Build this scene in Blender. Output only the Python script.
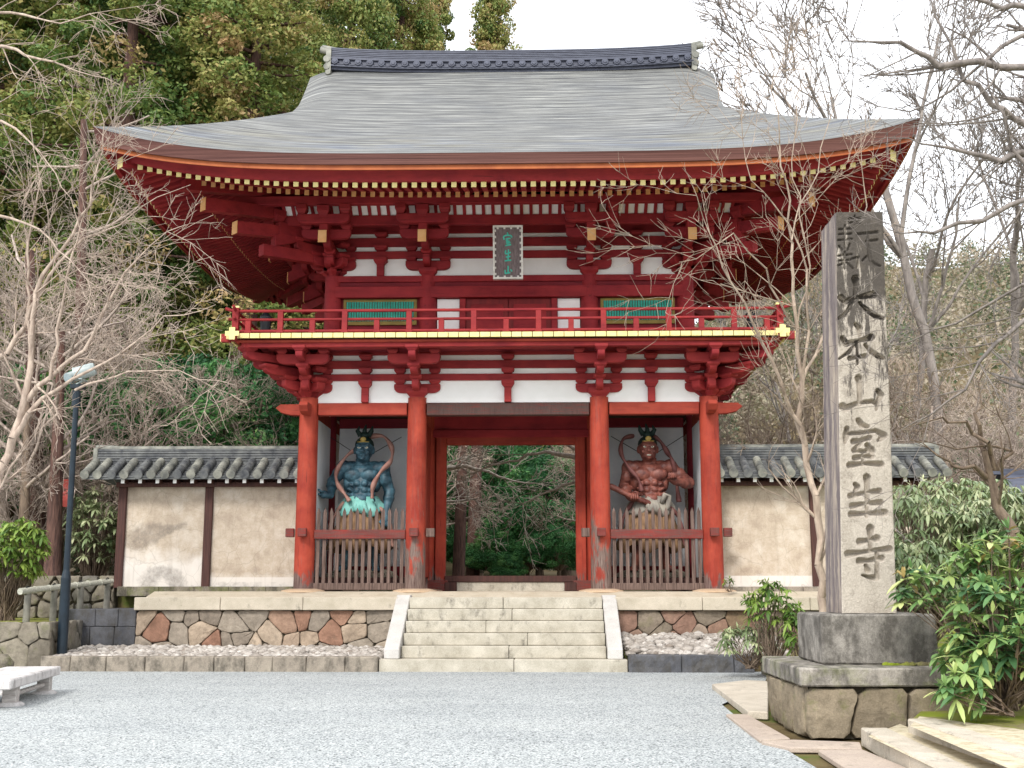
import bpy, bmesh, math, random
import numpy as np
from mathutils import Vector, Matrix
R = math.radians
scn = bpy.context.scene
for o in list(bpy.data.objects): bpy.data.objects.remove(o)
# ------------------------------------------------------------------ camera, world, sun, exposure
F, PITCH, YAW = 1150.0, math.atan(204/1150), math.atan(29.5/1150)
CAM = Vector((0.7, 0.0, 1.47))
cd = bpy.data.cameras.new('camera'); cam = bpy.data.objects.new('camera', cd)
scn.collection.objects.link(cam); scn.camera = cam
cd.sensor_width = 36; cd.lens = F/1024*36; cd.clip_end = 1500; cd.clip_start = .1
cam.location = CAM; cam.rotation_euler = (R(90)+PITCH, 0, YAW)
SUN_EL, SUN_AZ = R(40), R(200)          # azimuth measured clockwise from +Y: the light comes from behind the camera, a little left
w = bpy.data.worlds.new('World'); scn.world = w; w.use_nodes = True
nt = w.node_tree; nt.nodes.clear()
def wn(t, **k):
    n = nt.nodes.new(t)
    for a, b in k.items(): setattr(n, a, b)
    return n
sky = wn('ShaderNodeTexSky', sky_type='NISHITA', sun_disc=False, sun_elevation=SUN_EL, sun_rotation=SUN_AZ)
hs = wn('ShaderNodeHueSaturation'); hs.inputs['Saturation'].default_value = .45
nt.links.new(sky.outputs[0], hs.inputs['Color'])
tc = wn('ShaderNodeTexCoord'); mp = wn('ShaderNodeMapping'); mp.inputs['Scale'].default_value = (1, 1, 2.6)
nz = wn('ShaderNodeTexNoise'); nz.inputs['Scale'].default_value = 2.6; nz.inputs['Detail'].default_value = 7
cr = wn('ShaderNodeValToRGB'); cr.color_ramp.elements[0].position = .33; cr.color_ramp.elements[1].position = .58
nt.links.new(tc.outputs['Generated'], mp.inputs[0]); nt.links.new(mp.outputs[0], nz.inputs['Vector']); nt.links.new(nz.outputs[0], cr.inputs[0])
mx = wn('ShaderNodeMix', data_type='RGBA'); mx.inputs[7].default_value = (9.6, 9.9, 10.4, 1)
mm = wn('ShaderNodeMath', operation='MULTIPLY_ADD'); mm.inputs[1].default_value = .25; mm.inputs[2].default_value = .75
nt.links.new(cr.outputs[0], mm.inputs[0]); nt.links.new(mm.outputs[0], mx.inputs[0]); nt.links.new(hs.outputs[0], mx.inputs[6])
bg = wn('ShaderNodeBackground'); bg.inputs[1].default_value = .10
ow = wn('ShaderNodeOutputWorld')
nt.links.new(mx.outputs[2], bg.inputs[0]); nt.links.new(bg.outputs[0], ow.inputs[0])
sd = bpy.data.lights.new('sun', 'SUN'); sd.energy = 1.5; sd.angle = R(14); sd.color = (1, .96, .9)
sun = bpy.data.objects.new('sun', sd); scn.collection.objects.link(sun)
sdir = Vector((math.sin(SUN_AZ)*math.cos(SUN_EL), math.cos(SUN_AZ)*math.cos(SUN_EL), math.sin(SUN_EL)))
sun.rotation_euler = sdir.to_track_quat('Z', 'Y').to_euler(); sun.location = (0, 0, 30)
vs = scn.view_settings; vs.view_transform = 'Standard'; vs.look = 'None'; vs.gamma = 1; vs.use_curve_mapping = False
vs.exposure = 1.02
# ------------------------------------------------------------------ helpers
def ray(u, v):
    a, b = (u-512)/F, -(v-384)/F
    x, y, z = a, math.cos(PITCH)-b*math.sin(PITCH), math.sin(PITCH)+b*math.cos(PITCH)
    c, s = math.cos(YAW), math.sin(YAW)
    return Vector((x*c-y*s, x*s+y*c, z))
def at(u, v, Y):
    r = ray(u, v); return CAM + r*(Y/r.y)
def gnd(u, v, z=0):
    r = ray(u, v); return CAM + r*((z-CAM.z)/r.z)
def zat(v, Y, u=508): return at(u, v, Y).z
def hexc(h):
    h = h.lstrip('#'); out = []
    for i in (0, 2, 4):
        c = int(h[i:i+2], 16)/255; out.append(c/12.92 if c <= .04045 else ((c+.055)/1.055)**2.4)
    return tuple(out)+(1,)
M = {}
class NT:
    def __init__(s, name):
        s.m = bpy.data.materials.new(name); s.m.use_nodes = True; s.t = s.m.node_tree; s.t.nodes.clear()
        s.out = s.n('ShaderNodeOutputMaterial'); s.b = s.n('ShaderNodeBsdfPrincipled'); s.l(s.b.outputs[0], s.out.inputs[0])
        s.tc = s.n('ShaderNodeTexCoord')
    def n(s, t, **k):
        x = s.t.nodes.new(t)
        for a, b in k.items(): setattr(x, a, b)
        return x
    def l(s, a, b): s.t.links.new(a, b)
    def noise(s, scale, detail=4, rough=.55, stretch=None, co='Object', dist=0):
        n = s.n('ShaderNodeTexNoise'); n.inputs['Scale'].default_value = scale; n.inputs['Detail'].default_value = detail
        n.inputs['Roughness'].default_value = rough; n.inputs['Distortion'].default_value = dist
        src = s.tc.outputs[co]
        if stretch:
            m = s.n('ShaderNodeMapping'); m.inputs['Scale'].default_value = stretch; s.l(src, m.inputs[0]); src = m.outputs[0]
        s.l(src, n.inputs['Vector']); return n.outputs[0]
    def ramp(s, fac, stops):
        r = s.n('ShaderNodeValToRGB'); e = r.color_ramp.elements
        while len(e) < len(stops): e.new(.5)
        for i, (p, c) in enumerate(stops):
            e[i].position = p; e[i].color = c if len(c) == 4 else tuple(c)+(1,)
        s.l(fac, r.inputs[0]); return r.outputs[0]
    def mix(s, f, a, b, mode='MIX'):
        x = s.n('ShaderNodeMix', data_type='RGBA', blend_type=mode)
        for v, i in ((f, 0), (a, 6), (b, 7)):
            if isinstance(v, (int, float)): x.inputs[i].default_value = v
            elif isinstance(v, tuple): x.inputs[i].default_value = v
            else: s.l(v, x.inputs[i])
        return x.outputs[2]
    def math(s, op, a, b=0, c=0, clamp=False):
        x = s.n('ShaderNodeMath', operation=op, use_clamp=clamp)
        for v, i in ((a, 0), (b, 1), (c, 2)):
            if isinstance(v, (int, float)): x.inputs[i].default_value = v
            else: s.l(v, x.inputs[i])
        return x.outputs[0]
    def bump(s, h, st=.4, dist=.02):
        b = s.n('ShaderNodeBump'); b.inputs['Strength'].default_value = st; b.inputs['Distance'].default_value = dist
        s.l(h, b.inputs['Height']); s.l(b.outputs[0], s.b.inputs['Normal'])
    def col(s, c):
        if isinstance(c, tuple): s.b.inputs['Base Color'].default_value = c
        else: s.l(c, s.b.inputs['Base Color'])
    def attr(s, name): 
        a = s.n('ShaderNodeAttribute'); a.attribute_name = name; return a.outputs['Fac']
    def rough(s, r, spec=.4): s.b.inputs['Roughness'].default_value = r; s.b.inputs['Specular IOR Level'].default_value = spec
def simple(name, c1, c2, scale=4, rough=.7, bump=.2, stretch=None, bscale=30, spec=.35, lo=.35, hi=.68, bdist=.01):
    t = NT(name); f = t.noise(scale, 5, .6, stretch)
    t.col(t.ramp(f, [(lo, hexc(c1)), (hi, hexc(c2))])); t.rough(rough, spec)
    if bump: t.bump(t.noise(bscale, 4, .6, stretch), bump, bdist)
    M[name] = t.m; return t.m
def painted(name, c1, c2, worn='#6b5a52', amount=.1, col_z=None):
    """old paint on timber: hue varies, the wood shows where the paint has gone"""
    t = NT(name)
    base = t.ramp(t.noise(2.2, 5, .6, (1, 1, 1)), [(.32, hexc(c1)), (.7, hexc(c2))])
    grain = t.noise(7, 6, .7, (6, 6, .35) if col_z else (.5, 6, 6))
    chip = t.ramp(grain, [(.62-amount, (0, 0, 0)), (.72-amount*.6, (1, 1, 1))])
    wood = t.ramp(t.noise(14, 4, .6, (5, 5, .3)), [(.3, hexc('#3d302c')), (.7, hexc(worn))])
    fac = t.math('MULTIPLY', chip, amount*3.2, clamp=True)
    if col_z:
        sx = t.n('ShaderNodeSeparateXYZ'); t.l(t.tc.outputs['Object'], sx.inputs[0])
        h = t.math('MULTIPLY_ADD', sx.outputs[2], -1.0/col_z, 1.0)
        big = t.noise(3.2, 5, .65, (1.8, 1.8, .55))
        g = t.math('ADD', h, t.math('MULTIPLY_ADD', big, 2.6, -1.45))
        g = t.ramp(g, [(.32, (0, 0, 0)), (.6, (1, 1, 1))])
        fac = t.math('MAXIMUM', fac, t.math('MULTIPLY', g, .93))
    fade = t.ramp(t.noise(1.3, 7, .7, (3, 3, .5) if col_z else (.5, 3, 3)), [(.36, (.74, .70, .70)), (.5, (1, 1, 1)), (.68, (1.10, 1.16, 1.16))])
    base = t.mix(.9, base, fade, 'MULTIPLY')
    crk = t.noise(5, 3, .5, (9, 9, .3) if col_z else (.3, 9, 9)); crf = t.ramp(crk, [(.30, (1, 1, 1)), (.335, (0, 0, 0))])
    base = t.mix(t.math('MULTIPLY', crf, .55), base, hexc('#2c1512'))
    t.col(t.mix(fac, base, wood)); t.rough(.7, .28); t.bump(grain, .3, .012)
    M[name] = t.m; return t.m
painted('vermilion', '#8c3024', '#a34331', amount=.07)
painted('vermilion_column', '#8c2f22', '#a94531', '#7b6c66', amount=.075, col_z=.7)
painted('vermilion_column_worn', '#8c2f22', '#a94531', '#85786f', amount=.1, col_z=2.3)
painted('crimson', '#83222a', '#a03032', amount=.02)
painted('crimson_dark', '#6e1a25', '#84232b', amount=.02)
painted('red_balcony', '#84242a', '#9c3230', amount=.04)
painted('worn_beam', '#6e2c26', '#57302a', '#54443f', amount=.3)
painted('worn_rail', '#8a3029', '#63302b', '#675953', amount=.2)
simple('orange_paint', '#9c5029', '#b36334', 3, .6, .05)
simple('cap_yellow', '#e2d48c', '#ecdf9e', 6, .55, .05)
simple('cap_orange', '#dda468', '#e8b880', 6, .55, .05)
simple('grey_wood', '#46362f', '#79645b', 5, .8, .35, (6, 6, .4), 12)
simple('dark_wood', '#3c2622', '#55362f', 5, .75, .3, (6, 6, .4), 12)
simple('bleached_wood', '#9a938e', '#c2bcb6', 5, .8, .3, (.4, 6, 6), 12)
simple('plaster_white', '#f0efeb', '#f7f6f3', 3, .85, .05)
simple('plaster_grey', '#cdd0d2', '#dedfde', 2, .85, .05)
simple('tile', '#45474b', '#777876', 5, .6, .3, None, 25)
simple('tile_pale', '#5e5f5b', '#a09f93', 3.5, .65, .35, None, 25)
simple('ridge_tile', '#3f4250', '#565a68', 4, .5, .2, (1, 1, 5), 12)
simple('bark_edge', '#472a28', '#805850', 3, .8, .5, (.15, .15, 22), 5, lo=.3, hi=.7)
simple('green_lattice', '#35a590', '#4cbba6', 6, .5, .05)
simple('olive_frame', '#7c6a30', '#94803c', 6, .6, .05)
simple('door_red', '#6d1418', '#84201f', 2, .6, .1, (6, 6, .4))
simple('black_iron', '#17191d', '#23262a', 8, .45, .1)
simple('lamp_pole_paint', '#16222b', '#1f2e39', 5, .4, .05)
simple('lamp_white', '#98a3a2', '#b4bdbb', 5, .4, .05)
simple('glass_lens', '#8fa0a6', '#a9b6ba', 5, .12, 0)
simple('bamboo', '#9a9a8c', '#c2c0b2', 5, .5, .1, (.5, 6, 6))
simple('post_green', '#66645a', '#8a867c', 5, .7, .2)
simple('sign_red', '#a8453f', '#bd5a52', 5, .6, .05)
simple('bark_dark', '#4a3733', '#75574c', 5, .9, .8, (4, 4, .5), 9, bdist=.05)
simple('bark_white', '#a89a8c', '#d6c8b8', 4, .85, .3, (3, 3, .7), 16, bdist=.02)
simple('bark_trunk', '#6a5a4e', '#94826f', 5, .9, .6, (3, 3, .6), 12, bdist=.03)
simple('bark_pale', '#978578', '#cbb9a8', 4, .85, .4, (3, 3, .7), 16, bdist=.02)
simple('bark_rose', '#8b7d74', '#c2b2a4', 4, .85, .4, (3, 3, .7), 16, bdist=.02)
simple('bark_sand', '#8f7e70', '#c0ad99', 4, .85, .4, (3, 3, .7), 16, bdist=.02)
simple('bark_grey', '#6b6460', '#9a918a', 4, .85, .4, (3, 3, .7), 16, bdist=.02)
simple('cloth_teal', '#6aaea3', '#8cc4ba', 4, .7, .2)
simple('cloth_grey', '#7d7770', '#a19a8c', 4, .7, .2)
simple('cloth_tan', '#6b5038', '#a38160', 5, .75, .4, (7, 7, .6), 10)
simple('scarf_rose', '#8c6257', '#b0887b', 5, .7, .3)
simple('scarf_maroon', '#5e3634', '#7c504b', 5, .7, .3)
simple('statue_blue', '#1a323e', '#456876', 7, .5, .5, None, 40, spec=.45, lo=.36, hi=.62)
simple('statue_red', '#572c26', '#8c5346', 7, .5, .5, None, 40, spec=.45, lo=.36, hi=.62)
simple('hair_dark', '#14231f', '#223a34', 5, .6, .3)
simple('gilt', '#a58b45', '#cdb36a', 5, .35, .1)
simple('eye_white', '#d4d0be', '#dedac9', 5, .3, 0)
simple('rock', '#5c564b', '#8d8676', 5, .9, .5, None, 20)
simple('plaque_wood', '#5c504e', '#77696a', 5, .8, .3, (6, 6, .5), 14)
simple('plaque_trim', '#bcb6ae', '#d6d1c9', 8, .7, .1)
def stone(name, c1, c2, dark='#4a463f', moss=None, dirt=.35, sc=3, bump=.6, speck=.5):
    t = NT(name)
    base = t.ramp(t.noise(sc, 6, .65), [(.3, hexc(c1)), (.7, hexc(c2))])
    sp = t.ramp(t.noise(90, 2, .6), [(.35, (.62, .62, .62)), (.62, (1.1, 1.1, 1.1))])
    c = t.mix(speck, base, sp, 'MULTIPLY')
    g = t.ramp(t.noise(5, 8, .7, (1, 1, .6)), [(.62-dirt*.35, (0, 0, 0)), (.78-dirt*.3, (1, 1, 1))])
    c = t.mix(t.math('MULTIPLY', g, .75), c, hexc(dark))
    if moss:
        gn = t.n('ShaderNodeNewGeometry'); sx = t.n('ShaderNodeSeparateXYZ'); t.l(gn.outputs['Normal'], sx.inputs[0])
        mo = t.math('MULTIPLY', t.ramp(t.noise(4, 6, .65), [(.48, (0, 0, 0)), (.6, (1, 1, 1))]), moss)
        c = t.mix(mo, c, hexc('#6d7534'))
    t.col(c); t.rough(.88, .25); t.bump(t.noise(28, 7, .7), bump, .02)
    M[name] = t.m; return t.m
stone('granite_step', '#a19a8a', '#c6bfb0', dirt=.2, bump=.4)
stone('granite_coping', '#aea491', '#c9beac', dirt=.05, bump=.35)
stone('granite_cheek', '#b5b1ab', '#c7c3bd', dirt=.0, bump=.3)
stone('granite_dark', '#4d4e53', '#6a6a6d', dirt=.5, bump=.8)
stone('granite_curb', '#8a8074', '#a49a8b', dirt=.45, bump=.8)
stone('granite_block', '#89847d', '#aaa49b', '#3c3833', dirt=.65, bump=.8)
stone('granite_slab', '#958f86', '#aca59b', '#3a3733', moss=.25, dirt=.6, bump=.7)
stone('paving', '#b5aa99', '#cdc3b3', dirt=.15, moss=.0, bump=.4)
stone('floor_stone', '#b7aa94', '#cabfab', dirt=.05, bump=.3)
stone('paving_pink', '#ab9c90', '#bfaf9f', dirt=.15, bump=.4)
stone('base_pad', '#b79c80', '#c9b095', dirt=.05, bump=.4)
stone('old_stone', '#6e675b', '#948c7c', '#37332c', moss=.35, dirt=.5, bump=.8)
stone('bench_stone', '#c1bcb9', '#d2cecb', '#77716d', dirt=.3, bump=.35)
def attr_stone(name, stops, moss=0, dirt=.4):
    t = NT(name)
    base = t.ramp(t.attr('tint'), [(p, hexc(c)) for p, c in stops])
    c = t.mix(.75, base, t.ramp(t.noise(6, 7, .7), [(.3, (.5, .48, .45)), (.68, (1.25, 1.22, 1.18))]), 'MULTIPLY')
    c = t.mix(.35, c, t.ramp(t.noise(80, 2, .6), [(.35, (.6, .6, .6)), (.65, (1.1, 1.1, 1.1))]), 'MULTIPLY')
    g = t.ramp(t.noise(3.5, 8, .72), [(.56, (0, 0, 0)), (.68, (1, 1, 1))])
    c = t.mix(t.math('MULTIPLY', g, dirt), c, hexc('#55514a'))
    if moss:
        mo = t.math('MULTIPLY', t.ramp(t.noise(4.5, 6, .7), [(.55, (0, 0, 0)), (.64, (1, 1, 1))]), moss)
        c = t.mix(mo, c, hexc('#6b7338'))
    t.col(c); t.rough(.9, .2); t.bump(t.noise(16, 8, .7), .8, .03); M[name] = t.m
attr_stone('masonry', [(.0, '#8d8276'), (.3, '#9f9588'), (.55, '#a89683'), (.76, '#b0a08e'), (.84, '#9c7c69'), (.93, '#916d5c'), (1, '#77706a')])
attr_stone('masonry_brown', [(.0, '#857a6c'), (.4, '#94887a'), (.7, '#8f7264'), (1, '#7c6a55')], .15)
attr_stone('masonry_grey', [(.0, '#7d766a'), (.5, '#918a7c'), (1, '#6f6c66')], .25, .6)
attr_stone('masonry_pedestal', [(.0, '#8f8572'), (.5, '#a09480'), (1, '#857a68')], .3, .45)
attr_stone('pebbles', [(.0, '#9c958e'), (.4, '#b4ada6'), (.8, '#cdc8c2'), (1, '#8f857c')], 0, .1)
simple('mortar', '#3c372f', '#57503f', 8, .95, .3)
# pillar face: streaks of grime run down from the top
t = NT('pillar_stone')
b0 = t.ramp(t.noise(3, 6, .65, (1, 1, .5)), [(.3, hexc('#a89f92')), (.7, hexc('#c6bdb0'))])
b0 = t.mix(.45, b0, t.ramp(t.noise(70, 3, .6), [(.35, (.6, .58, .56)), (.65, (1.1, 1.1, 1.1))]), 'MULTIPLY')
sx = t.n('ShaderNodeSeparateXYZ'); t.l(t.tc.outputs['Object'], sx.inputs[0])
str_ = t.noise(6, 8, .72, (1.6, 1.6, .3)); hz = t.math('MULTIPLY_ADD', sx.outputs[2], .10, -.40)
gr = t.ramp(t.math('ADD', str_, hz), [(.5, (0, 0, 0)), (.57, (1, 1, 1))])
b1 = t.mix(t.math('MULTIPLY', gr, .86), b0, hexc('#37322f'))
fl = t.ramp(t.noise(7, 8, .75, (1, 1, .7)), [(.54, (0, 0, 0)), (.6, (1, 1, 1))])
b1 = t.mix(t.math('MULTIPLY', fl, .35), b1, hexc('#6e665c'))
t.col(b1); t.rough(.9, .2); t.bump(t.noise(30, 8, .7), .7, .02); M['pillar_stone'] = t.m
t = NT('pillar_side')
b1 = t.ramp(t.noise(5, 8, .7, (1.5, 1.5, .2)), [(.3, hexc('#564d53')), (.5, hexc('#857b78')), (.68, hexc('#bfb09e'))])
t.col(b1); t.rough(.9, .2); t.bump(t.noise(25, 8, .7, (1, 1, .3)), .9, .03); M['pillar_side'] = t.m
# gravel
t = NT('gravel'); vo = t.n('ShaderNodeTexVoronoi'); vo.inputs['Scale'].default_value = 62; t.l(t.tc.outputs['Object'], vo.inputs['Vector'])
g = t.ramp(vo.outputs['Color'], [(.12, hexc('#3f4446')), (.24, hexc('#969b9a')), (.6, hexc('#bfc3c1')), (1, hexc('#e9eae8'))])
g = t.mix(.5, g, t.ramp(t.noise(.7, 5, .6), [(.3, (.80, .81, .82)), (.7, (1.03, 1.03, 1.03))]), 'MULTIPLY')
g = t.mix(.8, g, t.ramp(vo.outputs['Distance'], [(.25, (1, 1, 1)), (.75, (.6, .6, .62))]), 'MULTIPLY')
g = t.mix(.5, g, t.ramp(t.noise(.35, 6, .65, (1, 2.2, 1)), [(.36, (.82, .83, .84)), (.5, (1, 1, 1)), (.66, (1.08, 1.07, 1.05))]), 'MULTIPLY')
g = t.mix(.4, g, t.ramp(t.noise(14, 3, .6), [(.35, (.78, .79, .8)), (.6, (1.05, 1.05, 1.05))]), 'MULTIPLY')
t.col(g); t.rough(.85, .25); t.bump(vo.outputs['Distance'], -.6, .012); M['gravel'] = t.m
t = NT('soil'); t.col(t.ramp(t.noise(.8, 8, .7), [(.35, hexc('#5d5038')), (.5, hexc('#77684a')), (.62, hexc('#5e6a34')), (.75, hexc('#4b5a2a'))])); t.rough(.95, .1)
t.bump(t.noise(20, 6, .7), .8, .05); M['soil'] = t.m
t = NT('moss'); t.col(t.ramp(t.noise(2.2, 8, .7), [(.38, hexc('#8b8062')), (.5, hexc('#8a8b4a')), (.62, hexc('#83912f'))])); t.rough(.95, .1)
t.bump(t.noise(30, 6, .7), .8, .04); M['moss'] = t.m
t = NT('sand'); t.col(t.ramp(t.noise(6, 8, .75), [(.38, hexc('#a5977b')), (.5, hexc('#c6baa0')), (.66, hexc('#d6ccb4'))])); t.rough(.95, .1)
t.bump(t.noise(60, 5, .7), .7, .015); M['sand'] = t.m
t = NT('forest_floor'); t.col(t.ramp(t.noise(.25, 9, .75), [(.35, hexc('#3e4a2a')), (.5, hexc('#64573f')), (.66, hexc('#7d7059'))])); t.rough(.95, .1); M['forest_floor'] = t.m
# bark-thatch roof, uv = (along the eave, up the slope)
t = NT('bark_roof'); uv = t.n('ShaderNodeUVMap'); uv.uv_map = 'UVMap'
def uvn(sx_, sy_, sc, det=4, dist=0):
    m = t.n('ShaderNodeMapping'); m.inputs['Scale'].default_value = (sx_, sy_, 1); t.l(uv.outputs[0], m.inputs[0])
    n = t.n('ShaderNodeTexNoise'); n.inputs['Scale'].default_value = sc; n.inputs['Detail'].default_value = det; n.inputs['Distortion'].default_value = dist; n.inputs['Roughness'].default_value = .65
    t.l(m.outputs[0], n.inputs['Vector']); return n.outputs[0]
n1 = uvn(.3, 17, 1.7, 6); wv_ = t.n('ShaderNodeTexWave', wave_type='BANDS', bands_direction='Y'); wv_.inputs['Scale'].default_value = 1.5; wv_.inputs['Distortion'].default_value = 1.6; wv_.inputs['Detail'].default_value = 4; wv_.inputs['Detail Scale'].default_value = .6; wm = t.n('ShaderNodeMapping'); wm.inputs['Scale'].default_value = (.25, 1, 1); t.l(uv.outputs[0], wm.inputs[0]); t.l(wm.outputs[0], wv_.inputs['Vector']); n2 = uvn(.8, 30, 1.5, 3); n3 = uvn(.35, .8, 1.0, 5)
c = t.ramp(n1, [(.3, hexc('#3c3d3f')), (.44, hexc('#606162')), (.54, hexc('#7a7b7a')), (.7, hexc('#a8a8a4'))])
c = t.mix(.75, c, t.ramp(n2, [(.36, (.36, .36, .38)), (.58, (1.22, 1.22, 1.2))]), 'MULTIPLY')
c = t.mix(.55, c, t.ramp(wv_.outputs['Fac'], [(.0, (.5, .5, .52)), (.35, (1, 1, 1)), (1, (1.12, 1.12, 1.1))]), 'MULTIPLY')
c = t.mix(.6, c, t.ramp(n3, [(.3, (.78, .8, .86)), (.5, (1, .98, .93)), (.7, (1.1, 1.1, 1.08))]), 'MULTIPLY')
n4 = uvn(.32, 2.2, 1.1, 2, .6); sv = t.n('ShaderNodeSeparateXYZ'); t.l(uv.outputs[0], sv.inputs[0])
low = t.ramp(sv.outputs[1], [(.0, (1, 1, 1)), (.75, (1, 1, 1)), (1.0, (0, 0, 0))])
lowf = t.math('MULTIPLY', t.ramp(t.math('MULTIPLY', sv.outputs[1], .3), [(.05, (0, 0, 0)), (.16, (1, 1, 1)), (.3, (1, 1, 1)), (.55, (0, 0, 0))]), .38)
c = t.mix(lowf, c, t.mix(1, c, t.ramp(n4, [(.36, (.6, .8, 1.35)), (.46, (.95, .98, 1.05)), (.54, (1.03, 1, .95)), (.64, (1.22, 1.08, .66))]), 'MULTIPLY'))
t.col(c); t.rough(.62, .35); t.bump(n1, .5, .04); M['bark_roof'] = t.m
# cob wall: warm plaster, damp patches low down
t = NT('cob_wall'); sx = t.n('ShaderNodeSeparateXYZ'); t.l(t.tc.outputs['Object'], sx.inputs[0])
c = t.ramp(t.noise(2.6, 8, .7), [(.3, hexc('#a09080')), (.5, hexc('#bcad9b')), (.7, hexc('#cfc4b6'))])
c = t.mix(.5, c, t.ramp(t.noise(40, 4, .7), [(.3, (.8, .79, .77)), (.65, (1.05, 1.05, 1.05))]), 'MULTIPLY')
wv = t.math('ADD', sx.outputs[2], t.math('MULTIPLY_ADD', t.noise(1.6, 6, .7), 1.2, -.6))
wv = t.math('SUBTRACT', wv, t.math('MULTIPLY', t.math('GREATER_THAN', t.attr('damp'), .02), .55)); pale = t.ramp(wv, [(.15, (1, 1, 1)), (.5, (0, 0, 0))])
c = t.mix(t.math('MULTIPLY', pale, .75), c, hexc('#dcd6cf'))
at_ = t.attr('damp'); da = t.ramp(t.math('ADD', at_, t.math('MULTIPLY_ADD', t.noise(3.2, 9, .75), 1.3, -.75)), [(.22, (0, 0, 0)), (.5, (1, 1, 1))]); da = t.math('MULTIPLY', da, t.math('GREATER_THAN', at_, .02)); da = t.math('MULTIPLY', da, t.math('MULTIPLY_ADD', t.ramp(t.noise(9, 9, .8), [(.35, (0, 0, 0)), (.62, (1, 1, 1))]), .45, .2))
c = t.mix(t.math('MULTIPLY', da, .95, clamp=True), c, hexc('#645d58'))
ck = t.n('ShaderNodeTexVoronoi', feature='DISTANCE_TO_EDGE'); ck.inputs['Scale'].default_value = 1.7; wq = t.n('ShaderNodeTexNoise'); wq.inputs['Scale'].default_value = 3.0; wq.inputs['Detail'].default_value = 6; t.l(t.tc.outputs['Object'], wq.inputs['Vector']); wj = t.mix(.16, (0, 0, 0, 1), wq.outputs['Color']); va = t.n('ShaderNodeVectorMath', operation='ADD'); t.l(t.tc.outputs['Object'], va.inputs[0]); t.l(wj, va.inputs[1]); t.l(va.outputs[0], ck.inputs['Vector'])
c = t.mix(t.math('MULTIPLY', t.ramp(ck.outputs['Distance'], [(.0, (1, 1, 1)), (.012, (0, 0, 0))]), .28), c, hexc('#6f655a'))
dr = t.ramp(t.noise(3, 5, .6, (5, 5, .25)), [(.55, (0, 0, 0)), (.75, (1, 1, 1))]); c = t.mix(t.math('MULTIPLY', dr, .22), c, hexc('#7f7466'))
t.col(c); t.rough(.9, .15); t.bump(t.noise(15, 7, .7), .25, .02); M['cob_wall'] = t.m
def leafmat(name, stops, trans=.25, rough=.55, spec=.3, objvar=.25):
    t = NT(name)
    oi = t.n('ShaderNodeObjectInfo')
    f = t.math('ADD', t.attr('tint'), t.math('MULTIPLY_ADD', oi.outputs['Random'], objvar, -objvar/2), clamp=True)
    c = t.ramp(f, [(p, hexc(h)) for p, h in stops]); t.col(c); t.rough(rough, spec)
    tr = t.n('ShaderNodeBsdfTranslucent'); t.l(c, tr.inputs[0])
    ms = t.n('ShaderNodeMixShader'); ms.inputs[0].default_value = trans
    t.l(t.b.outputs[0], ms.inputs[1]); t.l(tr.outputs[0], ms.inputs[2]); t.l(ms.outputs[0], t.out.inputs[0]); M[name] = t.m
leafmat('cedar_leaf', [(0, '#36522f'), (.35, '#587338'), (.6, '#858e4b'), (.8, '#a3965c'), (1, '#b89a70')])
leafmat('dark_leaf', [(0, '#2a5233'), (.4, '#457a47'), (.7, '#689856'), (1, '#9ab870')])
leafmat('wood_leaf', [(0, '#4a5a42'), (.35, '#6b7856'), (.6, '#8d8770'), (1, '#ad9f8c')])
leafmat('rhodo_leaf', [(0, '#476a45'), (.3, '#6a9058'), (.6, '#90ab66'), (.85, '#b6c67c'), (.96, '#cdd490'), (1, '#a8905a')], .25, .42, .4)
leafmat('shrub_leaf', [(0, '#5d7048'), (.4, '#83956a'), (.7, '#a5b184'), (1, '#c6caa0')], .2, .35, .5)
leafmat('bush_leaf', [(0, '#44632a'), (.5, '#6d8a3c'), (1, '#9bb056')], .25, .45, .4)

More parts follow.
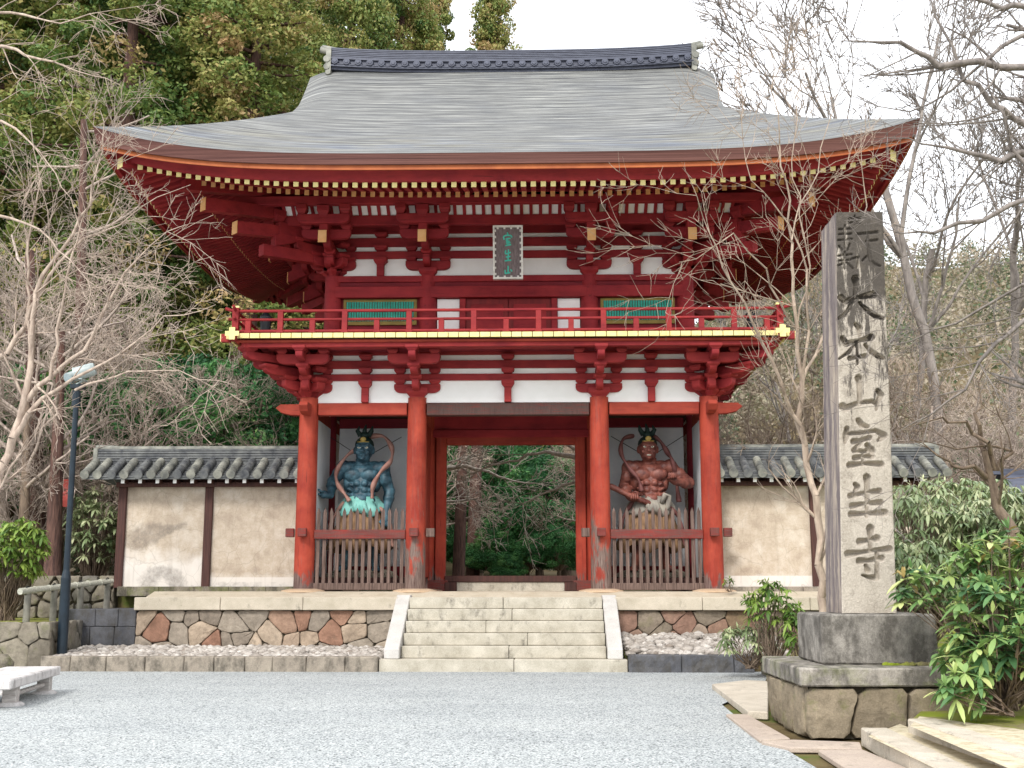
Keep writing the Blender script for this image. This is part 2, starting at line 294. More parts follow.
COL = scn.collection
ORG = {}
def empty(name, loc, label=None, cat=None, group=None, rz=0):
    o = bpy.data.objects.new(name, None); COL.objects.link(o); o.location = loc; o.rotation_euler.z = rz; o.empty_display_size = .3
    ORG[o.name] = Vector(loc); tag(o, label, cat, group); return o
def tag(o, label=None, cat=None, group=None, kind=None):
    if label: o['label'] = label
    if cat: o['category'] = cat
    if group: o['group'] = group
    if kind: o['kind'] = kind
    return o
class MB:
    def __init__(s): s.v = []; s.f = []; s.mi = []; s.ti = []; s.cm = 0; s.ct = .5
    def add(s, vs, fs):
        n = len(s.v); s.v += [tuple(p) for p in vs]
        for f in fs: s.f.append(tuple(i+n for i in f)); s.mi.append(s.cm); s.ti.append(s.ct)
    def box(s, x0, x1, y0, y1, z0, z1, mat=None):
        if mat is not None: s.cm = mat
        s.add([(x0, y0, z0), (x1, y0, z0), (x1, y1, z0), (x0, y1, z0), (x0, y0, z1), (x1, y0, z1), (x1, y1, z1), (x0, y1, z1)],
              [(0, 3, 2, 1), (4, 5, 6, 7), (0, 1, 5, 4), (1, 2, 6, 5), (2, 3, 7, 6), (3, 0, 4, 7)])
    def hexa(s, b, t):   # bottom and top quads, counterclockwise
        s.add(list(b)+list(t), [(0, 3, 2, 1), (4, 5, 6, 7), (0, 1, 5, 4), (1, 2, 6, 5), (2, 3, 7, 6), (3, 0, 4, 7)])
    def block(s, cx, cy, z0, w_, d, h):   # bearing block: flares out above a narrow foot
        a = .66; rings = [(a, 0), (a*1.04, .12), (1, .5), (1, 1)]; n0 = []
        vs = []
        for k, zz in rings:
            vs += [(cx-w_/2*k, cy-d/2*k, z0+h*zz), (cx+w_/2*k, cy-d/2*k, z0+h*zz), (cx+w_/2*k, cy+d/2*k, z0+h*zz), (cx-w_/2*k, cy+d/2*k, z0+h*zz)]
        fs = [(3, 2, 1, 0), (12, 13, 14, 15)]
        for r in range(3):
            for k in range(4): a0 = r*4+k; b0 = r*4+(k+1) % 4; fs.append((a0, b0, b0+4, a0+4))
        s.add(vs, fs)
    def prism(s, poly, axis, a, b):   # poly in the two other axes
        n = len(poly); vs = []
        for c in (a, b):
            for p, q in poly:
                vs.append({'x': (c, p, q), 'y': (p, c, q), 'z': (p, q, c)}[axis])
        fs = [tuple(range(n)), tuple(range(2*n-1, n-1, -1))]
        for k in range(n): k2 = (k+1) % n; fs.append((k2, k, k+n, k2+n))
        s.add(vs, fs)
    def arm(s, cx, cy, z0, L, h, t, axis='x'):   # bracket arm with rounded boat ends
        c = cx if axis == 'x' else cy; half = L/2; r = h*.85; pts = [(c-half, z0+h), (c-half, z0+h*.55)]
        for k in range(1, 6):
            a = k/5*math.pi/2; pts.append((c-half+r*(1-math.cos(a))*1.0, z0+h*.55*(1-math.sin(a))))
        pts += [(2*c-p, q) for p, q in pts[::-1]]
        if axis == 'x': s.prism(pts, 'y', cy-t/2, cy+t/2)
        else: s.prism(pts, 'x', cx-t/2, cx+t/2)
    def nose(s, cx, y_in, y_out, z0, h, t):   # arm running out towards -y, rounded at its end
        r = h*.8; pts = [(y_in, z0), (y_in, z0+h), (y_out, z0+h), (y_out, z0+h*.55)]
        for k in range(1, 6):
            a = k/5*math.pi/2; pts.append((y_out+r*(1-math.cos(a)), z0+h*.55*(1-math.sin(a))))
        s.prism(pts, 'x', cx-t/2, cx+t/2)
    def cyl(s, p0, p1, r0, r1=None, n=16, caps=True):
        p0, p1 = Vector(p0), Vector(p1); r1 = r0 if r1 is None else r1
        d = (p1-p0).normalized(); a = d.orthogonal().normalized() if abs(d.z) < .99 else Vector((1, 0, 0)); b = d.cross(a).normalized(); a = b.cross(d)
        vs = []
        for p, r in ((p0, r0), (p1, r1)):
            for k in range(n): th = 2*math.pi*k/n; vs.append(p+a*(r*math.cos(th))+b*(r*math.sin(th)))
        fs = [(k, (k+1) % n, (k+1) % n+n, k+n) for k in range(n)]
        if caps: fs += [tuple(range(n-1, -1, -1)), tuple(range(n, 2*n))]
        s.add(vs, fs)
    def tube(s, pts, rad, n=8, flat=1):
        pts = [Vector(p) for p in pts]; rad = rad if hasattr(rad, '__len__') else [rad]*len(pts); vs = []
        up = Vector((0, 1, 0))
        for i, p in enumerate(pts):
            d = (pts[min(i+1, len(pts)-1)]-pts[max(i-1, 0)]).normalized()
            a = d.cross(up); a = a.normalized() if a.length > .1 else d.orthogonal().normalized(); b = a.cross(d).normalized()
            for k in range(n): th = 2*math.pi*k/n; vs.append(p+a*(rad[i]*math.cos(th))+b*(rad[i]*flat*math.sin(th)))
        fs = []
        for i in range(len(pts)-1):
            for k in range(n): k2 = (k+1) % n; fs.append((i*n+k, i*n+k2, (i+1)*n+k2, (i+1)*n+k))
        fs += [tuple(range(n-1, -1, -1)), tuple(range((len(pts)-1)*n, len(pts)*n))]
        s.add(vs, fs)
    def lathe(s, cx, cy, prof, n=24):
        vs = []
        for r, z in prof:
            for k in range(n): th = 2*math.pi*k/n; vs.append((cx+r*math.cos(th), cy+r*math.sin(th), z))
        fs = []
        for i in range(len(prof)-1):
            for k in range(n): k2 = (k+1) % n; fs.append((i*n+k, i*n+k2, (i+1)*n+k2, (i+1)*n+k))
        fs += [tuple(range(n-1, -1, -1)), tuple(range((len(prof)-1)*n, len(prof)*n))]
        s.add(vs, fs)
    def blob(s, c, r, seg=12, rot=None):
        c = Vector(c); r = Vector(r) if hasattr(r, '__len__') else Vector((r, r, r)); vs = []; m = seg; h = seg//2
        Rm = rot if rot else Matrix.Identity(3)
        for i in range(1, h):
            ph = math.pi*i/h
            for k in range(m):
                th = 2*math.pi*k/m; p = Vector((r.x*math.sin(ph)*math.cos(th), r.y*math.sin(ph)*math.sin(th), r.z*math.cos(ph))); vs.append(c+Rm@p)
        vs.append(c+Rm@Vector((0, 0, r.z))); vs.append(c+Rm@Vector((0, 0, -r.z))); T, B = len(vs)-2, len(vs)-1; fs = []
        for i in range(h-2):
            for k in range(m): k2 = (k+1) % m; fs.append((i*m+k, (i+1)*m+k, (i+1)*m+k2, i*m+k2))
        for k in range(m):
            k2 = (k+1) % m; fs.append((T, k, k2)); fs.append((B, (h-2)*m+k2, (h-2)*m+k))
        s.add(vs, fs)
    def build(s, name, mat, parent=None, bevel=0, smooth=False, loc=None, label=None, cat=None, group=None, kind=None, tint=False, auto=False):
        me = bpy.data.meshes.new(name)
        if parent is not None: org = ORG[parent.name]
        elif loc is not None: org = Vector(loc)
        else:
            a = np.array(s.v); org = Vector(((a[:, 0].min()+a[:, 0].max())/2, (a[:, 1].min()+a[:, 1].max())/2, a[:, 2].min()))
        me.from_pydata([tuple(Vector(p)-org) for p in s.v], [], s.f)
        mats = mat if isinstance(mat, (list, tuple)) else [mat]
        for m_ in mats: me.materials.append(M[m_])
        if len(mats) > 1: me.polygons.foreach_set('material_index', s.mi)
        if tint:
            a = me.attributes.new('tint', 'FLOAT', 'FACE'); a.data.foreach_set('value', s.ti)
        if smooth or auto: me.polygons.foreach_set('use_smooth', [True]*len(me.polygons))
        me.update()
        if auto: me.set_sharp_from_angle(angle=R(40))
        o = bpy.data.objects.new(name, me); COL.objects.link(o)
        if parent is not None: o.parent = parent
        else: o.location = org
        ORG[o.name] = Vector(org)
        if bevel:
            b = o.modifiers.new('bevel', 'BEVEL'); b.width = bevel; b.segments = 1; b.limit_method = 'ANGLE'; b.angle_limit = R(40)
        tag(o, label, cat, group, kind); return o
def dup(o, loc=None, rz=None, parent=None, scale=None):
    c = o.copy(); COL.objects.link(c)
    if parent is not None: c.parent = parent
    if loc is not None: c.location = loc
    if rz is not None: c.rotation_euler.z = rz
    if scale is not None: c.scale = scale
    for ch in [x for x in ALLCH(o)]: dup(ch, parent=c)
    return c
def ALLCH(o): return list(o.children)
def arrays(name, V, Fq, mat, parent=None, tint=None, org=(0, 0, 0), smooth=False):
    """mesh from numpy arrays; Fq is (n,4) or (n,3)"""
    V = np.asarray(V, dtype=np.float64)-np.array(org); k = Fq.shape[1]; n = len(Fq)
    me = bpy.data.meshes.new(name); me.vertices.add(len(V)); me.vertices.foreach_set('co', V.ravel())
    me.loops.add(n*k); me.loops.foreach_set('vertex_index', Fq.ravel().astype(np.int32))
    me.polygons.add(n); me.polygons.foreach_set('loop_start', np.arange(0, n*k, k, dtype=np.int32)); me.polygons.foreach_set('loop_total', np.full(n, k, dtype=np.int32))
    if smooth: me.polygons.foreach_set('use_smooth', [True]*n)
    me.update(calc_edges=True); me.validate()
    if tint is not None:
        a = me.attributes.new('tint', 'FLOAT', 'FACE'); a.data.foreach_set('value', np.asarray(tint, dtype=np.float32))
    me.materials.append(M[mat]); o = bpy.data.objects.new(name, me); COL.objects.link(o)
    if parent is not None: o.parent = parent
    else: o.location = org
    ORG[o.name] = Vector(org)
    return o
# ================================================================== GROUND
FL = 1.40                                   # floor level of the gate platform
def sheet(name, poly, z, mat, kind='structure', n=None):
    mb = MB(); mb.add([(x, y, z) for x, y in poly], [tuple(range(len(poly)))]); return mb.build(name, mat, kind=kind)
sheet('ground', [(-400, -60), (400, -60), (400, 500), (-400, 500)], -.03, 'soil')
g = sheet('gravel_court', [(-30, -10), (3.4, -10), (2.95, 11.0), (2.9, 12.5), (3.0, 15.3), (4.1, 18.3), (4.6, 20.55), (4.6, 21.3), (-12, 21.3), (-30, 20)], 0, 'gravel')
# raised ground behind the gate rolling up into wooded hills
def hill_z(x, y):
    base = 1.3
    up = max(0, y-40)
    left = max(0, min(1, (-x-4)/30)); right = max(0, min(1, (x-6)/40))
    z = base+up*(.05+.28*left+.225*right)
    z += max(0, y-90)*.10
    z += 1.6*math.sin(x*.07+y*.05)*max(0, min(1, (y-42)/30))
    return z
mb = MB(); xs = np.linspace(-190, 190, 96); ys = np.concatenate([np.linspace(29, 60, 20), np.linspace(64, 230, 42)])
for y in ys:
    for x in xs:
        mb.v.append((x, y, hill_z(x, y)))
nx = len(xs)
for j in range(len(ys)-1):
    for i in range(nx-1):
        a = j*nx+i; mb.f.append((a, a+1, a+nx+1, a+nx)); mb.mi.append(0); mb.ti.append(.5)
mb.build('hillside', 'forest_floor', smooth=True, kind='structure')
mb = MB(); mb.box(-60, -7.7, 25.0, 29.2, -.02, 1.296); mb.box(7.6, 60, 24.9, 29.2, -.02, 1.296); mb.box(-7.7, 7.6, 29.6, 29.9, -.02, 1.292)
mb.build('rear_terrace', 'soil', kind='structure')
mb = MB(); mb.box(-24, -8.5, 21.42, 24.99, -.02, .84); mb.build('mossy_terrace', 'moss', kind='structure')
mb = MB()
g1 = gnd(912, 719, .25); g2 = gnd(1160, 750, .25)
pts = [(5.15, 13.4), (g1.x, g1.y), (g2.x, g2.y), (30, 9), (30, 26), (7.3, 26), (4.9, 20.9), (4.75, 19.2)]
# right-hand garden bed: slopes up gently away from the court
V = [(p[0], p[1], z) for p, z in zip(pts, (.30, .248, .25, .7, 1.25, 1.25, .12, .12))]
mb.add(V, [(0, 1, 2, 3), (0, 3, 4, 5), (0, 5, 6, 7)]); mb.build('garden_bed', 'moss', kind='structure')
# ---------------- voronoi masonry
def clip(poly, a, b, c):
    out = []; n = len(poly)
    for i in range(n):
        p, q = poly[i], poly[(i+1) % n]; dp = a*p[0]+b*p[1]-c; dq = a*q[0]+b*q[1]-c
        if dp <= 0: out.append(p)
        if dp*dq < 0: t_ = dp/(dp-dq); out.append((p[0]+t_*(q[0]-p[0]), p[1]+t_*(q[1]-p[1])))
    return out
def inset(poly, d):
    """move every edge of a convex polygon inwards"""
    out = list(poly); n = len(poly)
    cx = sum(p[0] for p in poly)/n; cy = sum(p[1] for p in poly)/n; res = list(poly)
    for i in range(n):
        p, q = poly[i], poly[(i+1) % n]; ex, ey = q[0]-p[0], q[1]-p[1]; L = math.hypot(ex, ey)
        if L < 1e-6: continue
        nx_, ny_ = ey/L, -ex/L
        if (cx-p[0])*nx_+(cy-p[1])*ny_ > 0: nx_, ny_ = -nx_, -ny_
        res = clip(res, nx_, ny_, nx_*p[0]+ny_*p[1]-d)
        if len(res) < 3: return None
    return res
def masonry(mb, x0, x1, z0, z1, cell, to3, depth=.09, seed=1, rows=False, gap=.0045, jit=.35):
    """stones on a flat rectangle; to3(s, z, out) gives the 3-D point, out = distance proud of the face"""
    rg = random.Random(seed); S = []
    nz_ = max(1, round((z1-z0)/cell)); 
    for j in range(nz_):
        cw = cell*rg.uniform(1.0, 1.35); nxx = max(1, round((x1-x0)/cw))
        for i in range(nxx):
            S.append((x0+(i+.5+(.5 if j % 2 else 0)+rg.uniform(-jit, jit))*(x1-x0)/nxx, z0+(j+.5+rg.uniform(-jit, jit)*(0 if rows else 1))*(z1-z0)/nz_))
    for i, p in enumerate(S):
        poly = [(x0, z0), (x1, z0), (x1, z1), (x0, z1)]
        for k, q in enumerate(S):
            if k == i or math.hypot(p[0]-q[0], p[1]-q[1]) > cell*4: continue
            a, b = q[0]-p[0], q[1]-p[1]; c = (q[0]**2+q[1]**2-p[0]**2-p[1]**2)/2; poly = clip(poly, a, b, c)
            if len(poly) < 3: break
        if len(poly) < 3: continue
        # drop tiny edges, then round the corners a little
        r0 = inset(poly, gap)
        if not r0: continue
        def chaikin(P):
            o = []
            for q in range(len(P)):
                A, B = P[q], P[(q+1) % len(P)]; o += [(A[0]*.88+B[0]*.12, A[1]*.88+B[1]*.12), (A[0]*.12+B[0]*.88, A[1]*.12+B[1]*.88)]
            return o
        r0 = chaikin(r0); rr0 = []
        for q in range(len(r0)):
            A, B = r0[q], r0[(q+1) % len(r0)]; L_ = math.hypot(B[0]-A[0], B[1]-A[1]); m_ = max(1, int(L_/.06))
            for k_ in range(m_): f_ = k_/m_; rr0.append((A[0]+(B[0]-A[0])*f_+rg.uniform(-.007, .005), A[1]+(B[1]-A[1])*f_+rg.uniform(-.006, .006)))
        r0 = rr0; cx = sum(a[0] for a in r0)/len(r0); cz = sum(a[1] for a in r0)/len(r0)
        rings = []; D = depth*rg.uniform(.75, 1.15); tilt = (rg.uniform(-.12, .12), rg.uniform(-.12, .12))
        for k, o_ in ((1, 0), (.992, .7), (.955, .92), (.82, 1.0), (.45, 1.04)):
            rings.append([((cx+(a-cx)*k), (cz+(b-cz)*k), D*o_+(a-cx)*k*tilt[0]*(o_ > .3)+(b-cz)*k*tilt[1]*(o_ > .3)+rg.uniform(-.009, .009)*(o_ > .5)) for a, b in r0])
        n = len(r0); vs = [to3(a, b, c) for rr in rings for a, b, c in rr]; vs.append(to3(cx, cz, D*1.07)); fs = []
        for r_ in range(len(rings)-1):
            for k in range(n): k2 = (k+1) % n; fs.append((r_*n+k, r_*n+k2, (r_+1)*n+k2, (r_+1)*n+k))
        for k in range(n): fs.append(((len(rings)-1)*n+k, (len(rings)-1)*n+(k+1) % n, len(vs)-1))
        mb.ct = rg.random(); mb.add(vs, fs)
def front(y): return lambda s_, z, o: (s_, y-o, z)
def rough_box(mb, x0, x1, y0, y1, z0, z1, seed=0, amp=.012, step=.12):
    """a block whose faces are slightly uneven (hand dressed)"""
    rg = random.Random(seed); nx_ = max(1, int((x1-x0)/step)); ny_ = max(1, int((y1-y0)/step)); nz_ = max(1, int((z1-z0)/step))
    ids = {}; vs = []
    def vid(i, j, k):
        key = (i, j, k)
        if key not in ids:
            ids[key] = len(vs); f = lambda a, b, c, n: a+(b-a)*c/n
            e = amp*.5 if (i in (0, nx_))+(j in (0, ny_))+(k in (0, nz_)) > 1 else amp
            vs.append((f(x0, x1, i, nx_)+rg.uniform(-e, e), f(y0, y1, j, ny_)+rg.uniform(-e, e), f(z0, z1, k, nz_)+rg.uniform(-e, e)))
        return ids[key]
    fs = []
    for i in range(nx_):
        for j in range(ny_):
            fs.append((vid(i, j, 0), vid(i, j+1, 0), vid(i+1, j+1, 0), vid(i+1, j, 0))); fs.append((vid(i, j, nz_), vid(i+1, j, nz_), vid(i+1, j+1, nz_), vid(i, j+1, nz_)))
    for i in range(nx_):
        for k in range(nz_):
            fs.append((vid(i, 0, k), vid(i+1, 0, k), vid(i+1, 0, k+1), vid(i, 0, k+1))); fs.append((vid(i, ny_, k), vid(i, ny_, k+1), vid(i+1, ny_, k+1), vid(i+1, ny_, k)))
    for j in range(ny_):
        for k in range(nz_):
            fs.append((vid(0, j, k), vid(0, j, k+1), vid(0, j+1, k+1), vid(0, j+1, k))); fs.append((vid(nx_, j, k), vid(nx_, j+1, k), vid(nx_, j+1, k+1), vid(nx_, j, k+1)))
    mb.add(vs, fs)
# ---------------- gate platform
PF = 22.7; XL, XR = -7.28, 7.3
pl = empty('stone_platform', (0, 26.2, 0), 'raised stone platform faced with patchwork masonry under the red gate', 'platform')
mb = MB(); sz = 1.29
for a, b, sd in ((XL+.02, -2.12, 3), (2.12, XR-.02, 4)):
    mm_ = MB(); masonry(mm_, a, b, .0, 1.04, .34, front(PF+.16), .06, sd, jit=.48)
    mm_.build('masonry_face', 'masonry' if a < 0 else 'masonry_brown', pl, tint=True, auto=True)
mm_ = MB(); masonry(mm_, PF+.2, 29.5, .0, 1.04, .36, lambda s_, z, o: (XL+.1-o, s_, z), .06, 7); mm_.build('masonry_face', 'masonry', pl, tint=True, auto=True)
mm_ = MB(); masonry(mm_, PF+.2, 29.5, .0, 1.04, .36, lambda s_, z, o: (XR-.1+o, s_, z), .06, 8); mm_.build('masonry_face', 'masonry', pl, tint=True, auto=True)
mb = MB(); mb.box(XL+.13, XR-.13, PF+.18, 29.55, -.02, 1.04); mb.build('core', 'mortar', pl)
mb = MB(); rg = random.Random(5)
def course(mb, x0, x1, y0, y1, z0, z1, L, seed, amp=.004, step=.3):
    rg = random.Random(seed); x = x0
    while x < x1-.01:
        e = min(x1, x+L*rg.uniform(.8, 1.2)); e = x1 if x1-e < L*.4 else e
        rough_box(mb, x+.004, e-.004, y0, y1, z0, z1, rg.randint(0, 9999), amp, step); x = e
for a_, b_, s_ in ((XL, -2.1, 3), (2.1, XR, 4)): mb = MB(); course(mb, a_, b_, PF, PF+.5, 1.045, sz, 1.9, s_); mb.build('coping', 'granite_coping', pl, bevel=.012)
mb = MB(); b = [(XL+.05, PF+.49, 1.05), (XR-.05, PF+.49, 1.05), (XR-.05, 29.55, 1.05), (XL+.05, 29.55, 1.05)]
t_ = [(XL+.05, PF+.49, 1.288), (XR-.05, PF+.49, 1.288), (XR-.05, 29.55, FL), (XL+.05, 29.55, FL)]
mb.hexa(b, [(p[0], p[1], z) for p, z in zip(t_, (1.288, 1.288, 1.40, 1.40))])
mb.build('floor_core', 'floor_stone', pl)
mb = MB(); mb.hexa([(XL+.06, PF+.5, 1.06), (XR-.06, PF+.5, 1.06), (XR-.06, 23.7, 1.06), (XL+.06, 23.7, 1.06)], [(XL+.06, PF+.5, 1.292), (XR-.06, PF+.5, 1.292), (XR-.06, 23.7, FL), (XL+.06, 23.7, FL)])
mb.box(XL+.06, XR-.06, 23.7, 29.5, 1.06, FL); mb.build('floor', 'floor_stone', pl)
# ---------------- stairs
st = empty('stone_staircase', (0, 21.9, 0), 'six pale granite steps between two sloping cheek slabs, leading up to the red gate', 'stairs')
N = 6; rise = 1.29/N; tread = .30; y_first = 21.02
for k in range(N):
    hw = 2.22 if k == 0 else 1.86
    mb = MB(); rg = random.Random(40+k); y0 = y_first+k*tread; cut = rg.uniform(-.4, .9)
    y1 = y0+tread+.05 if k < N-1 else PF+.5
    for a, b in ((-hw, cut), (cut, hw)):
        rough_box(mb, a+.004, b-.004, y0, y1, k*rise+(.002 if k else -.02), (k+1)*rise, rg.randint(0, 999), .004, .25)
    mb.build('step', 'granite_step', st, bevel=.012)
for sgn in (-1, 1):
    mb = MB(); ya, yb = y_first+.06, PF+.12
    poly = [(ya, rise+.002), (ya+.02, rise+.18), (yb, 1.335), (yb+.3, 1.335), (yb+.3, rise+.002)]
    a, b = sgn*1.87, sgn*2.14
    mb.prism(poly, 'x', min(a, b), max(a, b)); mb.build('cheek_slab', 'granite_cheek', st, bevel=.012)
# ---------------- kerb, pebbles, low walls
kb = MB(); course(kb, -8.3, -2.23, 20.95, 21.22, -.02, .26, .62, 21, .012, .1)
kb.build('kerb', 'granite_curb', label='row of rough brown kerb stones left of the staircase', cat='kerb', bevel=.015)
kb = MB(); course(kb, 2.23, 4.45, 20.95, 21.22, -.02, .30, .8, 23, .014, .1)
kb.build('kerb', 'granite_dark', label='short dark grey kerb right of the staircase', cat='kerb', bevel=.015)
kb = MB()
for k in range(5):
    x = 4.5+k*.12; y = 20.65-k*.52; rough_box(kb, x, x+.35, y-.48, y, -.02, .3-.02*k, 50+k, .03, .12)
kb.build('kerb', 'old_stone', label='uneven kerb of rough stones running toward the pillar', cat='kerb', bevel=.02)
def place(r, x0, x1, y0, y1, z0, zmax):
    y = r.uniform(y0, y1); return np.array([r.uniform(x0, x1), y, z0+(.30 if x0 > 0 else .12)*(y-y0)/(y1-y0)+r.uniform(0, zmax)])
def pebbles(name, x0, x1, y0, y1, z0, n, seed, s0=.035, s1=.085, zmax=.06):
    bm = bmesh.new(); bmesh.ops.create_icosphere(bm, subdivisions=1, radius=1); pv = np.array([v.co[:] for v in bm.verts]); pf = np.array([[v.index for v in f.verts] for f in bm.faces]); bm.free()
    r = np.random.default_rng(seed); VV = []; FF = []; T = []
    for k in range(n):
        s_ = r.uniform(s0, s1)*np.array([r.uniform(.8, 1.4), r.uniform(.8, 1.4), r.uniform(.45, .7)]); a = r.uniform(0, 6.28); c, s = math.cos(a), math.sin(a)
        p = pv*(1+r.uniform(-.16, .16, (len(pv), 1)))*s_; p = np.stack([p[:, 0]*c-p[:, 1]*s, p[:, 0]*s+p[:, 1]*c, p[:, 2]], 1)
        VV.append(p+place(r, x0, x1, y0, y1, z0, zmax)); FF.append(pf+k*len(pv)); T += [r.random()]*len(pf)
    o = arrays(name, np.concatenate(VV), np.concatenate(FF), 'pebbles', tint=T, smooth=False); return o
mb = MB(); mb.hexa([(-8.3, 21.2, -.02), (-2.2, 21.2, -.02), (-2.2, 22.86, -.02), (-8.3, 22.86, -.02)], [(-8.3, 21.2, .16), (-2.2, 21.2, .16), (-2.2, 22.86, .27), (-8.3, 22.86, .27)]); mb.hexa([(2.2, 21.2, -.02), (5.2, 21.2, -.02), (5.2, 22.86, -.02), (2.2, 22.86, -.02)], [(2.2, 21.2, .18), (5.2, 21.2, .18), (5.2, 22.86, .48), (2.2, 22.86, .48)]); mb.build('pebble_bed', 'soil', kind='structure')
tag(pebbles('pebbles', -8.2, -2.25, 21.26, 22.74, .19, 2600, 5, .035, .09, .05), 'loose pale pebbles along the foot of the left platform wall', 'pebbles', kind='stuff')
tag(pebbles('pebbles', 2.25, 5.1, 21.26, 22.74, .22, 1300, 6, .04, .1, .09), 'loose pale pebbles along the foot of the right platform wall', 'pebbles', kind='stuff')
# dark block wall left of the platform
mb = MB(); rg = random.Random(8); z = 0
for j, h in enumerate((.36, .36, .34)):
    course(mb, -8.75, XL-.01, 22.9, 23.3, z+.003, z+h-.003, .55, 60+j, .012, .12); z += h
mb.box(-8.72, XL-.02, 22.95, 25, .0, 1.05)
mb.build('block_wall', 'granite_dark', label='dark stained block wall between platform and blue lamp post', cat='wall', bevel=.012)
# mossy retaining wall at far left
rw = empty('retaining_wall', (-11, 21.3, 0), 'low mossy retaining wall of old rough stone behind the bench', 'wall')
mb = MB(); masonry(mb, -22, -8.28, .0, .86, .4, front(21.32), .07, 31, gap=.005); masonry(mb, 21.33, 22.88, .0, .86, .42, lambda s_, z, o: (-8.40+o, s_, z), .07, 32, gap=.005); mb.build('masonry_face', 'masonry_grey', rw, tint=True, auto=True)
mb = MB(); mb.box(-22, -8.36, 21.325, 21.419, -.02, .85); mb.box(-8.499, -8.41, 21.42, 22.89, -.02, .85); mb.build('core', 'mortar', rw)
rw = empty('retaining_wall', (-12, 24.7, .8), 'rubble wall behind the bamboo rail at the far left', 'wall')
mb = MB(); masonry(mb, -22, -8.42, .82, 1.75, .34, front(24.85), .12, 33, gap=.02); mb.build('masonry_face', 'masonry_grey', rw, tint=True, auto=True)
mb = MB(); mb.box(-22, -8.44, 24.86, 25.3, .8, 1.72); mb.build('core', 'mortar', rw)
for k, (u, v, s_) in enumerate(((12, 652, .26), (2, 640, .3), (28, 660, .18))):
    p = gnd(u, v+8, 0); mb = MB(); mb.blob((p.x, 20.9-.1*k, .12), (s_*1.3, s_*.8, s_), 14)
    o = mb.build('boulder', 'old_stone', smooth=True, group='boulders at the foot of the mossy wall', cat='boulder', label=['rounded boulder in front of mossy wall, middle of three', 'largest rounded boulder at the left edge by the mossy wall', 'smallest boulder in front of the mossy wall'][k])
    tx = bpy.data.textures.new('rock_noise', 'CLOUDS'); tx.noise_scale = .25
    d = o.modifiers.new('displace', 'DISPLACE'); d.texture = tx; d.strength = .12
# paving on the right: slab, flat path stones, two long steps
mb = MB()
def slabpoly(mb, px, z0, z1):
    P = [gnd(u, v, z1) for u, v in px]; P = P[::-1]; n = len(P)
    mb.add([(p.x, p.y, z0) for p in P]+[(p.x, p.y, z1) for p in P], [tuple(range(n)) , tuple(range(2*n-1, n-1, -1))]+[(k, k+n, (k+1) % n+n, (k+1) % n) for k in range(n)])
slabpoly(mb, [(712, 684), (745, 680), (768, 681), (768, 712), (748, 711)], -.02, .07)
o = mb.build('paving_slab', 'paving', label='broad pale slab beside the stone pillar base', cat='paving slab', bevel=.01)
PV = [([(726, 714), (747, 714), (790, 738), (760, 740)], 'pinkish path stone at the gravel edge, farther one'), ([(761, 741), (792, 739.5), (860, 742), (862, 748), (790, 747.5)], 'narrow pinkish stone under the pillar base front'),
      ([(818, 750), (862, 749), (925, 775), (880, 790)], 'wide path stone at the bottom right corner by the gravel')]
for px, lb in PV:
    mb = MB(); slabpoly(mb, px, -.02, .03); mb.build('path_stone', 'paving_pink', label=lb, cat='path stone', group='flat path stones at the gravel edge', bevel=.008)
def longstep(pxs, z0, z1, wid, seed, label):
    A, B = gnd(*pxs[0], z0), gnd(*pxs[1], z0); A.z = B.z = 0; d = (B-A).normalized(); nrm = Vector((-d.y, d.x, 0))
    if nrm.x < 0: nrm = -nrm
    nrm = Vector((abs(nrm.x), abs(nrm.y), 0)) if nrm.y < 0 else nrm
    mb = MB(); L = (B-A).length+2.5; x = 0; rg = random.Random(seed)
    while x < L:
        e = x+rg.uniform(.8, 1.2); mm_ = MB(); rough_box(mm_, x+.004, e-.004, 0, wid, z0-.05, z1, rg.randint(0, 999), .006, .12)
        mb.add([(A.x+d.x*p[0]+nrm.x*p[1], A.y+d.y*p[0]+nrm.y*p[1], p[2]) for p in mm_.v], mm_.f); x = e
    o = mb.build('garden_step', 'paving', label=label, cat='step', group='two low stone steps at the bottom right', bevel=.012)
    return A, d, nrm
longstep([(861, 741), (922, 776)], .03, .155, .26, 3, 'lower long stone step edging the sandy path, bottom right')
longstep([(908, 731), (1000, 765)], .155, .268, .26, 4, 'upper long stone step edging the sandy path, in front of moss')
mb = MB(); P = [gnd(868, 736, .142), gnd(900, 724, .142), gnd(1080, 790, .142), gnd(1000, 800, .142)]; mb.add([tuple(p) for p in P], [(0, 1, 2, 3)])
mb.build('sand_path', 'sand', kind='structure')
mb = MB(); P = [gnd(910, 726, .254), gnd(922, 714, .254), gnd(1100, 742, .254), gnd(1200, 800, .254), gnd(1050, 786, .254)]; mb.add([tuple(p) for p in P], [(0, 1, 2, 3, 4)])
mb.build('sand_path', 'sand', kind='structure')
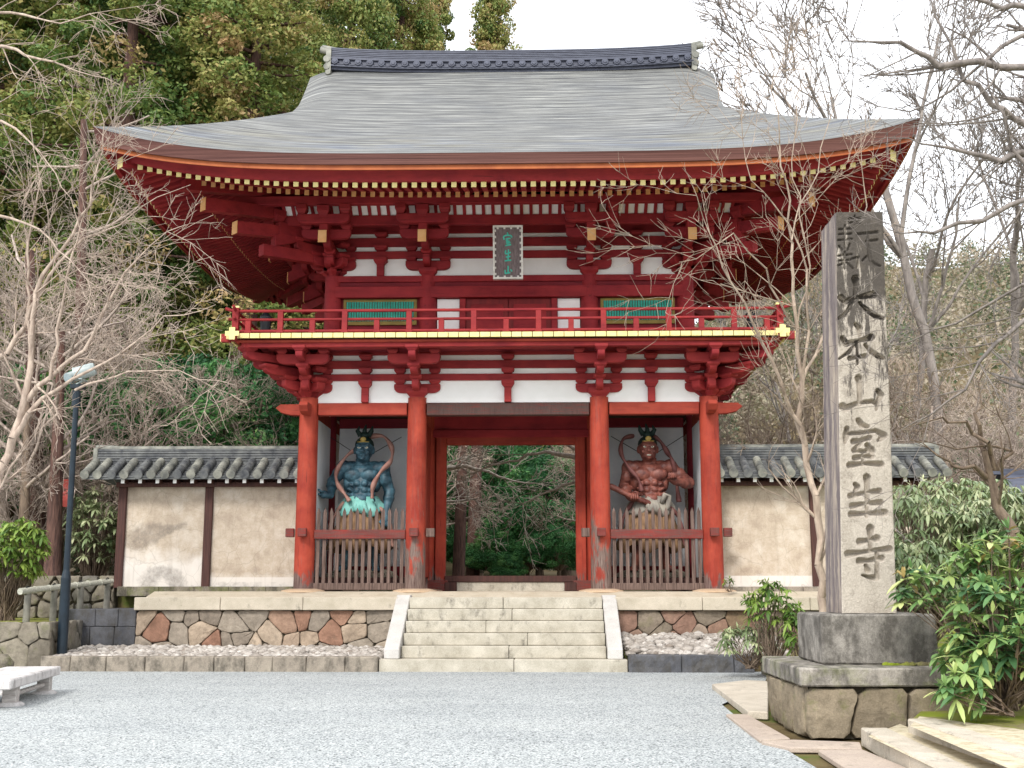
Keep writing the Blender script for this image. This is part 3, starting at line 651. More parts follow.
# ================================================================== TEMPLE GATE
GX = [-4.22, -1.92, 1.92, 4.22]; YF, YM, YB = 24.0, 26.2, 28.4
gate = empty('temple_gate', (0, 26.2, FL), 'two-storey vermilion temple gate with sweeping grey bark roof and balcony', 'temple gate')
def part(mb, name, mat, parent=gate, **k): return mb.build(name, mat, parent, **k)
LBL = {(-4.22, YF): 'outer left front column, weathered grey at its foot', (-1.92, YF): 'inner left front column with a long bleached patch', (1.92, YF): 'inner right front column, bleached grey up to the rail', (4.22, YF): 'outer right front column, weathered grey at its foot'}
for y in (YF, YM, YB):
    for x in GX:
        mb = MB(); mb.lathe(x, y, [(.212, FL+.05), (.21, 2.6), (.204, 4.0), (.198, 5.43)], 28)
        c = part(mb, 'column', 'crimson_dark' if abs(x) > 4 and y == YM else 'vermilion_column_worn' if abs(x) < 2 and y == YF else 'vermilion_column', smooth=False, auto=True, label=LBL.get((x, y)))
        mb = MB(); mb.lathe(x, y, [(.46, FL-.02), (.45, FL+.02), (.30, FL+.052), (.25, FL+.056)], 24); mb.build('base_stone', 'base_pad', c, auto=True)
# tie beams
def beam(x0, x1, y0, y1, z0, z1, mat='vermilion', name='tie_beam', bev=.012, **k):
    mb = MB(); mb.box(x0, x1, y0, y1, z0, z1); return part(mb, name, mat, bevel=bev, **k)
beam(-4.01, -2.13, 23.9, 24.1, 5.06, 5.32); beam(2.13, 4.01, 23.9, 24.1, 5.06, 5.32)
beam(-1.71, 1.71, 23.89, 24.11, 5.05, 5.31, 'worn_beam', label='dark weathered lintel over the central passage')
for s in (-1, 1):
    beam(s*4.22-.1, s*4.22+.1, 24.2, 26.0, 5.06, 5.32); beam(s*4.22-.1, s*4.22+.1, 26.4, 28.2, 5.06, 5.32)
    mb = MB(); pts = [(s*4.38, 5.06), (s*4.38, 5.30), (s*4.82, 5.30), (s*4.92, 5.22), (s*4.80, 5.12), (s*4.6, 5.07)]
    mb.prism(pts, 'y', 23.91, 24.09); part(mb, 'beam_nose', 'vermilion', bevel=.01)
    mb = MB(); pts = [(23.8, 5.04), (23.8, 5.28), (23.42, 5.28), (23.36, 5.2), (23.45, 5.08), (23.6, 5.04)]
    mb.prism(pts, 'x', s*4.22-.09, s*4.22+.09); part(mb, 'beam_nose', 'vermilion', bevel=.01)
for x0, x1 in ((-4.01, -2.13), (-1.71, 1.71), (2.13, 4.01)):
    beam(x0, x1, 28.3, 28.5, 5.06, 5.32); 
# plaster and stacked beams of the bracket zone, lower storey
def ringpl(name, mat, hx, y0, y1, z0, z1, t_, inner=0, bev=.01):
    for a in ((-hx, hx, y0, y0+t_), (-hx, hx, y1-t_, y1)):
        mb = MB(); mb.box(a[0], a[1], a[2], a[3], z0, z1); part(mb, name, mat, bevel=bev)
    for s in (-1, 1):
        mb = MB(); x0, x1 = sorted((s*hx, s*(hx-t_))); mb.box(x0, x1, y0+t_+.003, y1-t_-.003, z0+.002, z1-.002); part(mb, name, mat, bevel=bev)
ringpl('plaster_panel', 'plaster_white', 4.20, 23.97, 28.43, 5.33, 6.5, .06, bev=0)
for z0, z1 in ((5.80, 5.94), (6.06, 6.23), (6.35, 6.5)):
    ringpl('wall_beam', 'red_balcony' if z0 > 6 else 'red_balcony', 4.28, 23.90, 28.5, z0, z1, .13)
# struts between the bracket sets
def strut(x, y, zb, zt, levels, mat, wdt=.15, bw=.27):
    mb = MB(); mb.box(x-wdt/2, x+wdt/2, y-.06, y+.06, zb, zt); o = part(mb, 'strut', mat, bevel=.008)
    for z, h in levels:
        mb = MB(); mb.block(x, y-.02, z, bw, .22, h); mb.build('bearing_block', mat, o, bevel=.006)
for x in (-3.02, 0, 3.02): strut(x, 23.9, 5.325, 5.64, ((5.64, .155), (5.945, .11), (6.235, .11)), 'red_balcony')
# bracket sets: one prototype per storey, copied round the building
def bracket_lower(x, y, rz, diag=False):
    mb = MB(); mb.block(0, 0, 5.43, .46, .46, .2); mb.arm(0, -.03, 5.53, .98, .19, .15)
    mb.nose(0, .05, -.5, 5.56, .2, .15); mb.nose(0, .05, -.86, 5.83, .2, .15); mb.nose(0, .05, -1.22, 6.07, .17, .15)
    if not diag: mb.arm(0, -.78, 6.02, 1.08, .21, .14)
    B = [(-.37, -.03, 5.722, .24, .22, .1), (.37, -.03, 5.722, .24, .22, .1), (0, -.40, 5.762, .26, .24, .09), (0, -.78, 5.93, .26, .24, .1), (0, -1.16, 6.225, .27, .24, .11),
         (-.37, -.03, 5.945, .24, .22, .11), (.37, -.03, 5.945, .24, .22, .11), (-.37, -.03, 6.235, .24, .22, .11), (.37, -.03, 6.235, .24, .22, .11)]
    if not diag: B += [(-.43, -.78, 6.232, .22, .22, .1), (.43, -.78, 6.232, .22, .22, .1), (0, -.78, 6.232, .22, .22, .1)]
    return mb, B
def make_set(fn, mat, z, **kw):
    mb, B = fn(0, 0, 0, **kw); mb.v = [(a, b, c-z) for a, b, c in mb.v]
    me = mb.build('bracket_set', mat, gate, bevel=.01, loc=None)
    # rebuild in local space: prototype sits at the column
    return mb, B
def proto_set(fn, mat, **kw):
    mb, B = fn(0, 0, 0, **kw)
    sv = ORG[gate.name]; ORG[gate.name] = Vector((0, 0, 0)); o = mb.build('bracket_set', mat, gate, bevel=.01); 
    ORG[o.name] = Vector((0, 0, 0))
    for b in B:
        m2 = MB(); m2.block(*b); m2.build('bearing_block', mat, o, bevel=.006)
    ORG[gate.name] = sv; return o
def put(proto, used, x, y, deg, sc=None):
    rel = Vector((x, y, 0))-Vector((0, 26.2, FL))
    if not used: proto.location = rel; proto.rotation_euler.z = R(deg); o = proto
    else: o = dup(proto, loc=rel, rz=R(deg))
    if sc: o.scale = sc
    return o
P1 = proto_set(bracket_lower, 'red_balcony'); u_ = False
for x in GX: put(P1, u_, x, YF, 0); u_ = True
for x in GX: put(P1, True, x, YB, 180)
for y in (YF, YM, YB): put(P1, True, -4.22, y, -90); put(P1, True, 4.22, y, 90)
P1d = proto_set(bracket_lower, 'red_balcony', diag=True)
put(P1d, False, -4.22, YF, -45, (1, 1.32, 1)); put(P1d, True, 4.22, YF, 45, (1, 1.32, 1)); put(P1d, True, -4.22, YB, -135, (1, 1.32, 1)); put(P1d, True, 4.22, YB, 135, (1, 1.32, 1))
# ------------- ground floor: passage, frame, statue chambers
for s in (-1, 1):
    x0, x1 = sorted((s*1.47, s*1.70)); beam(x0, x1, 26.08, 26.32, FL+.20, 5.02, 'vermilion_column', 'door_jamb')
    x0, x1 = sorted((s*1.40, s*2.0)); beam(x0, x1, 26.0, 26.12, FL+.002, FL+.24, 'worn_rail', 'jamb_foot')
    # partition between passage and chamber, and the outer wall
    mb = MB(); x0, x1 = sorted((s*1.82, s*1.92)); mb.box(x0, x1, 24.22, 25.98, FL+.3, 5.05, 0); part(mb, 'plank_wall', 'vermilion')
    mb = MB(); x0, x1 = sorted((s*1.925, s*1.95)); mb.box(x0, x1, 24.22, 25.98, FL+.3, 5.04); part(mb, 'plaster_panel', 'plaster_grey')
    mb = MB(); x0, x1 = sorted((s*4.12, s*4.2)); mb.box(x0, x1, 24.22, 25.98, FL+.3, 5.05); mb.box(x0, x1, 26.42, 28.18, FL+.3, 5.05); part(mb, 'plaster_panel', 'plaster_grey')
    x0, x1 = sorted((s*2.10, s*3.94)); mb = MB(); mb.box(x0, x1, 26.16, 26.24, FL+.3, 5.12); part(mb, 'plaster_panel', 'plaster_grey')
    beam(x0, x1, 26.06, 26.155, 5.08, 5.3, 'crimson_dark', 'wall_beam'); beam(x0, x1, 26.06, 26.155, FL+.30, FL+.55, 'crimson_dark', 'wall_beam')
    mb = MB(); mb.box(x0, x1, 24.12, 26.15, FL+.05, FL+.28); part(mb, 'chamber_floor', 'dark_wood')
    # side ground beams
    beam(s*4.22-.09, s*4.22+.09, 24.2, 26.0, FL+.03, FL+.28, 'grey_wood', 'ground_beam')
beam(-1.47, 1.47, 26.09, 26.31, 4.70, 5.0, 'vermilion', 'lintel'); beam(-1.86, 1.86, 26.06, 26.10, 4.86, 5.04, 'crimson', 'lintel_board')
mb = MB(); mb.box(-1.82, 1.82, 26.1, 26.3, 5.0, 5.4); part(mb, 'plank_wall', 'crimson')
mb = MB(); mb.box(-4.1, 4.1, 24.15, 28.25, 5.36, 5.42); part(mb, 'ceiling', 'dark_wood')
beam(-1.47, 1.47, 26.02, 26.3, FL+.20, FL+.34, 'dark_wood', 'threshold', label='dark timber threshold of the passage')
mb = MB(); mb.box(-1.2, 1.2, 26.06, 26.28, FL+.002, FL+.198); part(mb, 'threshold_stone', 'granite_step')
for s in (-1, 1): x0, x1 = sorted((s*1.2, s*1.47)); beam(x0, x1, 25.98, 26.28, FL+.002, FL+.198, 'dark_wood', 'threshold_end')
# picket screens
for s in (-1, 1):
    a, b = sorted((s*2.12, s*4.02))
    scr = MB(); scr.box(a, b, 23.93, 24.07, FL+.03, FL+.17); scr = part(scr, 'picket_screen', 'grey_wood', bevel=.008, label='picket screen before the %s statue' % ('blue' if s < 0 else 'red'))
    ra, rb = (-4.6, -1.55)
    mb = MB(); mb.box(a, b, 23.90, 24.04, 2.47, 2.66); mb.build('rail', 'worn_rail', scr, bevel=.01)
    for xx, q in ((s*4.22, 1), (s*1.92, 0)):
        for sg in (-1, 1):
            x0, x1 = sorted((xx+sg*.225, xx+sg*.40)); 
            if sg*s*(1 if q else -1) < 0: continue
            mb = MB(); mb.box(x0, x1, 23.91, 24.03, 2.51, 2.69); mb.build('rail_end', 'worn_rail' if q else 'grey_wood', scr, bevel=.01)
        mb = MB(); mb.box(xx-.09, xx+.09, 23.62, 23.76, 2.51, 2.68); mb.build('rail_end', 'worn_rail', scr, bevel=.01)
    n = 14
    for k in range(n):
        x = a+.075+(b-a-.15)*k/(n-1); mb = MB(); z1 = 3.12; wd = .035
        if k in (0, n-1): pass
        mb.add([(x-wd, 23.955, FL+.17), (x+wd, 23.955, FL+.17), (x+wd, 23.995, FL+.17), (x-wd, 23.995, FL+.17), (x-wd, 23.955, z1-.1), (x+wd, 23.955, z1-.1), (x+wd, 23.995, z1-.1), (x-wd, 23.995, z1-.1),
                (x, 23.965, z1), (x, 23.985, z1)], [(0, 3, 2, 1), (0, 1, 5, 4), (1, 2, 6, 5), (2, 3, 7, 6), (3, 0, 4, 7), (4, 5, 8), (6, 7, 9), (5, 6, 9, 8), (7, 4, 8, 9)])
        mb.build('picket', 'grey_wood', scr)
# ------------- balcony
BX, BY0 = 5.62, 22.6; BY1 = 52.4-BY0
mb = MB(); mb.box(-BX, BX, BY0+.08, BY1-.08, 6.475, 6.555); bal = part(mb, 'balcony', 'red_balcony')
mb = MB(); nn = 53; wd = 2*BX/nn
for k in range(nn): mb.box(-BX+k*wd+.008, -BX+(k+1)*wd-.008, BY0, BY0+.079, 6.452, 6.55)
for s in (-1, 1):
    m = 33; wy = (BY1-BY0)/m
    for k in range(m): x0, x1 = sorted((s*BX, s*(BX+.05))); mb.box(x0, x1, BY0+k*wy+.008, BY0+(k+1)*wy-.008, 6.44, 6.56)
mb.build('floor_board_ends', 'cap_yellow', bal)
mb = MB(); mb.box(-BX-.02, BX+.02, BY0+.05, BY0+.11, 6.45, 6.55); mb.build('edge_board', 'dark_wood', bal)
def ring_beam(name, hx, y0, z0, z1, t_, mat, par, bev=.012):
    y1 = 52.4-y0; mb = MB(); mb.box(-hx, hx, y0, y0+t_, z0, z1); mb.box(-hx, hx, y1-t_, y1, z0, z1)
    for s in (-1, 1): a, b = sorted((s*hx, s*(hx-t_))); mb.box(a, b, y0+t_+.002, y1-t_-.002, z0, z1)
    return mb.build(name, mat, par, bevel=bev)
ring_beam('edge_beam', 5.40, 22.76, 6.29, 6.435, .14, 'red_balcony', bal); ring_beam('edge_beam', 5.5, 22.70, 6.38, 6.436, .055, 'vermilion', bal)
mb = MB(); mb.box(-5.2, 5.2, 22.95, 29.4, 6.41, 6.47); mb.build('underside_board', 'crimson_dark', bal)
ring_beam('inner_beam', 4.95, 23.14, 6.335, 6.43, .14, 'red_balcony', bal)
for sx_ in (-1, 1):
    for (a, b, c, d, e, f) in ((sx_*5.62, sx_*5.80, BY0+.1, BY0+.22, 6.40, 6.56),):
        x0, x1 = sorted((a, b)); mb = MB(); mb.box(x0, x1, c, d, e, f); mb.build('edge_nose', 'red_balcony', bal)
        x0, x1 = sorted((b, b+sx_*.02)); mb = MB(); mb.box(x0, x1, c+.002, d-.002, e+.002, f-.002); mb.build('nose_cap', 'cap_yellow', bal); mb = MB(); mb.box(sx_*5.5-.06, sx_*5.5+.06, BY0-.20, BY0-.18, 6.38, 6.63); mb.box(sx_*5.5-.14, sx_*5.5+.14, BY0-.197, BY0-.183, 6.455, 6.555); mb.build('nose_cap', 'cap_yellow', bal)
    mb = MB(); mb.box(sx_*5.5-.06, sx_*5.5+.06, BY0-.18, BY0-.003, 6.38, 6.63); mb.build('edge_nose', 'red_balcony', bal)
rail = MB(); 
def rline(mb, z, r, ext, up, y=BY0+.06, box=False):
    X = 5.5; pts = [(-X-ext, y, z+up), (-X-ext*.5, y, z+up*.35)]+[(x, y, z) for x in np.linspace(-X, X, 9)]+[(X+ext*.5, y, z+up*.35), (X+ext, y, z+up)]
    mb.tube(pts, r, 8)
def rside(mb, z, r, ext, up, s):
    x = s*5.5; ya, yb = BY0+.06, BY1-.06; mb.tube([(x, ya-ext, z+up), (x, ya-ext*.5, z+up*.35)]+[(x, y, z) for y in np.linspace(ya, yb, 5)]+[(x, yb+ext*.5, z+up*.35), (x, yb+ext, z+up)], r, 8)
for z, r, e, u2 in ((7.02, .033, .22, .06), (6.84, .03, .15, .02), (6.60, .032, .1, .0)):
    rm = MB(); rline(rm, z, r, e, u2); rline(rm, z, r, e, u2, BY1-.06); 
    for s in (-1, 1): rside(rm, z, r, e, u2, s)
    rm.build('handrail' if z > 7 else 'rail', 'red_balcony', bal, smooth=True)
for k in range(17):
    x = -5.24+k*.655
    if abs(x) > 5.3: continue
    tall = k % 2 == 1; mb = MB(); w2 = .055; mb.box(x-w2, x+w2, BY0+.01, BY0+.11, 6.557, 7.0 if tall else 6.815); mb.box(x-w2-.015, x+w2+.015, BY0, BY0+.12, 6.557, 6.6)
    mb.build('rail_post', 'red_balcony', bal, bevel=.005)
for s in (-1, 1):
    mb = MB(); mb.box(s*5.5-.065, s*5.5+.065, BY0-.005, BY0+.125, 6.557, 7.08); mb.build('rail_post', 'red_balcony', bal, bevel=.005)
    mb = MB(); mb.box(s*5.5-.075, s*5.5+.075, BY0-.01, BY0+.13, 7.08, 7.12); mb.build('post_cap', 'cap_yellow', bal)
    for k in range(9):
        y = BY0+.75+k*.68; tall = k % 2 == 0; mb = MB(); mb.box(s*5.5-.05, s*5.5+.05, y-.05, y+.05, 6.557, 7.0 if tall else 6.815); mb.build('rail_post', 'red_balcony', bal)
    mb = MB(); mb.lathe(s*5.12, 23.6, [(.05, 6.56), (.1, 6.62), (.12, 7.0), (.13, 7.12), (.06, 7.2), (.03, 7.3)], 12); mb.build('iron_lantern', 'black_iron', bal)
# ------------- upper storey
UX = [-3.84, -1.76, 1.76, 3.84]; UYF, UYB = 24.35, 28.05
for y in (UYF, 26.2, UYB):
    for x in UX:
        if y == 26.2 and abs(x) < 2: continue
        mb = MB(); mb.lathe(x, y, [(.19, 6.56), (.188, 7.6), (.18, 8.18)], 20); part(mb, 'upper_column', 'crimson', auto=True)
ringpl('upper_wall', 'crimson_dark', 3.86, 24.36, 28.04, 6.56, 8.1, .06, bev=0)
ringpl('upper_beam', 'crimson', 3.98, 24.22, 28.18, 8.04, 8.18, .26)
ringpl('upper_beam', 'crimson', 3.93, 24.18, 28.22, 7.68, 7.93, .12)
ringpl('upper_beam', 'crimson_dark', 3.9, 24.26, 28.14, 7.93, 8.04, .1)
ringpl('upper_plaster', 'plaster_white', 3.86, 24.345, 28.055, 8.18, 9.9, .05, bev=0)
for z0, z1 in ((8.59, 8.755), (8.86, 9.06), (9.16, 9.34)): ringpl('upper_beam', 'crimson', 3.92, 24.28, 28.12, z0, z1, .11)
# windows, panels and doors of the upper front
def upanel(x0, x1, z0, z1, y, t_, mat, name, par=gate, bev=0, label=None):
    mb = MB(); mb.box(x0, x1, y-t_, y, z0, z1); return mb.build(name, mat, par, bevel=bev, label=label)
for s in (-1, 1):
    c = s*2.80; wd = .80
    upanel(c-.98, c-.88, 6.9, 7.68, 24.355, .02, 'plaster_white', 'plaster_strip'); upanel(c+.88-.0, c+.98, 6.9, 7.68, 24.355, .02, 'plaster_white', 'plaster_strip')
    wi = upanel(c-wd, c+wd, 7.10, 7.67, 24.355, .05, 'olive_frame', 'window')
    mb = MB(); mb.box(c-wd+.06, c+wd-.06, 24.30, 24.303, 7.18, 7.61); mb.build('window_back', 'dark_wood', wi)
    nb = 26
    for k in range(nb):
        x = c-wd+.09+(2*wd-.18)*k/(nb-1); mb = MB(); mb.add([(x-.022, 24.297, 7.18), (x, 24.275, 7.18), (x+.022, 24.297, 7.18), (x-.022, 24.297, 7.61), (x, 24.275, 7.61), (x+.022, 24.297, 7.61)], [(0, 1, 4, 3), (1, 2, 5, 4), (2, 0, 3, 5), (0, 2, 1), (3, 4, 5)])
        mb.build('lattice_bar', 'green_lattice', wi)
    x0, x1 = sorted((s*1.07, s*1.55)); upanel(x0, x1, 6.6, 7.67, 24.355, .03, 'plaster_white', 'plaster_strip')
    x0, x1 = sorted((s*.93, s*1.06)); upanel(x0, x1, 6.6, 7.67, 24.355, .1, 'crimson', 'door_jamb', bev=.01)
    x0, x1 = sorted((s*.01, s*.92)); d_ = upanel(x0, x1, 6.6, 7.67, 24.355, .04, 'door_red', 'door_leaf')
    upanel(x0+.1, x1-.1, 6.7, 7.55, 24.314, .012, 'crimson', 'door_panel', d_, .008)
    mb = MB(); mb.lathe(0, 0, [(.02, 0), (.02, .02)], 10); mb.v = [(s*.08+a, 24.31-c_, 6.95+b) for a, b, c_ in mb.v]; mb.build('handle', 'black_iron', d_)
upanel(-1.55, 1.55, 6.557, 6.66, 24.36, .14, 'crimson', 'door_sill', bev=.01)
for c in (-2.8, 2.8): upanel(c-.86, c+.86, 6.557, 6.92, 24.356, .04, 'red_balcony', 'dado_panel', bev=.01)
for x in (-2.8, 0, 2.8): strut(x, 24.27, 8.182, 8.47, ((8.44, .15), (8.76, .1), (9.065, .095)), 'crimson', .16, .29)
def bracket_upper(x, y, rz, diag=False):
    mb = MB(); mb.block(0, 0, 8.185, .40, .40, .17); mb.arm(0, -.06, 8.32, .98, .20, .14)
    mb.nose(0, .05, -.52, 8.36, .2, .15); mb.nose(0, .05, -.92, 8.60, .2, .15)
    # tail rafter: comes down and out over the lower arms
    y0, y1 = .0, -1.42; z0, z1 = 9.28, 8.68; h = .13; w2 = .085
    mb.hexa([(-w2, y1, z1-h), (w2, y1, z1-h), (w2, y0, z0-h), (-w2, y0, z0-h)], [(-w2, y1, z1+h), (w2, y1, z1+h), (w2, y0, z0+h), (-w2, y0, z0+h)])
    mb.box(-.09, .09, -1.33, -.6, 8.84, 9.12)
    if not diag:
        mb.arm(0, -.95, 8.76, 1.04, .2, .14); mb.arm(0, -1.33, 8.98, 1.10, .2, .14)
    B = [(-.37, -.06, 8.522, .24, .22, .08), (.37, -.06, 8.522, .24, .22, .08), (0, -.48, 8.562, .24, .22, .09), (0, -.86, 8.80, .24, .22, .09),
         (-.37, -.06, 8.757, .24, .22, .1), (.37, -.06, 8.757, .24, .22, .1), (0, -1.33, 9.122, .26, .24, .24)]
    if not diag: B += [(-.42, -.95, 8.962, .23, .22, .11), (.42, -.95, 8.962, .23, .22, .11), (-.46, -1.33, 9.182, .23, .24, .2), (.46, -1.33, 9.182, .23, .24, .2)]
    return mb, B
P2 = proto_set(bracket_upper, 'crimson')
sv = ORG[gate.name]; cap = MB(); cap.box(-.088, .088, -1.435, -1.415, 8.552, 8.812); ORG[P2.name] = Vector((0, 0, 0)); cap.build('tail_cap', 'cap_orange', P2)
put(P2, False, UX[0], UYF, 0)
for x in UX[1:]: put(P2, True, x, UYF, 0)
for x in UX: put(P2, True, x, UYB, 180)
for y in (24.35, 26.2, 28.05): put(P2, True, -3.84, y, -90); put(P2, True, 3.84, y, 90)
P2d = proto_set(bracket_upper, 'crimson', diag=True); put(P2d, False, -3.84, UYF, -45, (1.05, 1.1, 1)); put(P2d, True, 3.84, UYF, 45, (1.05, 1.1, 1)); put(P2d, True, -3.84, UYB, -135, (1.05, 1.1, 1)); put(P2d, True, 3.84, UYB, 135, (1.05, 1.1, 1))
# purlins carried by the brackets, and the slatted coving between them
def ring2(name, off, z0, z1, t_, mat, bev=.01, ext=0):
    hx = 3.84+off; y0 = UYF-off; y1 = UYB+off; mb = MB()
    mb.box(-hx-ext, hx+ext, y0-t_/2, y0+t_/2, z0, z1); mb.box(-hx-ext, hx+ext, y1-t_/2, y1+t_/2, z0, z1)
    for s in (-1, 1): mb.box(s*hx-t_/2, s*hx+t_/2, y0+t_/2+.003-(0), y1-t_/2-.003, z0+.001, z1-.001)
    return part(mb, name, mat, bevel=bev)
ring2('eave_purlin', 1.35, 9.38, 9.56, .16, 'crimson', ext=.5); ring2('eave_purlin', .9, 9.07, 9.28, .13, 'crimson', ext=.2)
def coving(s0, s1, fixed0, fixed1, axis, sgn, z0, z1):
    mb = MB(); mb.cm = 0
    def pt(s_, k, dz=0):   # k 0 inner-low .. 1 outer-high
        f = fixed0+(fixed1-fixed0)*k; z = z0+(z1-z0)*(k**.8)+dz
        return (s_, f, z) if axis == 'x' else (f, s_, z)
    n = 5
    for i in range(n):
        a, b = i/n, (i+1)/n; mb.add([pt(s0, a), pt(s1, a), pt(s1, b), pt(s0, b)], [(0, 1, 2, 3)])
    o = part(mb, 'eave_coving', 'plaster_white'); mb = MB(); c = int((s1-s0)/.2)
    for j in range(c+1):
        s_ = s0+(s1-s0)*j/c
        for i in range(n):
            a, b = i/n, (i+1)/n; mb.hexa([pt(s_-.035, a, -.04), pt(s_+.035, a, -.04), pt(s_+.035, b, -.04), pt(s_-.035, b, -.04)], [pt(s_-.035, a, .001), pt(s_+.035, a, .001), pt(s_+.035, b, .001), pt(s_-.035, b, .001)])
    mb.build('coving_slats', 'crimson', o)
coving(-4.74, 4.74, 23.45, 23.05, 'x', -1, 9.26, 9.52); coving(-4.74, 4.74, 28.95, 29.35, 'x', 1, 9.26, 9.52)
coving(23.45, 28.95, -4.74, -5.14, 'y', -1, 9.26, 9.52); coving(23.45, 28.95, 4.74, 5.14, 'y', 1, 9.26, 9.52)
mb = MB()   # boarding between wall and second purlin
for (x0, x1, y0, y1) in ((-4.8, 4.8, 23.45, 24.3), (-4.8, 4.8, 28.1, 28.95), (-4.8, -3.9, 24.3, 28.1), (3.9, 4.8, 24.3, 28.1)): mb.box(x0, x1, y0, y1, 9.345, 9.37)
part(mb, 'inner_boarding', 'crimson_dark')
# ------------- roof
W_, RY0, RY1, YC, HY, XG, ZE = 7.8, 20.45, 31.95, 26.2, 5.75, 4.9, 9.51
Pf = lambda d: .543*d+.0386*d*d
def upt(x, y):
    dx_, dy_ = max(0, W_-abs(x)), max(0, HY-abs(y-YC)); ins = min(dx_, dy_); al = max(dx_, dy_)-ins
    return .60*max(0, 1-al/W_)**4.4*max(0, 1-ins/5)**1.5
def roof_mesh():
    V, Fc, UV = [], [], []
    def grid(pts, uvs, flip):
        n0 = len(V); nr = len(pts); nc = len(pts[0])
        for r in range(nr): V.extend(pts[r]); UV.extend(uvs[r])
        for r in range(nr-1):
            for c in range(nc-1):
                a = n0+r*nc+c; q = (a, a+1, a+nc+1, a+nc); Fc.append(q[::-1] if flip else q)
    ds = np.concatenate([np.linspace(0, 2.9, 26), np.linspace(3.0, 5.75, 24)])
    for sgn in (-1, 1):
        pts, uvs = [], []
        for d in ds:
            hw = W_-d if d <= 3.1 else 4.7+.2*(d-3.1)/2.65; row, ru = [], []
            for k in np.linspace(-1, 1, 81):
                x = hw*k; y = YC+sgn*(HY-d); z = ZE+Pf(d)+upt(x, y)
                e = max(0, abs(x)-4.15)/.75
                if d > 3.1 and e > 0: z -= .20*min(1, e)**2*min(1, (d-3.1)/.9)
                row.append((x, y, z)); ru.append((x, d+(.20*min(1, e)**2*min(1, max(0, d-3.1)/.9))))
            pts.append(row); uvs.append(ru)
        grid(pts, uvs, sgn > 0)
    for sgn in (-1, 1):
        pts, uvs = [], []
        for d in np.linspace(0, 3.5, 30):
            x = sgn*(W_-d); row, ru = [], []
            for k in np.linspace(-1, 1, 61):
                y = YC+k*(HY-d); z = ZE+Pf(d)+upt(x, y)-(.012 if d > 2.9 else 0)
                row.append((x, y, z)); ru.append((y+40, d))
            pts.append(row); uvs.append(ru)
        grid(pts, uvs, sgn < 0)
    return V, Fc, UV
V, Fc, UV = roof_mesh(); me = bpy.data.meshes.new('roof'); me.from_pydata([(a, b-26.2, c-FL) for a, b, c in V], [], Fc)
ul = me.uv_layers.new(name='UVMap')
for l in me.loops: ul.data[l.index].uv = UV[l.vertex_index]
me.materials.append(M['bark_roof']); me.polygons.foreach_set('use_smooth', [True]*len(me.polygons)); me.update()
roof = bpy.data.objects.new('roof', me); COL.objects.link(roof); roof.parent = gate; ORG[roof.name] = ORG[gate.name]
def perim(ins, zo, zt=0, n=60):
    out = []; hx, hy = W_-ins, HY-ins
    def p(x, y):
        X, Y = x*W_, YC+y*HY; ut = upt(X, Y); q = ut/.6
        out.append((x*hx, YC+y*hy, ZE+zo+ut-zt*q))
    for k in range(n): p(-1+2*k/n, -1)
    for k in range(n): p(1, -1+2*k/n)
    for k in range(n): p(1-2*k/n, 1)
    for k in range(n): p(-1, 1-2*k/n)
    return out
def loft(name, r, mat, par=roof, smooth=True):
    mb = MB(); n = len(r[0]); vs = [p for q in r for p in q]; fs = []
    for i in range(len(r)-1):
        for k in range(n): k2 = (k+1) % n; fs.append((i*n+k, (i+1)*n+k, (i+1)*n+k2, i*n+k2))
    mb.add(vs, fs); return mb.build(name, mat, par, auto=smooth)
loft('bark_edge', [perim(0, 0), perim(.015, -.02), perim(.07, -.185, .13), perim(.13, -.187, .13)], 'bark_edge')
loft('eave_board', [perim(.125, -.184, .13), perim(.13, -.275, .13), perim(.15, -.277, .13)], 'orange_paint')
ev = loft('eaves', [perim(.148, -.16, .13), perim(.15, -.262, .13), perim(.22, -.262, .13), perim(.221, -.17, .13), perim(.32, -.18, .13), perim(.44, -.30, .13), perim(.47, -.385, .13), perim(.56, -.387, .13), perim(.565, -.30, .13)], 'crimson', gate)
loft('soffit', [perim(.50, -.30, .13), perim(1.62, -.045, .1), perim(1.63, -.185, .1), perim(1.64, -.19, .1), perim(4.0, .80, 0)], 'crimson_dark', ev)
loft('eave_lath', [perim(1.60, -.03, .1), perim(1.60, -.17, .1), perim(1.70, -.175, .1), perim(1.70, -.03, .1)], 'crimson', ev)
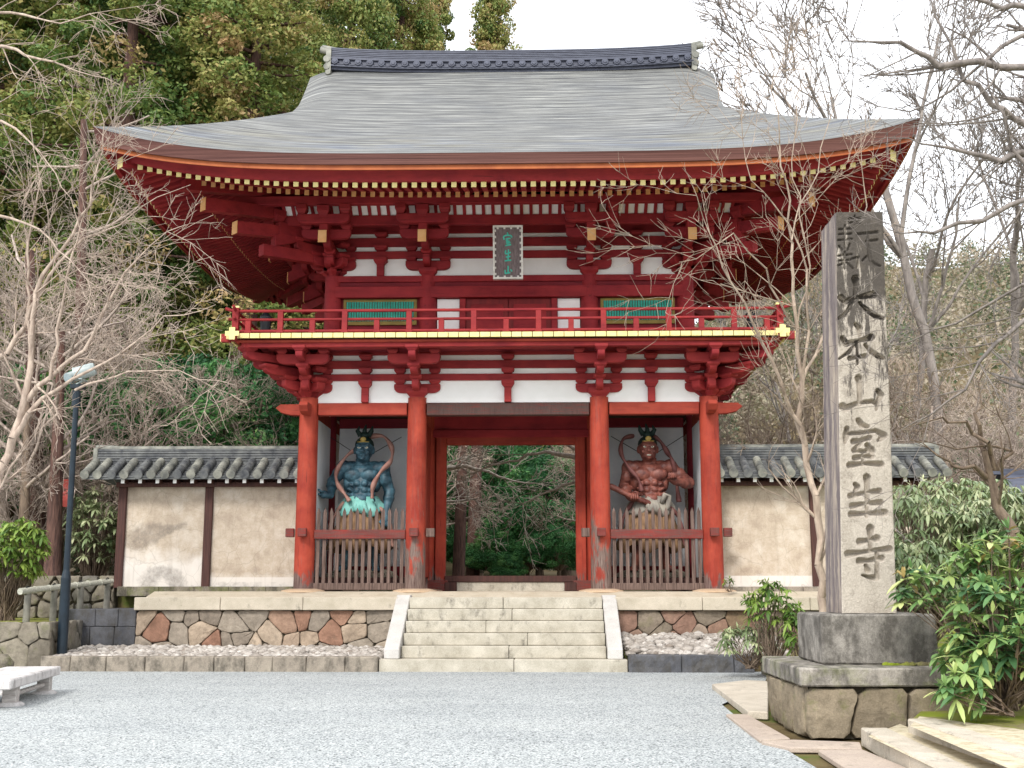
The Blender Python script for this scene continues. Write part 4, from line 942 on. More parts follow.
def rafter_mb(mb, pos, side, kind):
    """side: 0 front,1 right,2 back,3 left; pos = coordinate along the eave"""
    if kind == 'fly': i0, i1, z0, sl, w2, h2 = .53, 1.85, -.435, .262, .05, .055
    else: i0, i1, z0, sl, w2, h2 = 1.53, 3.95, -.275, .42, .046, .064
    half = W_ if side in (0, 2) else HY
    lim = half-abs(pos); i1 = min(i1, lim)
    if i1-i0 < .12: return False
    q = []
    for i in (i0, i1):
        if side in (0, 2):
            y = RY0+i if side == 0 else RY1-i; u_ = upt(pos, y); q.append((pos, y, ZE+z0+sl*(i-i0)+u_*.93))
        else:
            x = (W_-i)*(1 if side == 1 else -1); u_ = upt(x, YC+pos); q.append((x, YC+pos, ZE+z0+sl*(i-i0)+u_*.93))
    def face(c):
        if side in (0, 2): return [(c[0]-w2, c[1], c[2]-h2), (c[0]+w2, c[1], c[2]-h2), (c[0]+w2, c[1], c[2]+h2), (c[0]-w2, c[1], c[2]+h2)]
        return [(c[0], c[1]-w2, c[2]-h2), (c[0], c[1]+w2, c[2]-h2), (c[0], c[1]+w2, c[2]+h2), (c[0], c[1]-w2, c[2]+h2)]
    a, b = face(q[0]), face(q[1]); mb.cm = 0
    mb.add(a+b, [(0, 1, 2, 3), (7, 6, 5, 4), (0, 4, 5, 1), (1, 5, 6, 2), (2, 6, 7, 3), (3, 7, 4, 0)])
    dv = {0: (0, -.012, 0), 1: (.012, 0, 0), 2: (0, .012, 0), 3: (-.012, 0, 0)}[side]
    k = .985; c = q[0]; f0 = [tuple(c[j]+(p[j]-c[j])*k for j in range(3)) for p in a]; f1 = [tuple(p[j]+dv[j] for j in range(3)) for p in f0]
    mb.cm = 1; mb.add(f0+f1, [(4, 5, 6, 7), (3, 2, 1, 0), (0, 4, 5, 1), (1, 5, 6, 2), (2, 6, 7, 3), (3, 7, 4, 0)]); mb.cm = 0
    return True
for kind, nm, capm in (('fly', 'flying_rafter', 'cap_yellow'), ('base', 'base_rafter', 'cap_orange')):
    step = .19; nH = int(7.15/step)
    for k in range(-nH, nH+1):
        mb = MB()
        if rafter_mb(mb, k*step, 0, kind): mb.build(nm, ['crimson', capm], ev)
    mb = MB()
    for side in (1, 2, 3):
        m = int((W_ if side == 2 else HY)/step)
        for k in range(-m, m+1): rafter_mb(mb, k*step, side, kind)
    mb.build(nm+'s', ['crimson', capm], ev, kind='stuff')
def diagbeam(c0, c1, z0, z1, w_, h, name, capmat, sx_, sy_, par=ev):
    """c = inset from the eave corner measured along both axes"""
    mb = MB(); d = Vector((sx_, sy_, 0)).normalized(); nrm = Vector((-d.y, d.x, 0))
    def P_(c, z): return Vector((sx_*(W_-c), YC+sy_*(HY-c), z))
    A, B = P_(c0, z0), P_(c1, z1)
    def f(c): return [c-nrm*w_/2-Vector((0, 0, h/2)), c+nrm*w_/2-Vector((0, 0, h/2)), c+nrm*w_/2+Vector((0, 0, h/2)), c-nrm*w_/2+Vector((0, 0, h/2))]
    a, b = f(A), f(B); mb.cm = 0; mb.add([tuple(p) for p in a+b], [(0, 1, 2, 3), (7, 6, 5, 4), (0, 4, 5, 1), (1, 5, 6, 2), (2, 6, 7, 3), (3, 7, 4, 0)])
    mats = ['crimson']
    if capmat:
        mats.append(capmat); mb.cm = 1; f0 = [A+(p-A)*1.03 for p in a]; f1 = [p+d*.015 for p in f0]; mb.add([tuple(p) for p in f0+f1], [(4, 5, 6, 7), (3, 2, 1, 0), (0, 4, 5, 1), (1, 5, 6, 2), (2, 6, 7, 3), (3, 7, 4, 0)])
    return mb.build(name, mats, par)
for sx_ in (-1, 1):
    for sy_ in (-1, 1):
        diagbeam(.42, 3.9, ZE+.02, ZE+.62, .2, .2, 'hip_rafter', 'cap_yellow', sx_, sy_); diagbeam(1.35, 3.9, ZE-.1, ZE+.5, .2, .22, 'hip_rafter', None, sx_, sy_)
        z1_ = zat(208, 22.35, 206); z2_ = zat(233, 23.0, 238); z3_ = zat(253, 23.3, 257)
        diagbeam(1.68, 3.9, z1_, z1_+.35, .19, .26, 'tail_beam', 'cap_orange', sx_, sy_); diagbeam(2.2, 3.9, z2_, z2_+.3, .19, .26, 'tail_beam', 'cap_orange', sx_, sy_); diagbeam(2.65, 3.95, z3_, z3_+.12, .19, .24, 'tail_beam', None, sx_, sy_)
        # wind bell under the corner
# gables and verges
for s in (-1, 1):
    mb = MB(); n = 14; xg = s*(XG-.45)
    pts = [(YC-(HY-d), ZE+Pf(d)-.05) for d in np.linspace(3.2, 5.75, n)]+[(YC+(HY-d), ZE+Pf(d)-.05) for d in np.linspace(5.75, 3.2, n)]
    mb.add([(xg, y, z) for y, z in pts]+[(xg, YC, ZE+Pf(3.2)-.4)], [tuple(range(len(pts)))]); mb.build('gable_wall', 'crimson_dark', roof)
    mb = MB()
    for sg in (-1, 1):
        R_ = []
        for d in np.linspace(3.0, 5.75, 24):
            y = YC+sg*(HY-d); z = ZE+Pf(d)-.2*min(1, max(0, d-3.1)/.9); xg_ = 4.7+.2*(max(d, 3.1)-3.1)/2.65; R_.append([(s*xg_, y, z), (s*(xg_-.03), y, z-.02-.18*min(1, (d-3)/1.2)), (s*(xg_-.5), y, z-.02-.18*min(1, (d-3)/1.2))])
        for i in range(len(R_)-1):
            mb.add(R_[i]+R_[i+1], [(0, 1, 4, 3), (1, 2, 5, 4)])
    mb.build('verge', 'bark_edge', roof)
# ridge
ZR = ZE+Pf(HY); rz_ = lambda x: .13*(abs(x)/4.45)**3
def ridge_strip(w_, z0, z1, x1, mat, name, par, n=40, smooth=False):
    mb = MB(); xs_ = np.linspace(-x1, x1, n); 
    for i in range(n-1):
        a, b = xs_[i], xs_[i+1]; za, zb = ZR+rz_(a), ZR+rz_(b)
        f = [(a, YC-w_, za+z0), (b, YC-w_, zb+z0), (b, YC-w_, zb+z1), (a, YC-w_, za+z1), (a, YC+w_, za+z0), (b, YC+w_, zb+z0), (b, YC+w_, zb+z1), (a, YC+w_, za+z1)]
        fs = [(0, 1, 2, 3), (5, 4, 7, 6), (3, 2, 6, 7), (1, 0, 4, 5)]
        if i == 0: fs.append((0, 3, 7, 4))
        if i == n-2: fs.append((1, 5, 6, 2))
        mb.add(f, fs)
    return mb.build(name, mat, par)
rd = ridge_strip(.17, -.16, .30, 4.35, 'ridge_tile', 'ridge', roof)
for k in range(6): ridge_strip(.195-.004*(k % 2), .20+.045*k-.06, .232+.045*k-.06, 4.37, 'ridge_tile', 'ridge_course', rd)
ridge_strip(.24, -.10, -.06, 4.36, 'ridge_tile', 'ridge_course', rd); ridge_strip(.22, .10, .135, 4.36, 'ridge_tile', 'ridge_course', rd)
mb = MB(); xs_ = np.linspace(-4.62, 4.62, 50); mb.tube([(x, YC, ZR+rz_(x)+.40+(.05*max(0, abs(x)-4.2)/.4)) for x in xs_], .075, 10); mb.build('ridge_cap', 'tile_pale', rd, smooth=True)
for k in range(-15, 16):
    x = k*.284; mb = MB()
    for sg in (-1, 1):
        z = ZR+rz_(x)+.02; mb.cyl((x, YC+sg*.2, z), (x, YC+sg*.275, z), .09, .078, 14); mb.cyl((x, YC+sg*.275, z), (x, YC+sg*.29, z), .055, .04, 12)
        mb.tube([(x+.142+.11*math.cos(a), YC+sg*.24, z-.03-.055*math.sin(a)) for a in np.linspace(math.pi, 0, 6)], .018, 6)
    mb.build('ridge_disc', 'ridge_tile', rd)
for s in (-1, 1):
    mb = MB(); z = ZR+.12; x0, x1 = sorted((s*4.36, s*4.48)); mb.box(x0, x1, YC-.24, YC+.24, z-.3, z+.36)
    mb.cyl((s*4.46, YC-.26, z+.08), (s*4.46, YC+.26, z+.08), .085, .085, 12); mb.cyl((s*4.46, YC-.26, z-.12), (s*4.46, YC+.26, z-.12), .075, .075, 12)
    mb.cyl((s*4.36, YC, z+.36), (s*4.66, YC, z+.44), .075, .085, 12); mb.cyl((s*4.42, YC-.27, z-.27), (s*4.42, YC+.27, z-.27), .06, .06, 12)
    mb.build('ridge_end_ornament', 'tile_pale', rd, auto=True)
# ------------- plaque
pq = empty('name_plaque', (0, 22.95, 8.2), 'grey wooden name plaque with pale scalloped frame under the upper eaves', 'plaque')
c0 = at(493, 227, 22.75); c1 = at(523, 279, 22.95); cx = (c0.x+c1.x)/2; hw = (c1.x-c0.x)/2; zt, zb = c0.z, c1.z
def PQ(x, z, o=0):   # plaque plane leans forward at its top
    k = (z-zb)/(zt-zb); return (cx+x, 22.98-.28*k-o, z)
def pqbox(mb, x0, x1, z0, z1, o0, o1):
    b_ = [PQ(x0, z0, o1), PQ(x1, z0, o1), PQ(x1, z0, o0), PQ(x0, z0, o0)]; t2 = [PQ(x0, z1, o1), PQ(x1, z1, o1), PQ(x1, z1, o0), PQ(x0, z1, o0)]; mb.hexa(b_, t2)
mb = MB(); pqbox(mb, -hw+.02, hw-.02, zb+.02, zt-.02, -.04, .02); mb.build('board', 'plaque_wood', pq)
mb = MB()
for a in ((-hw, -hw+.035, zb, zt), (hw-.035, hw, zb, zt), (-hw+.036, hw-.036, zt-.035, zt), (-hw+.036, hw-.036, zb, zb+.035)): pqbox(mb, a[0], a[1], a[2], a[3], -.05, .06)
for k in range(8):
    z = zb+.1+(zt-zb-.2)*k/7
    for s in (-1, 1): x0, x1 = sorted((s*(hw-.035), s*(hw-.065))); pqbox(mb, x0, x1, z-.02, z+.02, .0, .05)
for k in range(4):
    x = -hw+.1+(2*hw-.2)*k/3
    for z0, z1 in ((zt-.065, zt-.036), (zb+.036, zb+.065)): pqbox(mb, x-.02, x+.02, z0, z1, .0, .05)
mb.build('frame', 'plaque_trim', pq)
mb = MB(); Sx = lambda u: (u-508.2)/30.6*2*hw; Sz = lambda v: zt-(v-227)/52*(zt-zb)
GL = [[(503.6, 237.5), (507, 236.2), (511.5, 236.6), (512.4, 238.5)], [(507.5, 233.5), (508.5, 236)], [(503.6, 237.5), (504.4, 240.5)], [(506, 240), (511, 239.2)], [(508.5, 239.5), (506.3, 242), (510, 242)], [(508.5, 242), (508.3, 246)], [(506.2, 243.8), (511, 243.3)], [(505.5, 246.3), (511.5, 245.3)],
      [(508.8, 250), (508.2, 261)], [(505.5, 254.5), (511, 253)], [(506, 250.8), (505.2, 254)], [(506, 257.6), (510.8, 256.8)], [(504.8, 261.2), (511.6, 260.4)],
      [(508.3, 266), (508.2, 272.5)], [(505.2, 270), (505.2, 273.6), (510.4, 272.6)], [(510.8, 269.5), (512.2, 271.6)]]
for st_ in GL:
    for (ua, va), (ub, vb) in zip(st_[:-1], st_[1:]):
        xa, za, xb_, zb_ = Sx(ua), Sz(va), Sx(ub), Sz(vb); L = math.hypot(xb_-xa, zb_-za); nx_, nz2 = -(zb_-za)/L*.013, (xb_-xa)/L*.013
        q = [(xa+nx_, za+nz2), (xa-nx_, za-nz2), (xb_-nx_, zb_-nz2), (xb_+nx_, zb_+nz2)]; mb.hexa([PQ(a, b, .021) for a, b in q], [PQ(a, b, .034) for a, b in q])
mb.build('lettering', 'green_lattice', pq)
mb = MB(); 
for s in (-1, 1): mb.cyl(PQ(s*hw*.7, zt-.02, -.03), (cx+s*hw*.7, 23.5, zt+.18), .015, .015, 6)
mb.build('bracket', 'black_iron', pq)
# ================================================================== TILED WALLS
def tiled_wall(xa, xb, posts, label, gate_side, damp):
    """cob wall along x between xa and xb; y of the face is 24.6"""
    root = empty('tiled_wall', ((xa+xb)/2, 24.75, 1.3), label, 'wall', 'plaster walls with tiled tops beside the gate')
    mb = MB(); course(mb, xa, xb, 24.5, 25.05, 1.297, 1.50, .9, int(abs(xa*10)), .006, .2); mb.build('footing', 'granite_curb' if xa > 0 else 'old_stone', root, bevel=.01)
    # panels as grids carrying the damp mask
    edges = sorted([xa]+posts+[xb])
    for i in range(len(edges)-1):
        a, b = edges[i], edges[i+1]; n, m = 26, 26; V = []; D = []
        for j in range(m+1):
            for k in range(n+1):
                x = a+(b-a)*k/n; z = 1.5+(3.64-1.5)*j/m; V.append((x, 24.6+.006*math.sin(x*9+z*5), z))
        Fq = np.array([(j*(n+1)+k, j*(n+1)+k+1, (j+1)*(n+1)+k+1, (j+1)*(n+1)+k) for j in range(m) for k in range(n)])
        o = arrays('plaster_panel', V, Fq, 'cob_wall', root, org=ORG[root.name], smooth=True)
        at2 = o.data.attributes.new('damp', 'FLOAT', 'POINT'); at2.data.foreach_set('value', [damp((p[0]-a)/(b-a), (p[2]-1.5)/2.14, i) for p in V])
    mb = MB(); mb.box(xa+.02, xb-.02, 24.62, 24.95, 1.5, 3.66); mb.build('core', 'plaster_grey', root)
    for x in posts+[xa, xb]:
        if (x in (xa, xb)) and abs(x) < 5: continue
        mb = MB(); mb.box(x-.085, x+.085, 24.52, 25.0, 1.47, 3.66); mb.build('wall_post', 'dark_wood', root, bevel=.01)
    mb = MB(); mb.box(xa-.1, xb+.1, 24.38, 24.5, 3.60, 3.70); mb.box(xa-.05, xb+.05, 24.5, 25.0, 3.65, 3.78); mb.build('eave_beam', 'dark_wood', root, bevel=.01)
    n = int((xb-xa)/.36)
    mb = MB()
    for k in range(n+1):
        x = xa+.12+(xb-xa-.24)*k/n; mb.box(x-.035, x+.035, 24.17, 24.9, 3.66, 3.74, 0); mb.box(x-.037, x+.037, 24.155, 24.169, 3.655, 3.745, 1)
    mb.build('rafter_ends', ['dark_wood', 'plaster_white'], root)
    ends = (.0, .34) if not gate_side else (.34, .0)
    ya, za, yb, zb_ = 24.05, 3.78, 24.74, 4.16
    X0, X1 = xa-(.72 if xa < 0 else .0), xb+(.42 if xa > 0 else .0)
    mb = MB()
    for sg in (1, -1):   # tile bed on both slopes
        f = lambda y: y if sg == 1 else 49.5-y
        mb.hexa([(X0, f(ya), za-.05), (X1, f(ya), za-.05), (X1, f(yb), zb_-.03), (X0, f(yb), zb_-.03)], [(X0, f(ya), za), (X1, f(ya), za), (X1, f(yb), zb_), (X0, f(yb), zb_)])
        m = 7
        for j in range(m):
            y = ya+(yb-ya)*j/m; z = za+(zb_-za)*j/m; mb.hexa([(X0, f(y-.02), z-.005), (X1, f(y-.02), z-.005), (X1, f(y+.09), z+.045), (X0, f(y+.09), z+.045)], [(X0, f(y-.02), z+.02), (X1, f(y-.02), z+.02), (X1, f(y+.09), z+.05), (X0, f(y+.09), z+.05)])
    mb.build('tile_bed', 'tile', root)
    n = int((X1-X0)/.285)
    for k in range(n+1):
        x = X0+.07+(X1-X0-.14)*k/n; mb = MB(); rj = random.Random(k+int(xa*7)).uniform(-.012, .012)
        for sg in (1, -1):
            f = lambda y: y if sg == 1 else 49.5-y
            for j in range(3):
                t0, t1 = j/3, (j+1)/3; p0 = (x+rj, f(ya-.04+(yb-ya)*t0), za+.055+(zb_-za)*t0); p1 = (x+rj, f(ya-.04+(yb-ya)*t1), za+.055+(zb_-za)*t1); mb.cyl(p0, p1, .09, .08, 12)
            mb.cyl((x+rj, f(ya-.06), za+.055-.01), (x+rj, f(ya-.02), za+.055), .096, .096, 14)
        mb.build('round_tile', 'tile_pale' if (k*7) % 5 < 3 else 'tile', root, auto=True)
    rg = MB(); z = 4.08
    rg.box(X0+.1, X1-.1, 24.62, 24.88, z, z+.36)
    for j in range(5): rg.box(X0+.08, X1-.08, 24.60-.012*(j % 2), 24.90+.012*(j % 2), z+.10+.055*j, z+.135+.055*j)
    r_ = rg.build('ridge', 'tile', root)
    for s2, xx in ((-1, X0), (1, X1)):
        if abs(xx) < 5: continue
        e = MB(); e.cyl((xx, 24.75, z+.4), (xx-s2*.5, 24.75, z+.38), .07, .07, 12); e.box(min(xx, xx-s2*.1), max(xx, xx-s2*.1), 24.58, 24.92, z-.04, z+.38); e.build('ridge_end', 'tile_pale', r_, bevel=.01)
    mb = MB(); mb.tube([(x, 24.75, z+.37) for x in np.linspace(X0+.1, X1-.1, 16)], .07, 10); mb.build('ridge_cap', 'tile_pale', r_, smooth=True)
def dampL(s, h, i):
    if i != 0: return max(0, 1-abs(h-.02)/.06)*.6
    a = .85*math.exp(-((h-.53-.22*(s-.4))/(.10+.05*math.sin(s*7)))**2)*math.exp(-((s-.38)/.38)**4); q = math.hypot((s-.5)*.75, h); b = .75*math.exp(-((q-.13)/.09)**2)
    return min(1, a+b)+.03
tiled_wall(-8.3, -4.35, [-6.43], 'left plaster wall with dark tiled roof, grey damp stain on its outer panel', True, dampL)
tiled_wall(4.35, 8.75, [6.45], 'right plaster wall with dark tiled roof, partly behind the stone pillar', False, lambda s, h, i: .3*max(0, 1-h/.1))
# ================================================================== LAMP POST
p = gnd(62, 655, .0); L0 = Vector((-8.62, 21.75, 0)); p0 = at(62, 650, 21.6); L0 = Vector((p0.x, 21.6, .1))
lp = empty('lamp_post', L0, 'dark blue lamp post carrying two pale floodlights, left of the gate', 'lamp post')
ph = zat(388, 21.6, 76); px_top = at(77, 388, 21.6).x
mb = MB(); dx = (px_top-L0.x); hh = ph-L0.z
P_ = lambda k: (L0.x+dx*k, 21.6, L0.z+hh*k)
mb.cyl((L0.x, 21.6, 0), P_(0), .16, .15, 16); mb.build('footing', 'old_stone', lp, auto=True)
mb = MB(); mb.cyl(P_(0), P_(.30), .095, .09, 18); mb.cyl(P_(.30), P_(.33), .09, .058, 18); mb.cyl(P_(.33), P_(.985), .058, .05, 18); mb.build('pole', 'lamp_pole_paint', lp, auto=True)
mb = MB(); tp = Vector(P_(1)); mb.box(tp.x-.10, tp.x+.14, 21.5, 21.7, tp.z-.02, tp.z+.06); mb.cyl(P_(.93), P_(.99), .08, .075, 14); mb.build('bracket', 'lamp_pole_paint', lp, bevel=.008)
for (a, b, r, lb) in ((at(69, 378, 21.55), at(79, 374, 21.75), .105, 'farther floodlight, tilted down to the left'), (at(76, 374, 21.45), at(92, 369.5, 21.5), .128, 'nearer floodlight, lying almost level')):
    mb = MB(); d = (b-a).normalized(); mb.cyl(a, b, r, r*1.0, 20); mb.cyl(b, b+d*.06, r*1.03, r*.85, 20); mb.cyl(a-d*.03, a, r*1.06, r*1.06, 20); h = mb.build('floodlight', 'lamp_white', lp, auto=True, label=lb)
    mb = MB(); mb.cyl(a-d*.034, a-d*.03, r*.93, r*.93, 20); mb.build('lens', 'glass_lens', h)
    m_ = (a+b)/2; mb = MB(); mb.box(m_.x-.03, m_.x+.03, m_.y-.16, m_.y+.16, m_.z-r*1.35, m_.z-r*1.2); mb.cyl((m_.x, m_.y, m_.z-r*1.25), (tp.x+(.05 if r > .13 else -.04), 21.6, tp.z+.05), .022, .022, 8); mb.build('yoke', 'lamp_white', h)
# ================================================================== BENCH
bz = .36; A = gnd(62, 664, bz); B = gnd(62, 674, bz)
bn = empty('stone_bench', (-5.2, 12.6, 0), 'low pale stone bench cut off by the left edge of the photo', 'bench')
def q2(u, v, z): p = gnd(u, v, z); return (p.x, p.y)
c1 = q2(62, 664.5, bz); c2 = q2(26, 669, bz) if False else None
BR = Vector((*q2(61, 666, bz), 0)); BL = Vector((*q2(0, 683, bz), 0)); ed = (BL-BR).normalized(); nr = Vector((-ed.y, ed.x, 0)); nr = nr if nr.x < 0 else -nr
P0 = BR; P1 = BR+ed*2.6; P2_ = P1+nr*.75; P3 = P0+nr*.75
mb = MB(); mb.hexa([(p.x, p.y, bz-.12) for p in (P1, P0, P3, P2_)], [(p.x, p.y, bz) for p in (P1, P0, P3, P2_)]); sb = mb.build('seat', 'bench_stone', bn, bevel=.015)
for k, (s, t_) in enumerate(((.3, .06), (.3, .52), (2.0, .06), (2.0, .52))):
    c = P0+ed*s+nr*(t_+.08); mb = MB(); r = .085; c4 = [c-ed*r-nr*r, c+ed*r-nr*r, c+ed*r+nr*r, c-ed*r+nr*r]; mb.hexa([(p.x, p.y, .03) for p in c4], [(p.x, p.y, bz-.122) for p in c4]); mb.build('leg', 'bleached_wood', bn, bevel=.01)
    mb = MB(); mb.lathe(c.x, c.y, [(.17, -.01), (.17, .02), (.13, .045)], 12); mb.build('foot_stone', 'bench_stone', bn)
for t_ in (.14, .60):
    a, b = P0+ed*.4+nr*t_, P0+ed*1.95+nr*t_; mb = MB(); mb.cyl((a.x, a.y, .13), (b.x, b.y, .13), .035, .035, 6); mb.build('stretcher', 'bleached_wood', bn)
# ================================================================== BAMBOO RAIL
Yb = 21.75
br = empty('bamboo_rail', (at(60, 600, Yb).x, Yb, .84), 'low bamboo pole rail on short green posts, left of the tiled wall', 'railing')
a, b = at(20, 591.5, 21.5), at(112, 581, 24.2)
mb = MB(); mb.cyl(a, b, .062, .05, 14); bp = mb.build('bamboo_pole', 'bamboo', br, auto=True)
for k in range(1, 7):
    c = a.lerp(b, k/7); d = (b-a).normalized(); mb = MB(); mb.cyl(c-d*.012, c+d*.012, .068, .068, 12); mb.build('bamboo_node', 'bamboo', bp)
for k in (.06, .33, .62, .93):
    c = a.lerp(b, k); mb = MB(); mb.cyl((c.x, c.y+.09, .8), (c.x, c.y+.09, c.z+.02), .065, .06, 12); po = mb.build('post', 'post_green', br, auto=True)
    mb = MB(); mb.tube([(c.x+.07*math.cos(t_)*.2, c.y+.04+.1*math.sin(t_), c.z+.08*math.cos(t_)) for t_ in np.linspace(0, 6.28, 10)], .012, 5); mb.build('lashing', 'black_iron', po)
# ================================================================== SMALL BANNER, SHELTER
c = at(64, 493, 26.5); bnr = empty('banner', (c.x, 26.5, 1.3), 'small faded red banner on a pole behind the blue lamp post', 'banner')
mb = MB(); n = 8
for i in range(n):
    for j in range(1): 
        z0, z1 = c.z+.32-.64*i/n, c.z+.32-.64*(i+1)/n; w0, w1 = .02*math.sin(i*.9), .02*math.sin((i+1)*.9); mb.hexa([(c.x-.1, 26.5+w1, z1), (c.x+.1, 26.5+w1, z1), (c.x+.1, 26.512+w1, z1), (c.x-.1, 26.512+w1, z1)], [(c.x-.1, 26.5+w0, z0), (c.x+.1, 26.5+w0, z0), (c.x+.1, 26.512+w0, z0), (c.x-.1, 26.512+w0, z0)])
mb.build('cloth', 'sign_red', bnr); mb = MB(); mb.cyl((c.x-.12, 26.51, 1.3), (c.x-.12, 26.51, c.z+.4), .018, .015, 8); mb.cyl((c.x-.13, 26.51, c.z+.34), (c.x+.11, 26.51, c.z+.34), .01, .01, 6); mb.build('pole', 'dark_wood', bnr)
c = at(1003, 490, 24); sh = empty('wooden_shelter', (c.x+1.4, 24.6, 1.25), 'small dark wooden roofed shelter at the right edge behind the shrubs', 'shelter')
zt_ = zat(472, 24, 1003); mb = MB(); x0 = c.x+.05
mb.hexa([(x0-.15, 23.6, zt_-.55), (x0+3, 23.6, zt_-.55), (x0+3, 24.6, zt_-.02), (x0+.15, 24.6, zt_-.02)], [(x0-.15, 23.6, zt_-.48), (x0+3, 23.6, zt_-.48), (x0+3, 24.6, zt_+.05), (x0+.15, 24.6, zt_+.05)])
mb.hexa([(x0-.15, 25.6, zt_-.55), (x0+.15, 24.6, zt_-.02), (x0+3, 24.6, zt_-.02), (x0+3, 25.6, zt_-.55)], [(x0-.15, 25.6, zt_-.48), (x0+.15, 24.6, zt_+.05), (x0+3, 24.6, zt_+.05), (x0+3, 25.6, zt_-.48)])
mb.box(x0-.1, x0+3, 24.5, 24.7, zt_+.0, zt_+.12); mb.build('roof', 'ridge_tile', sh)
mb = MB(); mb.box(x0+.25, x0+2.9, 23.9, 25.3, 1.3, zt_-.5); mb.build('wall', 'dark_wood', sh)
for x in (x0+.2, x0+2.9):
    for y in (23.8, 25.4): mb = MB(); mb.box(x-.05, x+.05, y-.05, y+.05, 1.25, zt_-.45); mb.build('post', 'dark_wood', sh)
# ================================================================== STONE PILLAR
PY = 12.65
bl, brr = at(842, 612, PY), at(897, 612, PY); tl, tr = at(836, 212, PY), at(883, 212, PY)
ZB, ZT = 1.205, (tl.z+tr.z)/2
pil = empty('stone_pillar', ((bl.x+brr.x)/2, PY+.35, 0), 'tall carved granite pillar with vertical characters on a stepped base', 'stone pillar')
def fx(k, z):  # k 0 left .. 1 right
    s = (z-ZB)/(ZT-ZB); a = bl.x+(tl.x-bl.x)*s; b = brr.x+(tr.x-brr.x)*s; return a+(b-a)*k
# strokes in photograph pixels, thrown onto the pillar's front plane: (u, v, half width px)
def c6(*p): return [(810+x/5.12, 200+y/5.12, w_) for x, y, w_ in p]
def c7(*p): return [(820+x/5.69, 330+y/5.69, w_) for x, y, w_ in p]
def c8(*p): return [(820+x/5.69, 460+y/5.69, w_) for x, y, w_ in p]
S1 = [ # dai
 c6((235, 405, 4.6), (237, 430, 3.6), (233, 470, 2.2), (230, 505, 2.2)), c6((160, 500, 3.6), (178, 520, 3.4), (235, 500, 1.7), (285, 492, 3.2), (325, 485, 4.2)), c6((228, 505, 2.6), (200, 560, 2.4), (175, 590, 2.2), (145, 607, 1.2)), c6((255, 525, 1.6), (290, 560, 2.6), (330, 590, 3.0), (375, 607, 1.8)),
 # hon
 c6((238, 638, 2.8), (255, 655, 3.2), (256, 690, 2.0)), c7((130, 45, 2.8), (150, 78, 3.2), (215, 60, 1.8), (270, 50, 3.0), (295, 40, 3.8)), c7((205, 80, 1.8), (165, 125, 2.0), (110, 163, 1.0)), c7((258, 85, 1.8), (295, 125, 2.8), (335, 150, 3.0), (365, 160, 1.6)), c7((214, 60, 1.7), (214, 190, 1.7)), c7((170, 160, 2.6), (215, 152, 2.0), (262, 148, 2.6)),
 # san
 c7((222, 275, 4.2), (228, 300, 3.4), (228, 420, 2.2)), c7((130, 435, 4.0), (150, 445, 3.6), (215, 415, 2.0), (300, 405, 2.2), (325, 420, 2.4)), c7((330, 345, 2.6), (350, 370, 3.2), (330, 410, 2.4), (322, 450, 1.6)),
 # muro
 c7((220, 515, 3.0), (240, 540, 3.2), (275, 550, 1.8)), c7((155, 560, 2.6), (150, 600, 3.6), (142, 640, 1.6)), c7((160, 590, 1.8), (230, 585, 2.0), (320, 572, 2.2), (365, 600, 3.6), (345, 620, 2.6), (330, 628, 1.2)), c7((190, 635, 3.0), (235, 628, 2.2), (285, 612, 2.6)), c7((235, 640, 1.8), (195, 685, 3.0), (250, 690, 1.8), (295, 680, 3.4)), c7((270, 655, 2.8), (300, 690, 3.2)), c7((200, 728, 3.2), (250, 718, 2.0), (298, 718, 2.6)), c7((246, 690, 1.6), (246, 765, 1.6)), c8((170, 30, 3.4), (250, 18, 1.8), (350, 24, 3.2)),
 # sho
 c8((268, 100, 4.0), (270, 140, 2.8), (268, 320, 2.0)), c8((200, 138, 2.2), (215, 152, 2.8), (195, 185, 1.4)), c8((175, 205, 3.2), (240, 190, 1.8), (290, 180, 2.2), (338, 176, 3.0)), c8((185, 262, 3.4), (250, 248, 1.8), (345, 242, 3.2)), c8((180, 310, 3.6), (260, 305, 1.8), (370, 300, 3.6)),
 # ji
 c8((287, 390, 4.2), (287, 430, 2.6), (288, 515, 2.0)), c8((228, 465, 3.8), (280, 455, 1.8), (325, 445, 3.6)), c8((162, 535, 4.0), (240, 525, 2.2), (320, 512, 2.0), (395, 508, 3.6)), c8((225, 575, 3.4), (280, 572, 2.2), (352, 560, 3.2)), c8((326, 525, 2.2), (326, 640, 2.4), (324, 670, 3.2), (285, 668, 2.4), (240, 655, .8)), c8((262, 600, 2.0), (272, 630, 3.0)),
]
S2 = [c6((150, 150, 1.2), (215, 145, 1.2)), c6((150, 175, 1.1), (212, 172, 1.1)), c6((180, 130, 1.1), (180, 245, 1.1)), c6((145, 205, 1.1), (215, 200, 1.1)), c6((150, 235, 1.1), (165, 255, 1.1)), c6((205, 225, 1.1), (195, 255, 1.1)),
 c6((145, 285, 1.1), (215, 278, 1.1)), c6((180, 265, 1.1), (178, 350, 1.1)), c6((150, 310, 1.1), (210, 305, 1.1)), c6((145, 335, 1.1), (170, 325, 1.1)), c6((190, 320, 1.1), (220, 350, 1.3)), c6((215, 300, 1.1), (250, 290, 1.1), (245, 345, 1.1)),
 c6((245, 175, 1.6), (345, 165, 2.0)), c6((300, 175, 1.5), (295, 215, 1.6), (310, 300, 2.2)), c6((290, 210, 1.4), (345, 205, 1.6)), c6((290, 290, 1.6), (270, 310, 1.2)), c6((310, 310, 1.8), (335, 330, 2.0), (360, 338, 1.2)), c6((200, 95, 1.1), (260, 92, 1.1)), c6((230, 80, 1.1), (228, 125, 1.1)), c6((200, 115, 1.1), (255, 118, 1.1))]
nxg, nzg = 100, 560
